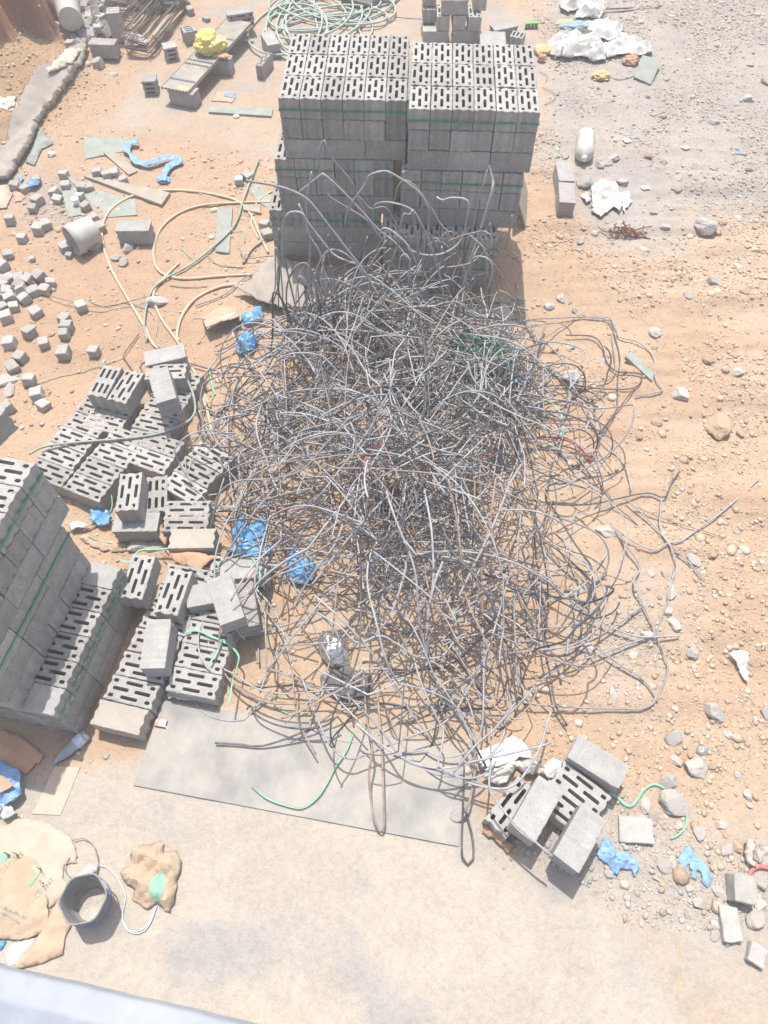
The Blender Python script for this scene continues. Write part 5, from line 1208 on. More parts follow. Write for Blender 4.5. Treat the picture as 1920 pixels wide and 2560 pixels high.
outline_sheet('paper_sack', [h2(*q) for q in [(60, 200), (110, 175), (180, 210), (380, 230), (430, 250), (400, 310), (250, 310), (180, 280), (100, 240)]], 'paper', 'flattened paper sack with green stripes between near stack and blocks', 'paper sack', amp=.03, freq=7, seed=33)
outline_sheet('cardboard_sheet', [h2(*q) for q in [(645, 60), (680, 70), (740, 200), (720, 270), (690, 230), (660, 150)]], 'cardboard', 'scrap of brown card beside the cream smooth block', 'cardboard', h=.1, amp=.04, freq=9, seed=34)
outline_sheet('plastic_film', [h2(*q) for q in [(720, 1400), (800, 1390), (930, 1455), (860, 1450), (750, 1440)]], 'clear_bag', 'dusty clear film at the back edge of the plywood', 'plastic film', h=.03, amp=.03, freq=11, seed=35)
outline_sheet('red_scrap', [h1(*q) for q in [(1190, 960), (1250, 910), (1300, 900), (1290, 930), (1230, 985)]], 'red_cloth', 'red cloth scrap at the edge of the right slotted bed', 'cloth scrap', h=.04, amp=.05, freq=14, seed=36)
outline_sheet('red_sheet', [h1(*q) for q in [(410, 620), (450, 590), (525, 600), (490, 690), (450, 715), (410, 690)]], 'pink_sheet', 'faded red plastic sheet scrap behind the six-slot block', 'plastic scrap', amp=.015, freq=6, seed=37)
lump('blue_wrapper', PG(*h1(1360, 395), .03), (.03, .012, .03), 'blue_cloth', 'blue and white wrapper by the hoses next to the blocks', 'wrapper', sub=3, seed=3)
p = PG(*C_(765, 1130)); lump('metal_can', p, (.115, .17, .17), 'foil', 'crushed shiny metal can under bars at the front left of heap', 'metal can', yaw=R(25), seed=41, amp=.16, freq=2.0, sub=5, flat=.4)
lump('dark_lump', PG(*C_(850, 1360)) + [0, 0, 0], (.19, .13, .12), 'dark_cloth', 'dark crumpled lump in front of the metal can under bars', 'sack', seed=5, sub=4)  # dark lump at the near side of the can
lump('dark_lump', PG(*A_(1300, 1000)) , (.30, .22, .22), 'dark_cloth', 'dark cloth bundle buried in the middle of the heap', 'sack', seed=6, sub=4)
lump('dark_lump', PG(*C_(1230, 110)), (.26, .16, .16), 'dark_cloth', 'dark cloth bundle under the lower middle of the heap', 'sack', seed=8, sub=4)
outline_sheet('green_net', [B_(*q) for q in [(60, 640), (180, 600), (430, 700), (560, 760), (520, 880), (300, 900), (90, 860)]], 'strap_dark', 'green netting scrap caught inside the right of the heap', 'netting', h=.1, amp=.12, freq=6, seed=40)
bagpair('plastic_bag', [B_(*q) for q in [(480, 950), (560, 900), (650, 930), (560, 960)]], 'blue_cloth', 'blue plastic scrap at the right shoulder of the heap', 41, .05)
bagpair('plastic_bag', [B_(*q) for q in [(820, 890), (900, 870), (960, 900), (950, 940), (850, 930)]], 'white_bag', 'white and blue wrapper under the large right bar loop', 42, .04)
outline_sheet('white_card', [g4(*q) for q in [(40, 320), (250, 240), (395, 160), (500, 220), (570, 300), (580, 360), (430, 400), (250, 460), (80, 470)]], 'white_card', 'white card box panel lying by the plywood right end', 'card', h=.08, amp=.012, freq=3, seed=43, thick=.004)
outline_sheet('white_paper', [g4(*q) for q in [(60, 480), (250, 470), (450, 420), (620, 400), (720, 520), (640, 560), (520, 560), (430, 480), (330, 640), (230, 660), (90, 580), (150, 540)]], 'white_bag', 'crumpled white paper below the white card, right of plywood', 'paper', amp=.06, freq=8, seed=44, lift=lambda x, y, d: .05 * sstep(0, .06, d))
outline_sheet('plastic_film', [g4(*q) for q in [(700, 460), (790, 380), (880, 420), (880, 500), (800, 580), (740, 590), (700, 520)]], 'clear_bag', 'dusty clear bag behind the open slotted block, right group', 'plastic film', h=.10, amp=.06, freq=9, seed=45)
outline_sheet('cardboard_sheet', [g4(*q) for q in [(90, 1110), (130, 1045), (260, 1080), (400, 1230), (350, 1320), (230, 1200)]], 'cardboard', 'torn dusty cardboard strip at the left foot of the right group', 'cardboard', amp=.03, freq=6, seed=46, lift=lambda x, y, d: .03 * sstep(0, .04, d))
outline_sheet('blue_rag', [g4(*q) for q in [(1285, 1160), (1340, 1180), (1420, 1290), (1520, 1300), (1540, 1330), (1640, 1410), (1640, 1480), (1590, 1550), (1570, 1480), (1460, 1470), (1420, 1540), (1340, 1440), (1250, 1380), (1220, 1330)]], 'blue_cloth', 'blue rag half under the smooth block of the right group', 'rag', amp=.045, freq=12, seed=47, res=.012)
r4 = lambda a, b: (1420 + a * .3014, 1780 + b * .3014)
outline_sheet('blue_rag', [r4(*q) for q in [(960, 1130), (1010, 1110), (1050, 1200), (1110, 1240), (1160, 1300), (1185, 1400), (1150, 1460), (1110, 1420), (1100, 1330), (1060, 1310), (1060, 1400), (1020, 1370), (1000, 1260), (940, 1330), (900, 1230)]], 'blue_cloth', 'torn light blue rag among the stones at lower right', 'rag', amp=.03, freq=13, seed=48, res=.012)
outline_sheet('plastic_film', [G_(*q) for q in [(1310, 1330), (1360, 1300), (1440, 1290), (1480, 1310), (1480, 1420), (1480, 1560), (1450, 1540), (1380, 1400)]], 'clear_bag', 'pale torn plastic cone on the sand at the right', 'plastic film', amp=.03, freq=7, seed=49, lift=lambda x, y, d: .04 * sstep(0, .05, d))
outline_sheet('plastic_film', [r4(*q) for q in [(1450, 1060), (1510, 1050), (1510, 1200), (1540, 1290), (1470, 1260), (1430, 1170)]], 'tarp_pale', 'curled cream plastic strip by the red ribbon, right edge', 'plastic film', amp=.05, freq=8, seed=50, lift=lambda x, y, d: .04 * sstep(0, .04, d))
ribbon('red_ribbon', [r4(1490, 1390), r4(1530, 1310), r4(1590, 1280), r4(1680, 1290), r4(1800, 1270)], .028, 'red_cloth', 'dark pink ribbon among the stones at the right edge', 'ribbon', h=.03, seed=3)
hose('dry_twigs', [r4(700, 1370), r4(760, 1400), r4(800, 1460)], .006, 'straw', 'dry brown twigs between the two blue rags', 'twigs', h=.012, s=5)
hose('dry_stalk', [(1703, 2320), (1700, 2380), (1696, 2450), (1695, 2500)], .003, 'straw', 'long thin dry stalk on the sand at bottom right', 'stalk', s=4)
lump('foil_scrap', PG(*r4(1110, 320)), (.045, .04, .04), 'foil', 'shiny foil scrap above the pair of grey rocks', 'foil', sub=3, seed=9)
board('green_board', [B_(1320, 725), B_(1490, 850), B_(1470, 905), B_(1275, 765)], .05, 'green_board', 'sage green board offcut on the sand right of the heap', 'board')

# ---- green packing straps
GSx = 'loose green packing straps'
def st(pts, lb, seed, w_=.008, h=.012): ribbon('packing_strap', pts, w_, 'strap', lb, 'strap', h=h, seed=seed, group=GSx, wave=.02, twist=1.0)
st([h1(95, 445, ), h1(250, 395), h1(450, 350), h1(640, 285), h1(790, 235)], 'long green strap across the sand left of the six-slot block', 1, .011)
st([h1(700, 1110), h1(695, 1220), h1(700, 1330), h1(705, 1410), h1(690, 1470)], 'green strap hanging at the edge of the middle slotted bed', 2, h=.12)
st([Z_(1028, 240), Z_(1000, 310), Z_(950, 390), Z_(920, 450), Z_(870, 520), Z_(800, 565), Z_(720, 550), Z_(640, 520), Z_(580, 470)], 'green strap trailing in a curve over the plywood', 3, .014, .03)
st([Z_(575, 140), Z_(640, 100), Z_(700, 68)], 'green strap end at the plywood back edge, left one', 4)
st([Z_(680, 115), Z_(730, 145), Z_(800, 155), Z_(830, 140)], 'green strap end at the plywood back edge, right one', 5)
st([h2(870, 930), h2(960, 915), h2(1060, 950), h2(1150, 990), h2(1230, 1040), h2(1280, 1110), h2(1270, 1180), h2(1235, 1290), h2(1210, 1470)], 'green strap looped over the near right slotted bed', 6, .016, .215)
st([h2(1155, 980), h2(1130, 1040), h2(1090, 1120), h2(1060, 1170)], 'short green strap tail on the near right slotted bed', 7, .018, .22)
st([h2(1380, 345), h2(1420, 420), h2(1445, 490), h2(1430, 580), h2(1380, 620)], 'green strap over the smooth block before the blue bags', 8, .016, .27)
st([h2(1110, 400), h2(1140, 440), h2(1170, 470)], 'green strap end by the torn cardboard and tilted block', 9, .02, .2)
st([h2(370, 370), h2(440, 385), h2(520, 300), h2(640, 290), h2(760, 285)], 'green strap below the cream smooth block', 10, .02, .1)
st([h2(120, 185), h2(180, 215), h2(300, 240), h2(380, 230)], 'green strap on the flattened sack beside the near stack', 11, .012, .03)
st([h2(1430, 670), h2(1420, 720), h2(1425, 770)], 'tiny green strap end right of the tilted smooth block', 12, .011)
st([h2(1470, 845), h2(1530, 865), h2(1580, 875)], 'tiny green strap lying on the sand by the near right bed', 13, .011)
st([g4(1190, 660), g4(1300, 700), g4(1440, 770), g4(1500, 830), g4(1570, 850), g4(1640, 780), g4(1700, 690), g4(1800, 640), g4(1900, 680)], 'green strap winding from the right group to the big rock', 14, .02)
st([r4(980, 820), r4(985, 900), r4(960, 970), r4(910, 1020), r4(850, 1050)], 'faded green strap curling below the big rock', 15, .014)
st([h1(1480, 350), h1(1500, 430), h1(1520, 520), h1(1480, 620), h1(1480, 700)], 'green strap beside the hoses next to the heap, upper', 16)
st([h1(1390, 830), h1(1410, 920), h1(1440, 1050)], 'green strap beside the hoses next to the heap, lower', 17)
st([B_(330, 630), B_(400, 625), B_(470, 660), B_(540, 720)], 'green strap arch at the right shoulder of the heap', 18, .02, .25)
st([B_(800, 830), B_(840, 800), B_(850, 760)], 'green strap end under the large right bar loop', 19)
st([B_(640, 980), B_(700, 1040), B_(800, 1100), B_(850, 1190), B_(830, 1300)], 'green strap running down the right flank of the heap', 20, .02, .15)
st([B_(0, 950), B_(100, 980), B_(250, 1005)], 'green strap in the middle of the heap', 21, .02, .55)
st([c5(230, 1480), c5(240, 1580), c5(260, 1700), c5(300, 1800)], 'green strap below the white scrap at the heap left edge', 22, .02)
st([z4(1040, 550), z4(1080, 590), z4(1110, 620)], 'green strap end inside the cream hose loop', 23)
st([z4(1340, 460), z4(1400, 455), z4(1410, 520)], 'green strap bit beside the green plank by the hoses', 24, .012)

# ---- hoses
hz = lambda a, b: (a, b)
hose('hose', [z4(*q) for q in [(1290, 1900), (1240, 1700), (1190, 1480), (1130, 1330)]] + [z4(*q) for q in [(1010, 1180), (890, 1115), (830, 1000), (740, 850), (640, 670), (592, 520), (592, 420), (640, 330), (760, 255), (930, 222), (1100, 225), (1260, 250), (1380, 290), (1450, 370), (1490, 460), (1545, 580)]], .0165, 'hose_cream', 'cream hose making the widest loop on the sand, left of heap', group=None)
hose('hose', [z4(*q) for q in [(1560, 288), (1350, 293), (1150, 310), (1010, 365), (920, 450), (885, 560), (900, 660), (960, 712), (1080, 730), (1250, 716), (1450, 705)]], .0155, 'hose_cream', 'cream hose making the inner loop beside the two stacks')
hose('hose', [z4(*q) for q in [(1210, 1470), (1150, 1330), (1060, 1150), (1000, 1060), (930, 960), (885, 850), (900, 780), (960, 710), (1030, 640)]], .0155, 'hose_cream', 'cream hose running down to the tumbled blocks')
hose('hose', [z4(*q) for q in [(1030, 1090), (1020, 1050), (1045, 950), (1120, 850), (1240, 785), (1330, 765), (1420, 760)]], .0165, 'hose_cream', 'short cream hose curving into the back of the heap')
hose('hose', [z4(*q) for q in [(1600, 215), (1550, 235), (1500, 270), (1460, 330), (1450, 420), (1490, 500)]], .011, 'hose_cream', 'small cream hose bend at the left tall stack foot')
hose('hose', [z4(*q) for q in [(1350, 980), (1340, 1040), (1380, 1130), (1440, 1200)]], .012, 'hose_cream', 'cream hose end among the blue bags at the heap edge')
hose('hose', [z4(*q) + (.035,) for q in [(1490, 40), (1440, 170), (1400, 280), (1370, 380), (1320, 460), (1200, 570), (1080, 660), (960, 725), (880, 790), (845, 880), (830, 1000), (850, 1080)]], .0125, 'hose_green', 'sage green hose lying across the cream hose loops')
hose('hose', [z5(*q) + (hh,) for q, hh in zip([(165, 635), (260, 590), (450, 566), (700, 546), (900, 520), (1050, 465), (1120, 400), (1115, 300), (1070, 190), (1000, 80), (910, 5)], [.24, .24, .225, .225, .225, .23, .22, .25, .3, .3, .05])], .0115, 'hose_green', 'sage green hose lying over the slotted beds')
hose('hose', [z5(*q) for q in [(1290, 760), (1260, 620), (1200, 500), (1150, 390), (1120, 270), (1090, 190)]], .012, 'hose_cream', 'cream hose between the slotted beds and the heap')
hose('hose', [z5(*q) + (.05,) for q in [(1330, 700), (1250, 560), (1180, 440), (1140, 330), (1100, 220)]], .010, 'hose_green', 'thin sage hose between the slotted beds and the heap')
hose('wire_strand', [z4(*q) for q in [(100, 690), (180, 740), (280, 820), (400, 860), (470, 880), (580, 892), (740, 862), (850, 830)]], .0055, 'wire_dark', 'thin twisted wire over the cubes toward the cream hose', 'wire', h=.06, s=5)
hose('wire_strand', [z4(*q) for q in [(520, 830), (510, 850), (560, 880), (640, 885), (730, 870), (850, 910), (900, 980), (900, 1060)]], .005, 'hose_green', 'thin green twine beside the wide cream hose loop', 'twine', h=.01, s=5)
for i, (q, lb) in enumerate([([(1190, 590), (1240, 640), (1330, 660), (1400, 665)], 'thin green twine on the sand inside the inner hose loop'), ([(980, 770), (1080, 780), (1190, 775)], 'dry twig lying below the inner hose loop'), ([(1380, 560), (1420, 610), (1550, 600), (1700, 590)], 'thin grey wire bend left of the tall stacks'), ([(1400, 640), (1450, 560), (1530, 500)], 'long thin wood strip at the foot of the left stack')]):
    hose('wire_strand', [z4(*p) for p in q], (.006, .005, .007, .016)[i], ('hose_green', 'wire_dark', 'wire_dark', 'tan_board')[i], lb, 'wire', h=(.012, .01, .06, .02)[i], s=5)
hose('hose', [PS(*A_(*q), k=.45) for q in []] or [(1130, 1190, .25), (1180, 1165, .25), (1215, 1140, .25), (1290, 1103, .2), (1360, 1093, .12), (1410, 1098, .08), (1450, 1120, .05), (1480, 1155, .04)], .011, 'hose_red', 'red hose threaded through the right of the heap')
hose('hose', [(690, 1275, .1), (720, 1272, .12), (760, 1280, .1)], .012, 'hose_red', 'red hose end at the left of the heap')
hose('hose', [(880, 1180, .5), (920, 1130, .55), (960, 1100, .5), (1020, 1068, .5)], .012, 'hose_red', 'red hose piece in the heap middle')
# coil of mint hose at the back
def coil():
    rng = np.random.default_rng(4); c = PG(795, 62); t = np.linspace(0, 2 * np.pi * 17, 950)
    rx_ = .38 + .55 * vnoise(np.stack([t * .3, t * 0, t * 0], -1), 2); ry_ = .35 + .7 * vnoise(np.stack([t * .27, t * 0 + 7, t * 0], -1), 4)
    ox = .6 * (vnoise(np.stack([t * .16, t * 0 + 3, t * 0], -1), 5) - .5) * 2; oy = .85 * (vnoise(np.stack([t * .13, t * 0 + 9, t * 0], -1), 6) - .5) * 2
    x = c[0] + ox + rx_ * np.cos(t); y = c[1] + .25 + oy + ry_ * np.sin(t); z = np.array([gz1(a, b) for a, b in zip(x, y)]) + .02 + .07 * vnoise(np.stack([t * 1.1, t * 0 + 5, t * 0], -1), 8)
    mb = MB(); tube(mb, np.c_[x, y, z], .0155, 8); tag(obj('hose_coil', mb.mesh('hose_coil', True), MAT['hose_coil']), 'tangled coil of mint green hose behind the left tall stack', 'hose')
coil()
k1 = lambda a, b: (680 + a * .2532, b * .2532)
hose('hose', [k1(*q) for q in [(640, 270), (760, 230), (880, 160), (940, 100), (1100, 50), (1200, 20), (1260, -10)]], .018, 'hose_coil', 'loose end of mint hose leading to the dark beam')
board('timber_beam', [k1(680, -30), k1(980, -30), k1(975, 50), k1(880, 25)], .10, 'dark_cloth', 'dark timber beam at the top edge behind the hose coil', 'beam')
lump('grey_sack', PG(*k1(1060, 15)), (.2, .14, .16), 'tarp', 'grey sack at the top edge beside the hose coil', 'sack', seed=11, sub=4)
def wire_frame():
    q = [PG(*k1(a, b), .012) for a, b in [(1125, 115), (1205, 120), (1165, 215), (1105, 155), (1125, 115)]]; mb = MB(); tube(mb, crs(q, .2) if False else np.array(q), .008, 5); tag(obj('wire_square', mb, MAT['wire_dark']), 'bent square of thin wire on the pad behind the stacks', 'wire')
wire_frame()
hose('wire_strand', [k1(*q) for q in [(1200, 165), (1350, 180), (1480, 188)]], .006, 'wire_dark', 'straight thin rod from the wire square to the little stack', 'wire', s=5)

# ---- back left: tarp, bench, stirrups, buckets, boards, rags
z1 = lambda a, b: (a * .434, b * .434)
TA, TB = P(208, 121), P(40, 370); TQ = np.array([-(TB - TA)[1], (TB - TA)[0]]) / np.linalg.norm((TB - TA)[:2])
outline_sheet('tarpaulin', [z1(*q) for q in [(480, 270), (515, 290), (480, 400), (380, 540), (280, 650), (230, 740), (180, 880), (60, 1050), (-90, 1090), (-90, 900), (40, 850), (90, 700), (150, 600), (250, 470), (330, 370), (400, 290)]], 'tarp', 'long grey canvas tarpaulin rolled out beside the soil dump', 'tarpaulin', amp=.022, freq=2.0, seed=60, res=.035, lift=lambda x, y, d: .05 * sstep(0, .02, d) + .05 * np.abs(np.sin(((x - TA[0]) * TQ[0] + (y - TA[1]) * TQ[1]) * 7 + .9 * np.sin(y * 1.7))), thick=.006)
outline_sheet('canvas_fold', [z1(*q) for q in [(340, 335), (380, 290), (465, 285), (420, 370), (340, 430), (285, 470), (290, 430)]], 'tarp_pale', 'cream canvas piece folded on the top end of the tarpaulin', 'canvas', h=.115, amp=.03, freq=5, seed=61, res=.03, thick=.004)
outline_sheet('green_cloth', [z1(*q) for q in [(230, 740), (310, 830), (240, 870), (200, 960), (150, 940), (190, 850)]], 'green_board', 'sage cloth edge sticking out from under the tarpaulin', 'cloth', amp=.03, freq=5, seed=62)
def bench():
    A = [n1(30, 1090), n1(430, 1150), n1(1235, 300), n1(850, 200)]; W = np.array([P(*a, .245) for a in A]); c = W.mean(0); e = (W[3] + W[2] - W[0] - W[1]); yaw = math.atan2(e[1], e[0]); L = np.linalg.norm(e) / 2; wd = .40
    root = empty('bench_plank', (c[0], c[1], .205), 'perforated metal walkway plank laid on blocks as a bench', 'plank'); root.rotation_euler = (0, 0, yaw)
    mb = MB(); box(mb, (0, 0, .022), (L, wd, .03)); obj('deck', bevel_mesh(mb.mesh('deck'), .004), MAT['mesh_plank'], root)
    for sgn in (-1, 1):
        mb = MB(); box(mb, (0, sgn * (wd / 2 + .004), .02), (L, .008, .044)); obj('side_rail', mb, MAT['tan_board'], root)
    for t in (-.38, -.17, -.12, .22):
        mb = MB(); box(mb, (t * L, 0, .0395), (.035, wd - .02, .005)); obj('cross_rib', mb, MAT['steel_dark'], root)
    mb = MB(); v, f = ico(3); v = v * [.045, .10, .008] * (1 + .5 * (vnoise(v * 3, 4) - .5))[:, None]; mb.add(v + np.array([-L * .46, -.10, .035]), f); obj('dry_mortar_crust', mb.mesh('dry_mortar_crust'), MAT['straw'], root)
    return c
bc = bench()
q = P(*n1(690, 640), .25); yb_ = lump('yellow_bag', (q[0], q[1], .247), (.215, .20, .25), 'yellow_bag', 'crumpled yellow plastic bag sitting on the bench plank', 'plastic bag', seed=21, amp=.42, freq=2.3, sub=5, flat=.6, ridged=False)
q = P(*n1(800, 690), .25); lump('brown_wrap', (q[0] + .03, q[1] - .05, .247), (.12, .06, .04), 'cardboard', 'brown wrapping beside the yellow bag on the plank', 'wrapping', seed=22, sub=4)
outline_sheet('card_piece', [n1(*p) for p in [(695, 1275), (770, 1160), (1005, 1165), (1010, 1220), (960, 1295)]], 'paper', 'flat tan card piece with a blue print near the plank', 'card', amp=.006, freq=4, seed=63, thick=.004)
board('card_print', [n1(865, 1160), n1(1000, 1165), n1(975, 1230), n1(850, 1205)], .003, 'wire_blue', 'small dark blue leaflet lying on the tan card piece', 'leaflet', h=.018)
board('plank_board', [n1(680, 1330), n1(1470, 1360), n1(1450, 1455), n1(660, 1405)], .03, 'green_board', 'narrow grey board lying left of the tall stacks', 'board')
lump('cap_lid', PG(*n1(1010, 1470)), (.045, .045, .03), 'chip_tan', 'small white lid just below the narrow grey board', 'lid', seed=23, amp=.05, sub=3)
def pail(px_base, px_top, r0, r1, m, label, inside='plastic_pale', h0=None):
    a, b = PG(*px_base, r0 + (h0 or 0)), PG(*px_top, r1 + (h0 or 0)); ax = b - a; L = np.linalg.norm(ax); root = empty('plastic_pail', a, label, 'bucket'); root.rotation_mode = 'QUATERNION'; root.rotation_quaternion = Vector(ax / L).to_track_quat('Z', 'Y')
    v, f = lathe_v([(.001, 0), (r0 * .96, 0), (r0, .01), (r0 + (r1 - r0) * .75, L * .75), (r1 * 1.03, L * .77), (r1 * 1.03, L * .83), (r1 * .99, L * .85), (r1, L), (r1 * .95, L), (r0 * .94, .02), (.001, .018)], 30)
    v = v * (1 + .02 * (vnoise(v * 12, 3)[:, None] - .5) * [1, 1, 0]); mb = MB(); mb.add(v, f); obj('pail_body', mb.mesh('pail_body', True), MAT[m], root)
    v, f = lathe_v([(.001, .021), (r0 * .93, .022), (r1 * .944, L * .985)], 28); mb = MB(); mb.add(v, f); obj('pail_inside', mb.mesh('pail_inside', True), MAT[inside], root)
pail(z4(545, 445), z4(410, 515), .16, .175, 'plastic_white', 'dusty white pail on its side in front of the sage boards')
pail((176, 48), (165, 2), .17, .19, 'plastic_white', 'white pail lying on the heap of grey cubes', h0=.16)
def bigbottle():
    c = lambda a, b: (1260 + a * .3978, b * .3978); a, b = PG(*c(515, 850), .115), PG(*c(505, 985), .115); ax = b - a; L = np.linalg.norm(ax); root = empty('water_bottle', a, 'large dusty white water bottle lying above the two blocks', 'water bottle'); root.rotation_mode = 'QUATERNION'; root.rotation_quaternion = Vector(ax / L).to_track_quat('Z', 'Y')
    pr = [(.001, 0), (.10, 0), (.118, .02)]
    for i in range(5): pr += [(.122, .04 + i * L * .14), (.114, .04 + i * L * .14 + L * .07)]
    pr += [(.122, L * .80), (.10, L * .95), (.045, L * 1.03), (.034, L * 1.05)]; v, f = lathe_v(pr, 30); mb = MB(); mb.add(v, f); obj('bottle_body', mb.mesh('bottle_body', True), MAT['plastic_white'], root)
    v, f = lathe_v([(.034, L * 1.04), (.034, L * 1.12), (.001, L * 1.125)], 18); mb = MB(); mb.add(v, f); obj('bottle_neck', mb.mesh('bottle_neck', True), MAT['white_card'], root)
bigbottle()
def stirrups():
    def ring(L, W, r, rng):
        c = .03; pts = []
        for sx, sy, a0 in ((1, -1, -90), (1, 1, 0), (-1, 1, 90), (-1, -1, 180)):
            for k in range(4): a = R(a0 + 30 * k); pts.append((sx * (L / 2 - c) + c * math.cos(a), sy * (W / 2 - c) + c * math.sin(a), 0))
        p = np.array(pts); p = np.vstack([p, p[0], p[0] + [.0, .0, r * 1.6]]); p[:, 2] += rng.normal(size=len(p)) * .003; return p
    rng = np.random.default_rng(9); meshes = {}
    for key, (L, W) in (('flat', (.95, .40)), ('lean', (1.25, .36))):
        meshes[key] = []
        for i in range(4):
            mb = MB(); tube(mb, ring(L + rng.normal() * .01, W + rng.normal() * .006, .0055, rng), .0058, 5); me = mb.mesh('stirrup', True); me.materials.append(MAT['steel_rust' if (i + (key == 'lean')) % 4 else 'steel_dark']); meshes[key].append(me)
    words_ = ('rusty square stirrup in the upright bundle beside the end-on block', 'rusty long stirrup in the leaning bundle near the half blocks')
    base = PG(330, 72); 
    for i in range(26):
        o = bpy.data.objects.new('steel_stirrup', meshes['flat'][i % 4]); COL.objects.link(o)
        o.location = (base[0] + .02 + rng.normal() * .012, base[1] + .34 + rng.normal() * .02, base[2] + .02 + i * .0185); o.rotation_euler = (rng.normal() * .02, rng.normal() * .012, R(74) + rng.normal() * .03)
        tag(o, words_[0], 'stirrup', 'rusty stirrups in the upright bundle')
    a, b = PG(365, 140), PG(462, 16); ax = b - a; yaw = math.atan2(ax[1], ax[0]); c = (a + b) / 2
    for i in range(16):
        o = bpy.data.objects.new('steel_stirrup', meshes['lean'][i % 4]); COL.objects.link(o); j = rng.normal(size=4)
        o.location = (c[0] + j[0] * .02 - .1, c[1] + j[1] * .025, c[2] + .03 + i * .017); o.rotation_euler = (R(4) + j[2] * .02, 0, yaw + j[3] * .03); o.scale = (min(1.4, np.linalg.norm(ax) / 1.25), 1, 1)
        tag(o, words_[1], 'stirrup', 'rusty stirrups in the leaning bundle')
stirrups()
m1 = lambda a, b: (240 + a * .1567, b * .1567)
board('plank_board', [m1(1080, 300), m1(1200, 320), m1(960, 600), m1(890, 550)], .05, 'tan_board', 'dusty board stuck between the two stirrup bundles', 'board', h=.1)
outline_sheet('white_paper', [m1(*q) for q in [(470, 650), (560, 620), (580, 590), (780, 660), (840, 700), (820, 770), (640, 790), (480, 780)]], 'white_card', 'crumpled white paper at the foot of the upright stirrups', 'paper', amp=.05, freq=7, seed=64, lift=lambda x, y, d: .10 * sstep(0, .1, d))
lump('dark_bundle', PG(400, 12), (.42, .3, .3), 'dark_cloth', 'dark cloth bundle behind the leaning stirrups', 'cloth', seed=25, sub=4)
lump('dark_bundle', PG(305, 2), (.3, .2, .22), 'dark_cloth', 'dark purple bundle behind the upright stirrups, top edge', 'cloth', seed=26, sub=4)
ribbon('blue_cloth_strip', [z1(800, 830), z1(750, 835), z1(730, 870), z1(760, 905), z1(790, 940), z1(850, 955), z1(920, 935), z1(980, 920), z1(1030, 935), z1(980, 965), z1(955, 1000), z1(940, 1050)], .085, 'blue_cloth', 'long blue cloth strip lying in a zigzag on the pad edge', 'cloth strip', h=.03, seed=4, crinkle=.9, cols=9, wave=.03, twist=.3, thick=.004)
lump('blue_cloth_knot', PG(*z1(943, 1040)), (.085, .075, .05), 'blue_cloth', 'balled end of blue cloth below the zigzag strip', 'cloth', seed=27, sub=4, amp=.4)
outline_sheet('blue_rag', [z1(*q) for q in [(160, 1090), (180, 1065), (230, 1045), (240, 1075), (210, 1100), (175, 1105)]], 'blue_cloth', 'small blue rag by the cubes next to the tarpaulin', 'rag', amp=.05, freq=9, seed=65, lift=lambda x, y, d: .04 * sstep(0, .05, d))
outline_sheet('blue_rag', [z1(*q) for q in [(105, 1030), (125, 1005), (140, 1040), (120, 1060)]], 'blue_cloth', 'tiny blue rag at the tarpaulin lower end', 'rag', amp=.04, freq=9, seed=66)
board('sage_board', [z1(480, 790), z1(750, 790), z1(740, 870), z1(490, 915)], .015, 'green_board', 'pale sage sheet half buried left of the blue strip', 'board', h=-.004)
board('narrow_plank', [z1(595, 880), z1(650, 870), z1(790, 980), z1(740, 1005)], .03, 'tan_board', 'short dusty plank below the pale sage sheet', 'board')
board('long_plank', [z1(480, 1010), z1(540, 1010), z1(980, 1110), z1(930, 1180)], .04, 'tan_board', 'long dusty plank pointing at the cream hose loop', 'board')
board('sage_board', [z1(380, 1010), z1(450, 1090), z1(600, 1250), z1(790, 1240), z1(780, 1150), z1(540, 1090)], .012, 'green_board', 'broken sage board crossed by the cream hose', 'board')
board('sage_board', [z1(355, 1090), z1(440, 1080), z1(475, 1230), z1(390, 1245)], .012, 'green_board', 'sage board piece with a white cup on it', 'board', h=.012)
board('green_plank', [z4(1250, 330), z4(1340, 320), z4(1320, 580), z4(1240, 570)], .025, 'green_board', 'green stained plank under the sage hose near the stacks', 'board')
board('sage_board', [z1(1420, 1080), z1(1490, 1060), z1(1570, 1140), z1(1550, 1200), z1(1500, 1170)], .012, 'green_board', 'sage board scrap at the left foot of the tall stack', 'board')
board('tan_lath', [z4(1400, 300), z4(1500, 300), z4(1500, 350), z4(1400, 330)], .03, 'tan_board', 'short tan lath by the hoses left of the tall stack', 'board')
def cup():
    c = PG(*z4(443, 300), .03); v, f = lathe_v([(.001, 0), (.034, 0), (.046, .085), (.043, .085), (.032, .005), (.001, .005)], 20); mb = MB(); mb.add(v + c, f); tag(obj('paper_cup', mb.mesh('paper_cup', True), MAT['white_card']), 'white paper cup standing on the sage board', 'cup')
cup()
lump('cream_lid', PG(*z4(1220, 495)), (.035, .035, .03), 'chip_tan', 'small cream lid beside the green stained plank', 'lid', seed=28, amp=.05, sub=3)
lump('red_wrapper', PG(*z4(555, 92)), (.05, .03, .02), 'red_cloth', 'small red wrapper among the cubes by the planks', 'wrapper', seed=29, sub=3)
lump('clear_cup', PG(*z1(300, 895)), (.055, .05, .05), 'clear_bag', 'crushed clear cup below the sage cloth', 'cup', seed=30, sub=3)
outline_sheet('paper_scrap', [z1(*q) for q in [(-20, 1080), (40, 1070), (75, 1120), (40, 1205), (-20, 1210)]], 'paper_pale', 'pale paper scrap at the left edge below the tarpaulin', 'paper', amp=.03, freq=6, seed=67)
outline_sheet('paper_scrap', [z1(*q) for q in [(70, 1110), (100, 1090), (150, 1140), (90, 1170)]], 'pink_sheet', 'faded pink paper scrap beside the pale one, left edge', 'paper', amp=.02, freq=6, seed=68)
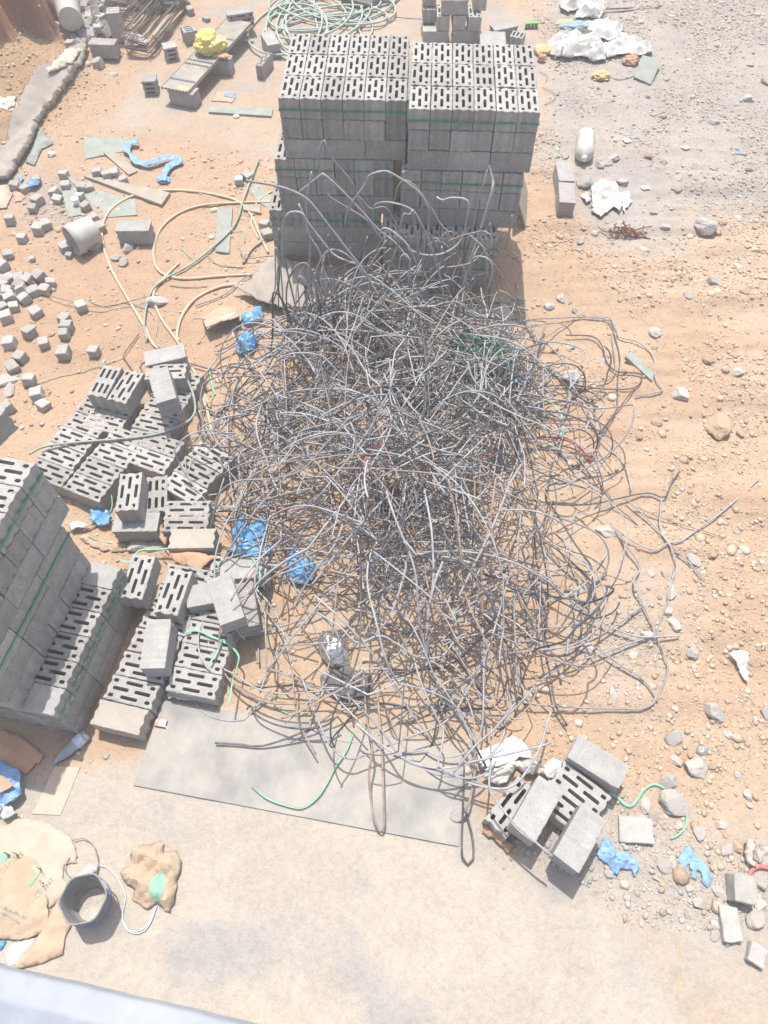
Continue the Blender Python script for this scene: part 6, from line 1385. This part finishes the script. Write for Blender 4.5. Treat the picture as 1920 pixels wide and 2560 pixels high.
lump('white_sack', PG(*z1(70, 300)), (.16, .13, .12), 'clear_bag', 'dusty white bag half sunk in the soil dump, upper', 'plastic bag', seed=31, sub=4)
lump('white_sack', PG(*z1(25, 620)), (.2, .18, .13), 'tarp_pale', 'dusty cream bag at the left edge of the soil dump, lower', 'plastic bag', seed=32, sub=4)
outline_sheet('dark_rag', [z1(*q) for q in [(-30, 240), (20, 240), (45, 300), (30, 350), (-30, 360)]], 'dark_cloth', 'dark rag at the left frame edge on the soil dump', 'rag', amp=.06, freq=6, seed=69)

# ---- back right: film bundles, rods, boards
c3 = lambda a, b: (1260 + a * .3978, b * .3978)
def film(px, m, lb, seed, hh=.16, amp=.045, freq=4.0, cat='plastic sheeting'): outline_sheet('plastic_sheeting', [c3(*q) for q in px], m, lb, cat, amp=amp, freq=freq, seed=seed, res=.03, lift=lambda x, y, d: hh * .62 * sstep(0, .13, d) + .02 * np.sin((x * .3 + y) * 40) * sstep(0, .08, d), group='bundles of white plastic sheeting')
film([(270, 290), (300, 260), (460, 230), (500, 270), (600, 260), (640, 330), (635, 395), (560, 405), (470, 380), (380, 390), (290, 370)], 'white_bag', 'thick tied roll of white sheeting right of the tall stacks', 70, .22)
film([(500, 160), (640, 165), (740, 170), (740, 230), (830, 260), (780, 290), (640, 270), (540, 250)], 'white_bag', 'folded white sheeting behind the tied roll', 71, .16)
film([(620, 290), (760, 270), (920, 300), (930, 350), (860, 370), (700, 370), (640, 385)], 'white_bag', 'white sheeting spread at the right end of the roll', 72, .15)
film([(345, 30), (420, 10), (480, 20), (470, 80), (400, 100), (350, 80)], 'white_bag', 'balled white sheeting near the top edge, left one', 73, .2)
film([(470, 30), (520, 10), (620, 10), (630, 90), (600, 140), (530, 130), (440, 140), (450, 90)], 'white_bag', 'loose white sheeting near the top edge, right one', 74, .18)
film([(540, 1190), (600, 1150), (700, 1160), (720, 1220), (750, 1290), (720, 1350), (680, 1320), (600, 1385), (550, 1350), (545, 1260)], 'white_bag', 'white plastic sheet spread right of the two end to end blocks', 75, .05, .035, 6)
film([(480, 1240), (520, 1225), (545, 1270), (510, 1290)], 'white_bag', 'small white plastic scrap beside the two end to end blocks', 76, .05, .03, 9)
film([(720, 1230), (780, 1215), (800, 1280), (750, 1350), (735, 1300)], 'clear_bag', 'dusty clear film right of the spread white sheet', 77, .04, .03, 9)
ribbon('tie_strap', [c3(375, 250) + (.22,), c3(345, 300) + (.24,), c3(320, 370) + (.1,)], .03, 'white_card', 'white tie round the roll of sheeting', 'tie', seed=6)
lump('yellow_wrap', PG(*c3(240, 330)), (.16, .12, .10), 'straw', 'crumpled yellow brown wrap between stack and white roll', 'wrapping', seed=33, sub=4)
lump('yellow_wrap', PG(*c3(235, 385)), (.06, .06, .10), 'cardboard', 'small brown wrap below the yellow one', 'wrapping', seed=34, sub=4)
lump('teal_rag', PG(*c3(440, 190)), (.22, .12, .12), 'teal_cloth', 'greyish blue rag behind the tied roll', 'rag', seed=35, sub=4)
lump('brown_wrap', PG(*c3(385, 160)), (.14, .09, .08), 'straw', 'tan wrap beside the greyish blue rag', 'wrapping', seed=36, sub=4)
lump('dark_rag', PG(*c3(500, 225)), (.16, .09, .08), 'dark_cloth', 'dark rag between the white rolls', 'rag', seed=37, sub=4)
lump('brown_wrap', PG(*c3(790, 400)), (.12, .09, .10), 'cardboard', 'brown crumpled wrap beside the tilted grey green sheet', 'wrapping', seed=38, sub=4)
board('tilted_sheet', [c3(870, 345), c3(990, 375), c3(925, 530), c3(815, 480)], .02, 'green_board', 'grey green board lying right of the white sheeting', 'board', hs=[.12, .10, .0, .02])
lump('straw_tuft', PG(*c3(610, 490)), (.12, .10, .08), 'straw', 'dry straw tuft on the pad below the white roll', 'straw', seed=39, sub=4, amp=.5)
hose('wire_strand', [c3(*q) for q in [(620, 440), (680, 490), (740, 500), (800, 485), (830, 460)]], .006, 'wire_dark', 'thin wire arc below the white sheeting', 'wire', s=5)
hose('steel_rod', [c3(620, 55), c3(760, 50), c3(990, 38)], .012, 'wire_dark', 'upper of two thin rods at the top right', 'rod', s=6)
hose('steel_rod', [c3(640, 78), c3(780, 66), c3(975, 44)], .012, 'wire_dark', 'lower of two thin rods at the top right', 'rod', s=6)
hose('wire_strand', [c3(*q) for q in [(225, 450), (270, 475), (265, 510)]], .005, 'wire_dark', 'thin wire end beside the right tall stack, upper', 'wire', h=.02, s=5)
hose('wire_strand', [c3(*q) for q in [(240, 550), (310, 580), (320, 620), (250, 660)]], .005, 'wire_dark', 'thin wire loop beside the right tall stack, lower', 'wire', h=.02, s=5)
def brush():
    c = PG(1327, 70); root = empty('scrub_brush', (c[0], c[1], c[2]), 'green backed scrub brush on the pad behind the stacks', 'brush'); root.rotation_euler = (0, 0, R(8))
    mb = MB(); box(mb, (0, 0, .075), (.22, .07, .02)); obj('brush_back', bevel_mesh(mb.mesh('brush_back'), .006), MAT['brush_green'], root)
    mb = MB(); rng = np.random.default_rng(2)
    for i in range(60):
        x, y = rng.uniform(-.1, .1), rng.uniform(-.03, .03); tube(mb, [(x, y, .066), (x + rng.normal() * .006, y + rng.normal() * .006, .0)], .004, 4)
    obj('bristles', mb, MAT['dark_cloth'], root)
brush()
board('small_scrap', [c3(1425, 945), c3(1490, 950), c3(1495, 970), c3(1430, 962)], .006, 'wire_blue', 'small blue plastic scrap on the gravel at upper right', 'plastic scrap')
for px, lb, sd_ in (((770, 890), 'white paper scrap on the gravel above the big bottle', 1), ((1140, 935), 'white paper scrap on the gravel farther right', 2), ((885, 1188), 'white paper scrap below the stones right of the sheet', 3)):
    outline_sheet('paper_scrap', [c3(px[0] - 30, px[1] - 10), c3(px[0] + 10, px[1] - 16), c3(px[0] + 32, px[1] + 8), c3(px[0] - 10, px[1] + 14)], 'white_card', lb, 'paper', amp=.03, freq=12, seed=80 + sd_)
def rusty_wire():
    rng = np.random.default_rng(6); mb = MB(); c = PG(*c3(720, 1470))
    for i in range(16):
        t = np.linspace(0, 1, 14)[:, None]; a = rng.normal(size=3) * .08; b = rng.normal(size=3) * .10
        p = c + np.array([.06, 0, .05]) + (a * (1 - t) + b * t) * [1.6, .6, .4] + .03 * np.sin(t * 9 + rng.random(3) * 6); p[:, 2] = np.maximum(p[:, 2], c[2] + .006); tube(mb, p, .006, 5)
    tube(mb, crs([PG(*c3(*q), .01) for q in [(780, 1480), (850, 1490), (920, 1500)]], .02), .008, 5)
    tag(obj('rusty_wire_wad', mb.mesh('rusty_wire_wad', True), MAT['rust_leaf']), 'dark rusty wad of wire on the sand below the white sheet', 'wire')
rusty_wire()
def leaning_ply():
    a, b = PG(*w1(760, 900)), PG(*w1(940, 260)); A = np.array([PG(*w1(715, 900), .02), PG(*w1(790, 520), .02)]); 
    q = [P(*w1(705, 930), .10), P(*w1(840, 490), .10), P(*w1(940, 260), .72), P(*w1(800, 240), .72)]
    p0 = PG(1312, 572); p1 = p0 + np.array([.10, .72, 0]); up_ = np.array([-.20, .02, .50])
    V = [p0, p1, p1 + up_, p0 + up_]; nrm = np.cross(V[1] - V[0], V[3] - V[0]); nrm = nrm / np.linalg.norm(nrm) * .015; V = np.array(V + [v + nrm for v in V])
    mb = MB(); mb.add(V, [(0, 3, 2, 1), (4, 5, 6, 7), (0, 1, 5, 4), (1, 2, 6, 5), (2, 3, 7, 6), (3, 0, 4, 7)]); tag(obj('leaning_board', mb, MAT['tan_board']), 'dusty board leaning on the right side of the right tall stack', 'board')
leaning_ply()
# ------------------------------------------------------------------ cubes and rocks, one object each
CUBE = []
for i in range(5):
    mb = MB(); box(mb, (0, 0, 0), (.118, .118, .11)); me = bevel_mesh(mb.mesh('concrete_cube'), .006, 1); bm = bmesh.new(); bm.from_mesh(me)
    rng = np.random.default_rng(50 + i)
    bmesh.ops.subdivide_edges(bm, edges=[e for e in bm.edges if e.calc_length() > .05], cuts=3, use_grid_fill=True)
    co = np.array([v.co[:] for v in bm.verts]); d = (vnoise(co * 18 + i * 9, 3) - .5) * .020
    for v, dd in zip(bm.verts, d): v.co *= 1 + dd / .1
    bm.to_mesh(me); bm.free(); me.update(); me.shade_smooth(); me.set_sharp_from_angle(angle=R(35)); me.materials.append(MAT['cube']); CUBE.append(me)
_cc = [0]
def cube(px, label, group=None, h=.0, s=1.0, tilt=None, yaw=None):
    rng = RNG; p = PG(px[0], px[1], .055 * s + h); _cc[0] += 1
    o = bpy.data.objects.new('concrete_cube', CUBE[_cc[0] % 5]); COL.objects.link(o)
    p[2] += -.006 - .03 * rng.random() ** 2; o.location = p; t = rng.normal(size=2) * (.10 if tilt is None else tilt); o.rotation_euler = (t[0], t[1], rng.uniform(0, 1.57) if yaw is None else yaw)
    q = s * rng.uniform(.85, 1.1); o.scale = (q * rng.uniform(.93, 1.07), q, q * rng.uniform(.92, 1.06)); return tag(o, label, 'concrete cube', group)

gC = 'grey cubes in the dense cluster at the left edge'
for q in [(50, 715), (165, 730), (225, 710), (285, 745), (105, 755), (40, 800), (120, 790), (190, 795), (255, 790), (60, 840), (140, 840), (75, 885), (10, 765), (12, 895), (35, 950), (-10, 830), (110, 720), (20, 730)]:
    cube(z4(*q), 'small grey concrete cube in the dense cluster at the left edge', gC, tilt=.2)
for q, lb in [((40, 585), 'lone grey cube at the left edge above the dense cluster'), ((12, 650), 'grey cube cut by the left frame edge above the cluster'), ((182, 608), 'very small cube chip between the cluster and the white pail'),
    ((465, 885), 'grey cube touched by the thin wire, right of the cluster'), ((205, 920), 'grey cube just below the dense cluster, right side'), ((365, 950), 'grey cube above the stacked pair, left of the hose'),
    ((382, 1008), 'upper cube of the touching pair left of the hose'), ((370, 1048), 'lower cube of the touching pair left of the hose'), ((165, 1035), 'grey cube alone below the cluster, left of the touching pair'),
    ((50, 1095), 'grey cube nearest the left edge below the cluster'), ((250, 1100), 'grey cube diagonal below the touching pair'), ((365, 1155), 'grey cube straight below the touching pair'),
    ((540, 1145), 'grey cube farthest right, above the six-slot block'), ((115, 1182), 'tilted grey cube in the lower left scatter'), ((70, 1238), 'grey cube above the flat stone slab at left'),
    ((165, 1310), 'grey cube at the end of the long green strap'), ((210, 1390), 'upper cube of two near the bottom of the scatter'), ((248, 1455), 'lower cube of two near the bottom of the scatter'), ((40, 1468), 'grey cube at the left edge above the near stack'),
    ((55, 388), 'lone grey cube at the left edge beside the dark gravel'), ((215, 278), 'grey cube above another at the left gravel patch'), ((187, 318), 'grey cube on the left side of the dark gravel patch'), ((265, 415), 'right cube of the pair under the dark gravel'), ((222, 440), 'left cube of the pair under the dark gravel'),
    ((125, 495), 'half buried flat cube below the dark gravel'), ((315, 235), 'grey cube left of the sage board with the cup'), ((330, 268), 'second cube left of the sage board with the cup'), ((365, 122), 'grey cube below the clear cup, above the sage boards'), ((210, 158), 'grey cube above the small blue rag'),
    ((80, 192), 'grey cube at the end of the tarpaulin'), ((140, 205), 'grey cube between the tarpaulin end and the blue rag'), ((560, 118), 'leftmost cube in the row by the short plank'), ((612, 132), 'middle cube in the row by the short plank'), ((655, 112), 'raised cube in the row by the short plank'), ((708, 152), 'rightmost cube in the row by the short plank'),
    ((470, 205), 'left cube of two on the long plank'), ((508, 198), 'right cube of two on the long plank'), ((455, 250), 'cube on the sage boards below the long plank'), ((490, 312), 'cube beside the white paper cup'), ((380, 198), 'cube at the upper corner of the sage board'),
    ((550, 532), 'cube at the foot of the white pail'), ((540, 375), 'cube above the white pail'), ((575, 430), 'cube behind the white pail beside the hose'), ((370, 540), 'rounded cube left of the white pail'), ((395, 592), 'cube chip below the white pail'), ((1375, 158), 'left cube of the pair left of the sage hose top'), ((1422, 136), 'right cube of the pair left of the sage hose top'), ((1525, 412), 'cube at the lower left stack foot, upper'), ((1535, 470), 'cube at the lower left stack foot, lower')]:
    cube(z4(*q), lb, s=.62 if 'chip' in lb else .92 if q[1] < 330 else 1.0)
gP = 'grey cubes in the big pile at upper left'
for q, hh in [((450, 80), 0), ((480, 180), 0), ((510, 130), .03), ((520, 25), .04), ((470, 20), 0), ((600, 270), 0), ((660, 345), 0), ((720, 365), 0), ((770, 290), .04), ((810, 330), .03), ((850, 250), .06), ((770, 430), 0), ((700, 440), 0), ((920, 300), .02), ((960, 270), .05), ((1055, 310), .02), ((1140, 335), 0), ((880, 160), .12), ((960, 150), .12), ((1000, 180), .10), ((860, 100), .15), ((940, 90), .15), ((1060, 30), .10), ((830, 40), .16), ((960, 30), .14), ((900, 205), .09), ((1040, 240), .05), ((985, 225), .07), ((820, 415), 0), ((690, 280), .02), ((780, 20), .18), ((890, 30), .15), ((1010, 90), .12), ((1080, 180), .04), ((560, -20), .05), ((640, -30), .06), ((740, -20), .1), ((860, -30), .1), ((980, -30), .1), ((900, 340), 0), ((850, 380), 0)]:
    cube(z3(*q), 'grey concrete cube in the jumbled pile at upper left', gP, h=hh, s=1.05, tilt=.45)
cube(z3(970, 625), 'tall cube offcut below the whole block by the tarpaulin', s=1.15, tilt=.25)
cube((515, 45), 'small cube alone on the pad behind the bench plank', s=.8)
cube((476, 26), 'small cube behind the leaning stirrups', s=.9)

ROCK = {}
for k, mt in enumerate(('rock_grey', 'rock_white', 'rock_tan', 'rock_dark')):
    ROCK[mt] = []
    for i in range(5):
        rng = np.random.default_rng(200 + i + 31 * k); v, f = stone_v(4, rng, 1, rng.uniform(.68, .95), rng.uniform(.5, .72), 210 + i + k * 7, .30)
        mb = MB(); mb.add(v, f); me = mb.mesh('stone'); me.materials.append(MAT[mt]); ROCK[mt].append(me)
_rc = [0]
def rock(px, wpx, mt, label, flat=1.0, long=1.0, yaw=None, group=None, name='stone'):
    p = PG(*px); dist = np.dot(p - EYE, FWD); r = wpx * .5 * dist / FPX; _rc[0] += 1
    o = bpy.data.objects.new(name, ROCK[mt][_rc[0] % 5]); COL.objects.link(o); o.location = (p[0], p[1], p[2] + r * .12 * flat)
    o.scale = (r * long * .94, r * .9, r * flat); o.rotation_euler = (RNG.normal() * .15, RNG.normal() * .15, RNG.uniform(0, 6.28) if yaw is None else yaw); return tag(o, label, 'stone', group)
g_, w_, t_, d_ = 'rock_grey', 'rock_white', 'rock_tan', 'rock_dark'
for fn, q, wz, mt, lb, k in [
    (r4, (865, 205), 160, g_, 'squarish grey rock above the foil scrap', {}), (r4, (890, 392), 125, g_, 'thin flat grey rock left of the foil scrap', dict(flat=.5, long=1.2, yaw=-.7)),
    (r4, (1055, 455), 215, g_, 'big wedge shaped grey rock under the foil scrap', {}), (r4, (820, 575), 165, g_, 'brownish rock above the largest rock', {}),
    (r4, (875, 775), 260, g_, 'largest pale rock, right of the block group', {}), (r4, (650, 775), 110, g_, 'upright slab of stone left of the largest rock', dict(long=1.3, yaw=1.3)),
    (r4, (1200, 450), 85, t_, 'tan rock behind the big wedge shaped one', {}), (r4, (1410, 520), 80, g_, 'flat pale stone right of the wedge rock', dict(flat=.5)),
    (r4, (1330, 185), 95, g_, 'flat grey stone at upper right of the rock area', dict(flat=.6)), (r4, (1490, 690), 90, w_, 'upright white stone near the right edge', dict(long=1.4, yaw=1.4)), (r4, (1560, 710), 80, t_, 'tan stone touching the upright white one', {}), (r4, (1510, 775), 75, w_, 'small white stone under the upright one', {}),
    (r4, (1080, 1005), 135, g_, 'grey rock above the torn blue rag', {}), (r4, (1270, 940), 100, g_, 'round grey stone right of the torn blue rag', {}), (r4, (1305, 1020), 60, t_, 'small tan stone under the round grey stone', {}),
    (r4, (1310, 1130), 115, g_, 'grey stone left of the tan pair, right side', {}), (r4, (1400, 1115), 100, t_, 'tan block of stone beside the cream strip', {}), (r4, (815, 1280), 140, g_, 'flat angular pale stone left of the torn blue rag', dict(flat=.5, long=1.2)),
    (r4, (920, 945), 90, w_, 'pale stone just below the largest rock', {}), (r4, (700, 880), 100, g_, 'grey stone below left of the largest rock', {}), (r4, (620, 880), 90, g_, 'grey stone beside the broken slab chunk', {}),
    (r4, (455, 1095), 60, w_, 'white pebble above the blue rag', {}), (r4, (340, 1335), 95, g_, 'grey stone below the smooth block and blue rag', {}), (r4, (220, 1385), 60, g_, 'green grey stone at the foot of the right group', {}), (r4, (1005, 1460), 80, w_, 'whitish stone below the torn blue rag', {}), (r4, (1100, 1600), 115, g_, 'elongated grey stone below the torn rag', dict(long=1.4, yaw=-.2)), (r4, (1020, 1580), 70, g_, 'small stone left of the elongated one', {}), (r4, (1250, 1500), 110, g_, 'long grey stone left of the grey cube', dict(long=1.4, yaw=-.9)),
    (r4, (1600, 1410), 150, g_, 'dark streaked rock at the right edge under the ribbon', {}), (r4, (1560, 1720), 180, g_, 'rock with a dark side right of the slab', {}), (r4, (1590, 1600), 130, w_, 'white rock below the grey cube', {}), (r4, (1585, 1200), 130, g_, 'rock behind the dark pink ribbon', {}), (r4, (1650, 1160), 90, w_, 'white rock at the frame edge above the ribbon', {}), (r4, (1215, 1765), 100, w_, 'white rock left of the slab, upper', {}), (r4, (1210, 1850), 100, g_, 'grey rock left of the slab, lower', {}), (r4, (1330, 1910), 90, g_, 'small rock under the slab', {}), (r4, (985, 1680), 80, g_, 'grey stone by the dry stalk', {}), (r4, (1160, 125), 50, g_, 'small stone near the top of the rock area', {}),
    (G_, (310, 300), 175, w_, 'white block-like stone with a dark notch right of the heap', dict(long=1.2, yaw=-.3)), (G_, (1035, 545), 135, g_, 'square grey stone at the end of the straight bar', {}), (G_, (665, 1175), 135, w_, 'white stone under the lower right bars', {}), (G_, (890, 1075), 130, w_, 'long pale stone at the straight bar end', dict(long=1.5, yaw=-.9)), (G_, (1035, 1300), 130, g_, 'grey stone below the lower right bar end', {}), (G_, (855, 805), 110, w_, 'oblong pale stone on the wavy bar', dict(long=1.5, yaw=1.2)), (G_, (835, 960), 90, g_, 'grey stone below the oblong pale one', {}), (G_, (800, 655), 95, g_, 'grey stone right of the dark thin bars', {}), (G_, (160, 1280), 115, d_, 'dark stone under the lower right bars', {}), (G_, (1200, 495), 90, t_, 'tan stone beside the square grey stone', {}), (G_, (1200, 1800), 190, g_, 'jagged grey rock on the sand at the right', {}), (G_, (1640, 1800), 120, g_, 'grey rock at the right frame edge', {}), (G_, (600, 1390), 75, t_, 'tan stone inside the front hairpin bar', {}), (G_, (1240, 1535), 60, t_, 'small tan stone above the jagged rock', {}), (G_, (1350, 1000), 65, t_, 'round tan stone on the open sand', {}), (G_, (370, 1650), 85, w_, 'upright whitish stone inside the front hairpin', dict(long=1.5, yaw=1.5)), (G_, (690, 650), 80, g_, 'grey stone in the gravel right of the heap', {}), (G_, (1220, 830), 60, w_, 'small white stone on the open sand', {}), (G_, (980, 390), 70, d_, 'dark flat stone under the far straight rod', dict(flat=.5)), (G_, (1400, 300), 60, g_, 'grey stone beyond the thin straight bar', {}), (G_, (1440, 1360), 70, t_, 'tan stone beside the torn plastic cone', {}),
    (F_, (605, 785), 100, w_, 'round white stone below the green board', {}), (F_, (748, 610), 75, t_, 'tan clod right of the green board', {}), (F_, (790, 945), 165, t_, 'large tan clod casting a shadow on the right sand', {}), (F_, (478, 470), 80, g_, 'grey angular stone above the green board', {}), (F_, (895, 668), 75, w_, 'white stone on the right sand', {}), (F_, (485, 920), 70, t_, 'tan clod below the round white stone', {}), (F_, (475, 545), 45, t_, 'rust coloured stone at the green board end', {}), (F_, (640, 285), 60, g_, 'grey stone on the ruts', {}), (F_, (930, 268), 60, t_, 'tan stone high on the right sand', {}), (F_, (770, 215), 70, g_, 'grey stone in the upper ruts', {}), (F_, (830, 655), 50, t_, 'small tan stone beside the white one', {}), (F_, (400, 990), 45, t_, 'small clod by the right bars', {}), (F_, (905, 980), 55, t_, 'reddish clod right of the large one', {}), (F_, (650, 1270), 35, t_, 'little clod near the far rod', {}), (F_, (370, 555), 50, w_, 'pale stone left of the green board', {}),
    (c3, (1262, 1440), 145, d_, 'bluish grey boulder on the upper right gravel', {}), (c3, (500, 1150), 110, g_, 'rounded grey rock beside the two blocks', {}), (c3, (748, 1160), 95, d_, 'dark grey rock behind the spread white sheet', {}), (c3, (1535, 630), 80, d_, 'dark stone high on the grey gravel', {}), (c3, (1328, 775), 58, d_, 'dark stone in the middle of the grey gravel', {}), (c3, (605, 1045), 80, w_, 'pale broken stone below the big bottle', {}), (c3, (900, 980), 70, t_, 'brown stone right of the big bottle', {}), (c3, (1430, 60), 40, g_, 'grey stone near the top right corner', {}), (c3, (780, 125), 40, g_, 'grey pebble right of the loose sheeting', {}), (c3, (905, 612), 40, g_, 'grey pebble below the grey green board', {}), (c3, (1545, 415), 48, g_, 'grey pebble on the dark gravel', {}), (c3, (1010, 1020), 55, g_, 'stone among the gravel below the bottle', {}), (c3, (1340, 290), 45, d_, 'dark pebble high on the gravel', {}), (c3, (1410, 140), 35, g_, 'pebble near the top right', {}), (c3, (480, 1520), 55, g_, 'grey oblong stone below the two blocks', dict(long=1.5)), (c3, (465, 1575), 40, d_, 'dark pebble below the oblong stone', {}), (c3, (1375, 1400), 70, t_, 'brown stone beside the bluish boulder', {}), (c3, (1640, 520), 70, t_, 'tan stone at the right frame edge', {}), (c3, (650, 1030), 70, g_, 'grey stone right of the big bottle neck', {}), (c3, (690, 1000), 70, g_, 'second grey stone right of the big bottle neck', {}), (c3, (380, 985), 60, g_, 'grey stone left of the big bottle', {}), (c3, (1540, 1070), 60, t_, 'brown stone right of the gravel patch', {}), (c3, (940, 1340), 50, t_, 'brown clod below the white scrap', {}), (c3, (1010, 1430), 70, g_, 'gravel stone above the sand, upper right', {}), (c3, (1090, 1200), 60, t_, 'brown clod in the gravel', {}),
    (B_, (425, 465), 200, w_, 'big whitish rock at the foot of the right stack', {}), (B_, (562, 362), 75, g_, 'grey stone in the right stack shadow', {}), (B_, (742, 410), 95, d_, 'dark angular stone right of the stack shadow', {}), (B_, (843, 355), 85, w_, 'white stone right of the dark angular one', {}), (B_, (520, 720), 110, w_, 'white stone at the right shoulder of the heap', {}), (B_, (680, 395), 40, t_, 'rust coloured pebble by the dark stone', {}), (B_, (890, 690), 80, w_, 'pale stone inside the large bar loop, left', {}), (B_, (790, 700), 70, t_, 'tan stone inside the large bar loop', {}), (B_, (1130, 790), 70, g_, 'grey stone inside the large bar loop, right', {}), (B_, (1490, 590), 90, g_, 'grey flat stone beyond the bar loop', {}), (B_, (930, 440), 60, g_, 'grey stone above the bar loop', {}),
    (D_, (130, 1160), 150, w_, 'white stone on the ground under the heap front', {}), (D_, (840, 1300), 80, g_, 'round grey stone under the lower right bars', {}), (D_, (1010, 1110), 110, d_, 'dark stone beside the straight lower bar', {}), (D_, (980, 780), 70, t_, 'tan stone below the right heap edge', {}), (D_, (1390, 1210), 70, t_, 'tan stone on the lower right sand', {}),
    (A_, (1030, 740), 60, w_, 'small white stone caught on top of the heap', {}), (z4, (742, 562), 105, g_, 'chunk of broken concrete below the lone block', {}), (z4, (670, 612), 70, g_, 'smaller concrete chunk left of the chunk', {}), (z4, (712, 640), 70, g_, 'lowest concrete chunk under the lone block', {}), (z4, (912, 872), 110, g_, 'block fragment by the hose loops', dict(long=1.2, yaw=.5)), (z4, (62, 1318), 135, g_, 'flat stone slab below the cube scatter at left', dict(flat=.5, long=1.2)), (z4, (50, 1372), 110, g_, 'second flat stone under the slab at left', dict(flat=.45, long=1.2)), (z4, (292, 1060), 45, t_, 'small tan stone by the diagonal cube', {}), (z4, (235, 850), 30, t_, 'tan pebble below the cube cluster', {}), (z4, (990, 1020), 40, t_, 'pale tan pebble between the hoses', {}), (z4, (510, 1022), 30, t_, 'tan pebble left of the hoses', {}), (z4, (150, 355), 30, t_, 'tan pebble left of the dark gravel', {}), (z4, (360, 345), 50, t_, 'rusty clod left of the cup board', {}), (z4, (800, 555), 40, t_, 'tan stone right of the concrete chunk', {}), (c5, (70, 150), 50, w_, 'white pebble inside the hose loop', {}), (c5, (450, 1490), 90, w_, 'white chip at the heap left edge', {}), (c5, (455, 1140), 35, t_, 'tan pebble by the open carton', {}),
    (z3, (1115, 750), 100, w_, 'flat pale stone below the cube offcut', dict(flat=.5)), (z3, (180, 950), 90, t_, 'brown clod at the lower edge of the dump', {}), (z3, (60, 920), 70, t_, 'tan stone on the dump beside the tarpaulin', {}), (z3, (150, 290), 60, t_, 'brown clod near the top of the dump', {}), (z3, (330, 830), 40, t_, 'tan clod between the dump and the tarpaulin', {}), (z3, (220, 150), 60, t_, 'pale clod at the dump top edge', {}), (z3, (930, 535), 60, t_, 'reddish stone beside the cube offcut', {}), (z3, (1080, 580), 70, t_, 'tan chip below the whole block', {}), (h2, (530, 260), 190, g_, 'broken concrete lump between near stack and cream block', dict(flat=.7, long=1.2, yaw=.4)), (h2, (650, 265), 150, g_, 'thin broken concrete shard under the green strap', dict(flat=.5, long=1.3, yaw=.4)), (Z_, (710, 388), 20, t_, 'small tan pebble on the plywood', {}), (Z_, (1495, 585), 95, g_, 'grey stone at the plywood right corner with bars over', {}),
 ]:
    s = {r4: .3014, G_: .3014, F_: .4971, c3: .3978, B_: .3617, D_: .3617, A_: .3617, z4: .434, c5: .1929, z3: .2532, h2: .3255, Z_: .5666}[fn]
    rock(fn(*q), wz * s, mt, lb, **k)
def chunk(px, L, W, Hh, yaw, label, m='rock_white', h=0.0):
    mb = MB(); box(mb, (0, 0, 0), (L, W, Hh)); me = bevel_mesh(mb.mesh('concrete_piece'), .006, 1); bm = bmesh.new(); bm.from_mesh(me); bmesh.ops.subdivide_edges(bm, edges=[e for e in bm.edges if e.calc_length() > .04], cuts=4, use_grid_fill=True)
    for v in bm.verts: v.co *= 1 + (float(vnoise(np.array(v.co[:]) * 16 + yaw * 9, 4)) - .5) * .26
    bm.to_mesh(me); bm.free(); me.shade_smooth(); me.set_sharp_from_angle(angle=R(35)); o = obj('concrete_piece', me, MAT[m]); p = PG(*px, Hh / 2 + h); o.location = p; o.rotation_euler = (RNG.normal() * .05, RNG.normal() * .05, yaw); tag(o, label, 'concrete piece')
chunk(r4(1440, 1465), .15, .17, .13, R(-10), 'grey concrete cube with a shaded left side, right edge', 'cube')
chunk((1825, 2310), .125, .21, .06, R(-4), 'pale rectangular slab lying at the lower right', 'cube', -.012)
chunk((1890, 2388), .11, .12, .07, R(-30), 'small pale block at the lower right corner', 'cube', -.015)
chunk(r4(560, 980), .24, .17, .05, R(-5), 'broken slab chunk with a raised edge right of the blocks', 'cube', -.01)
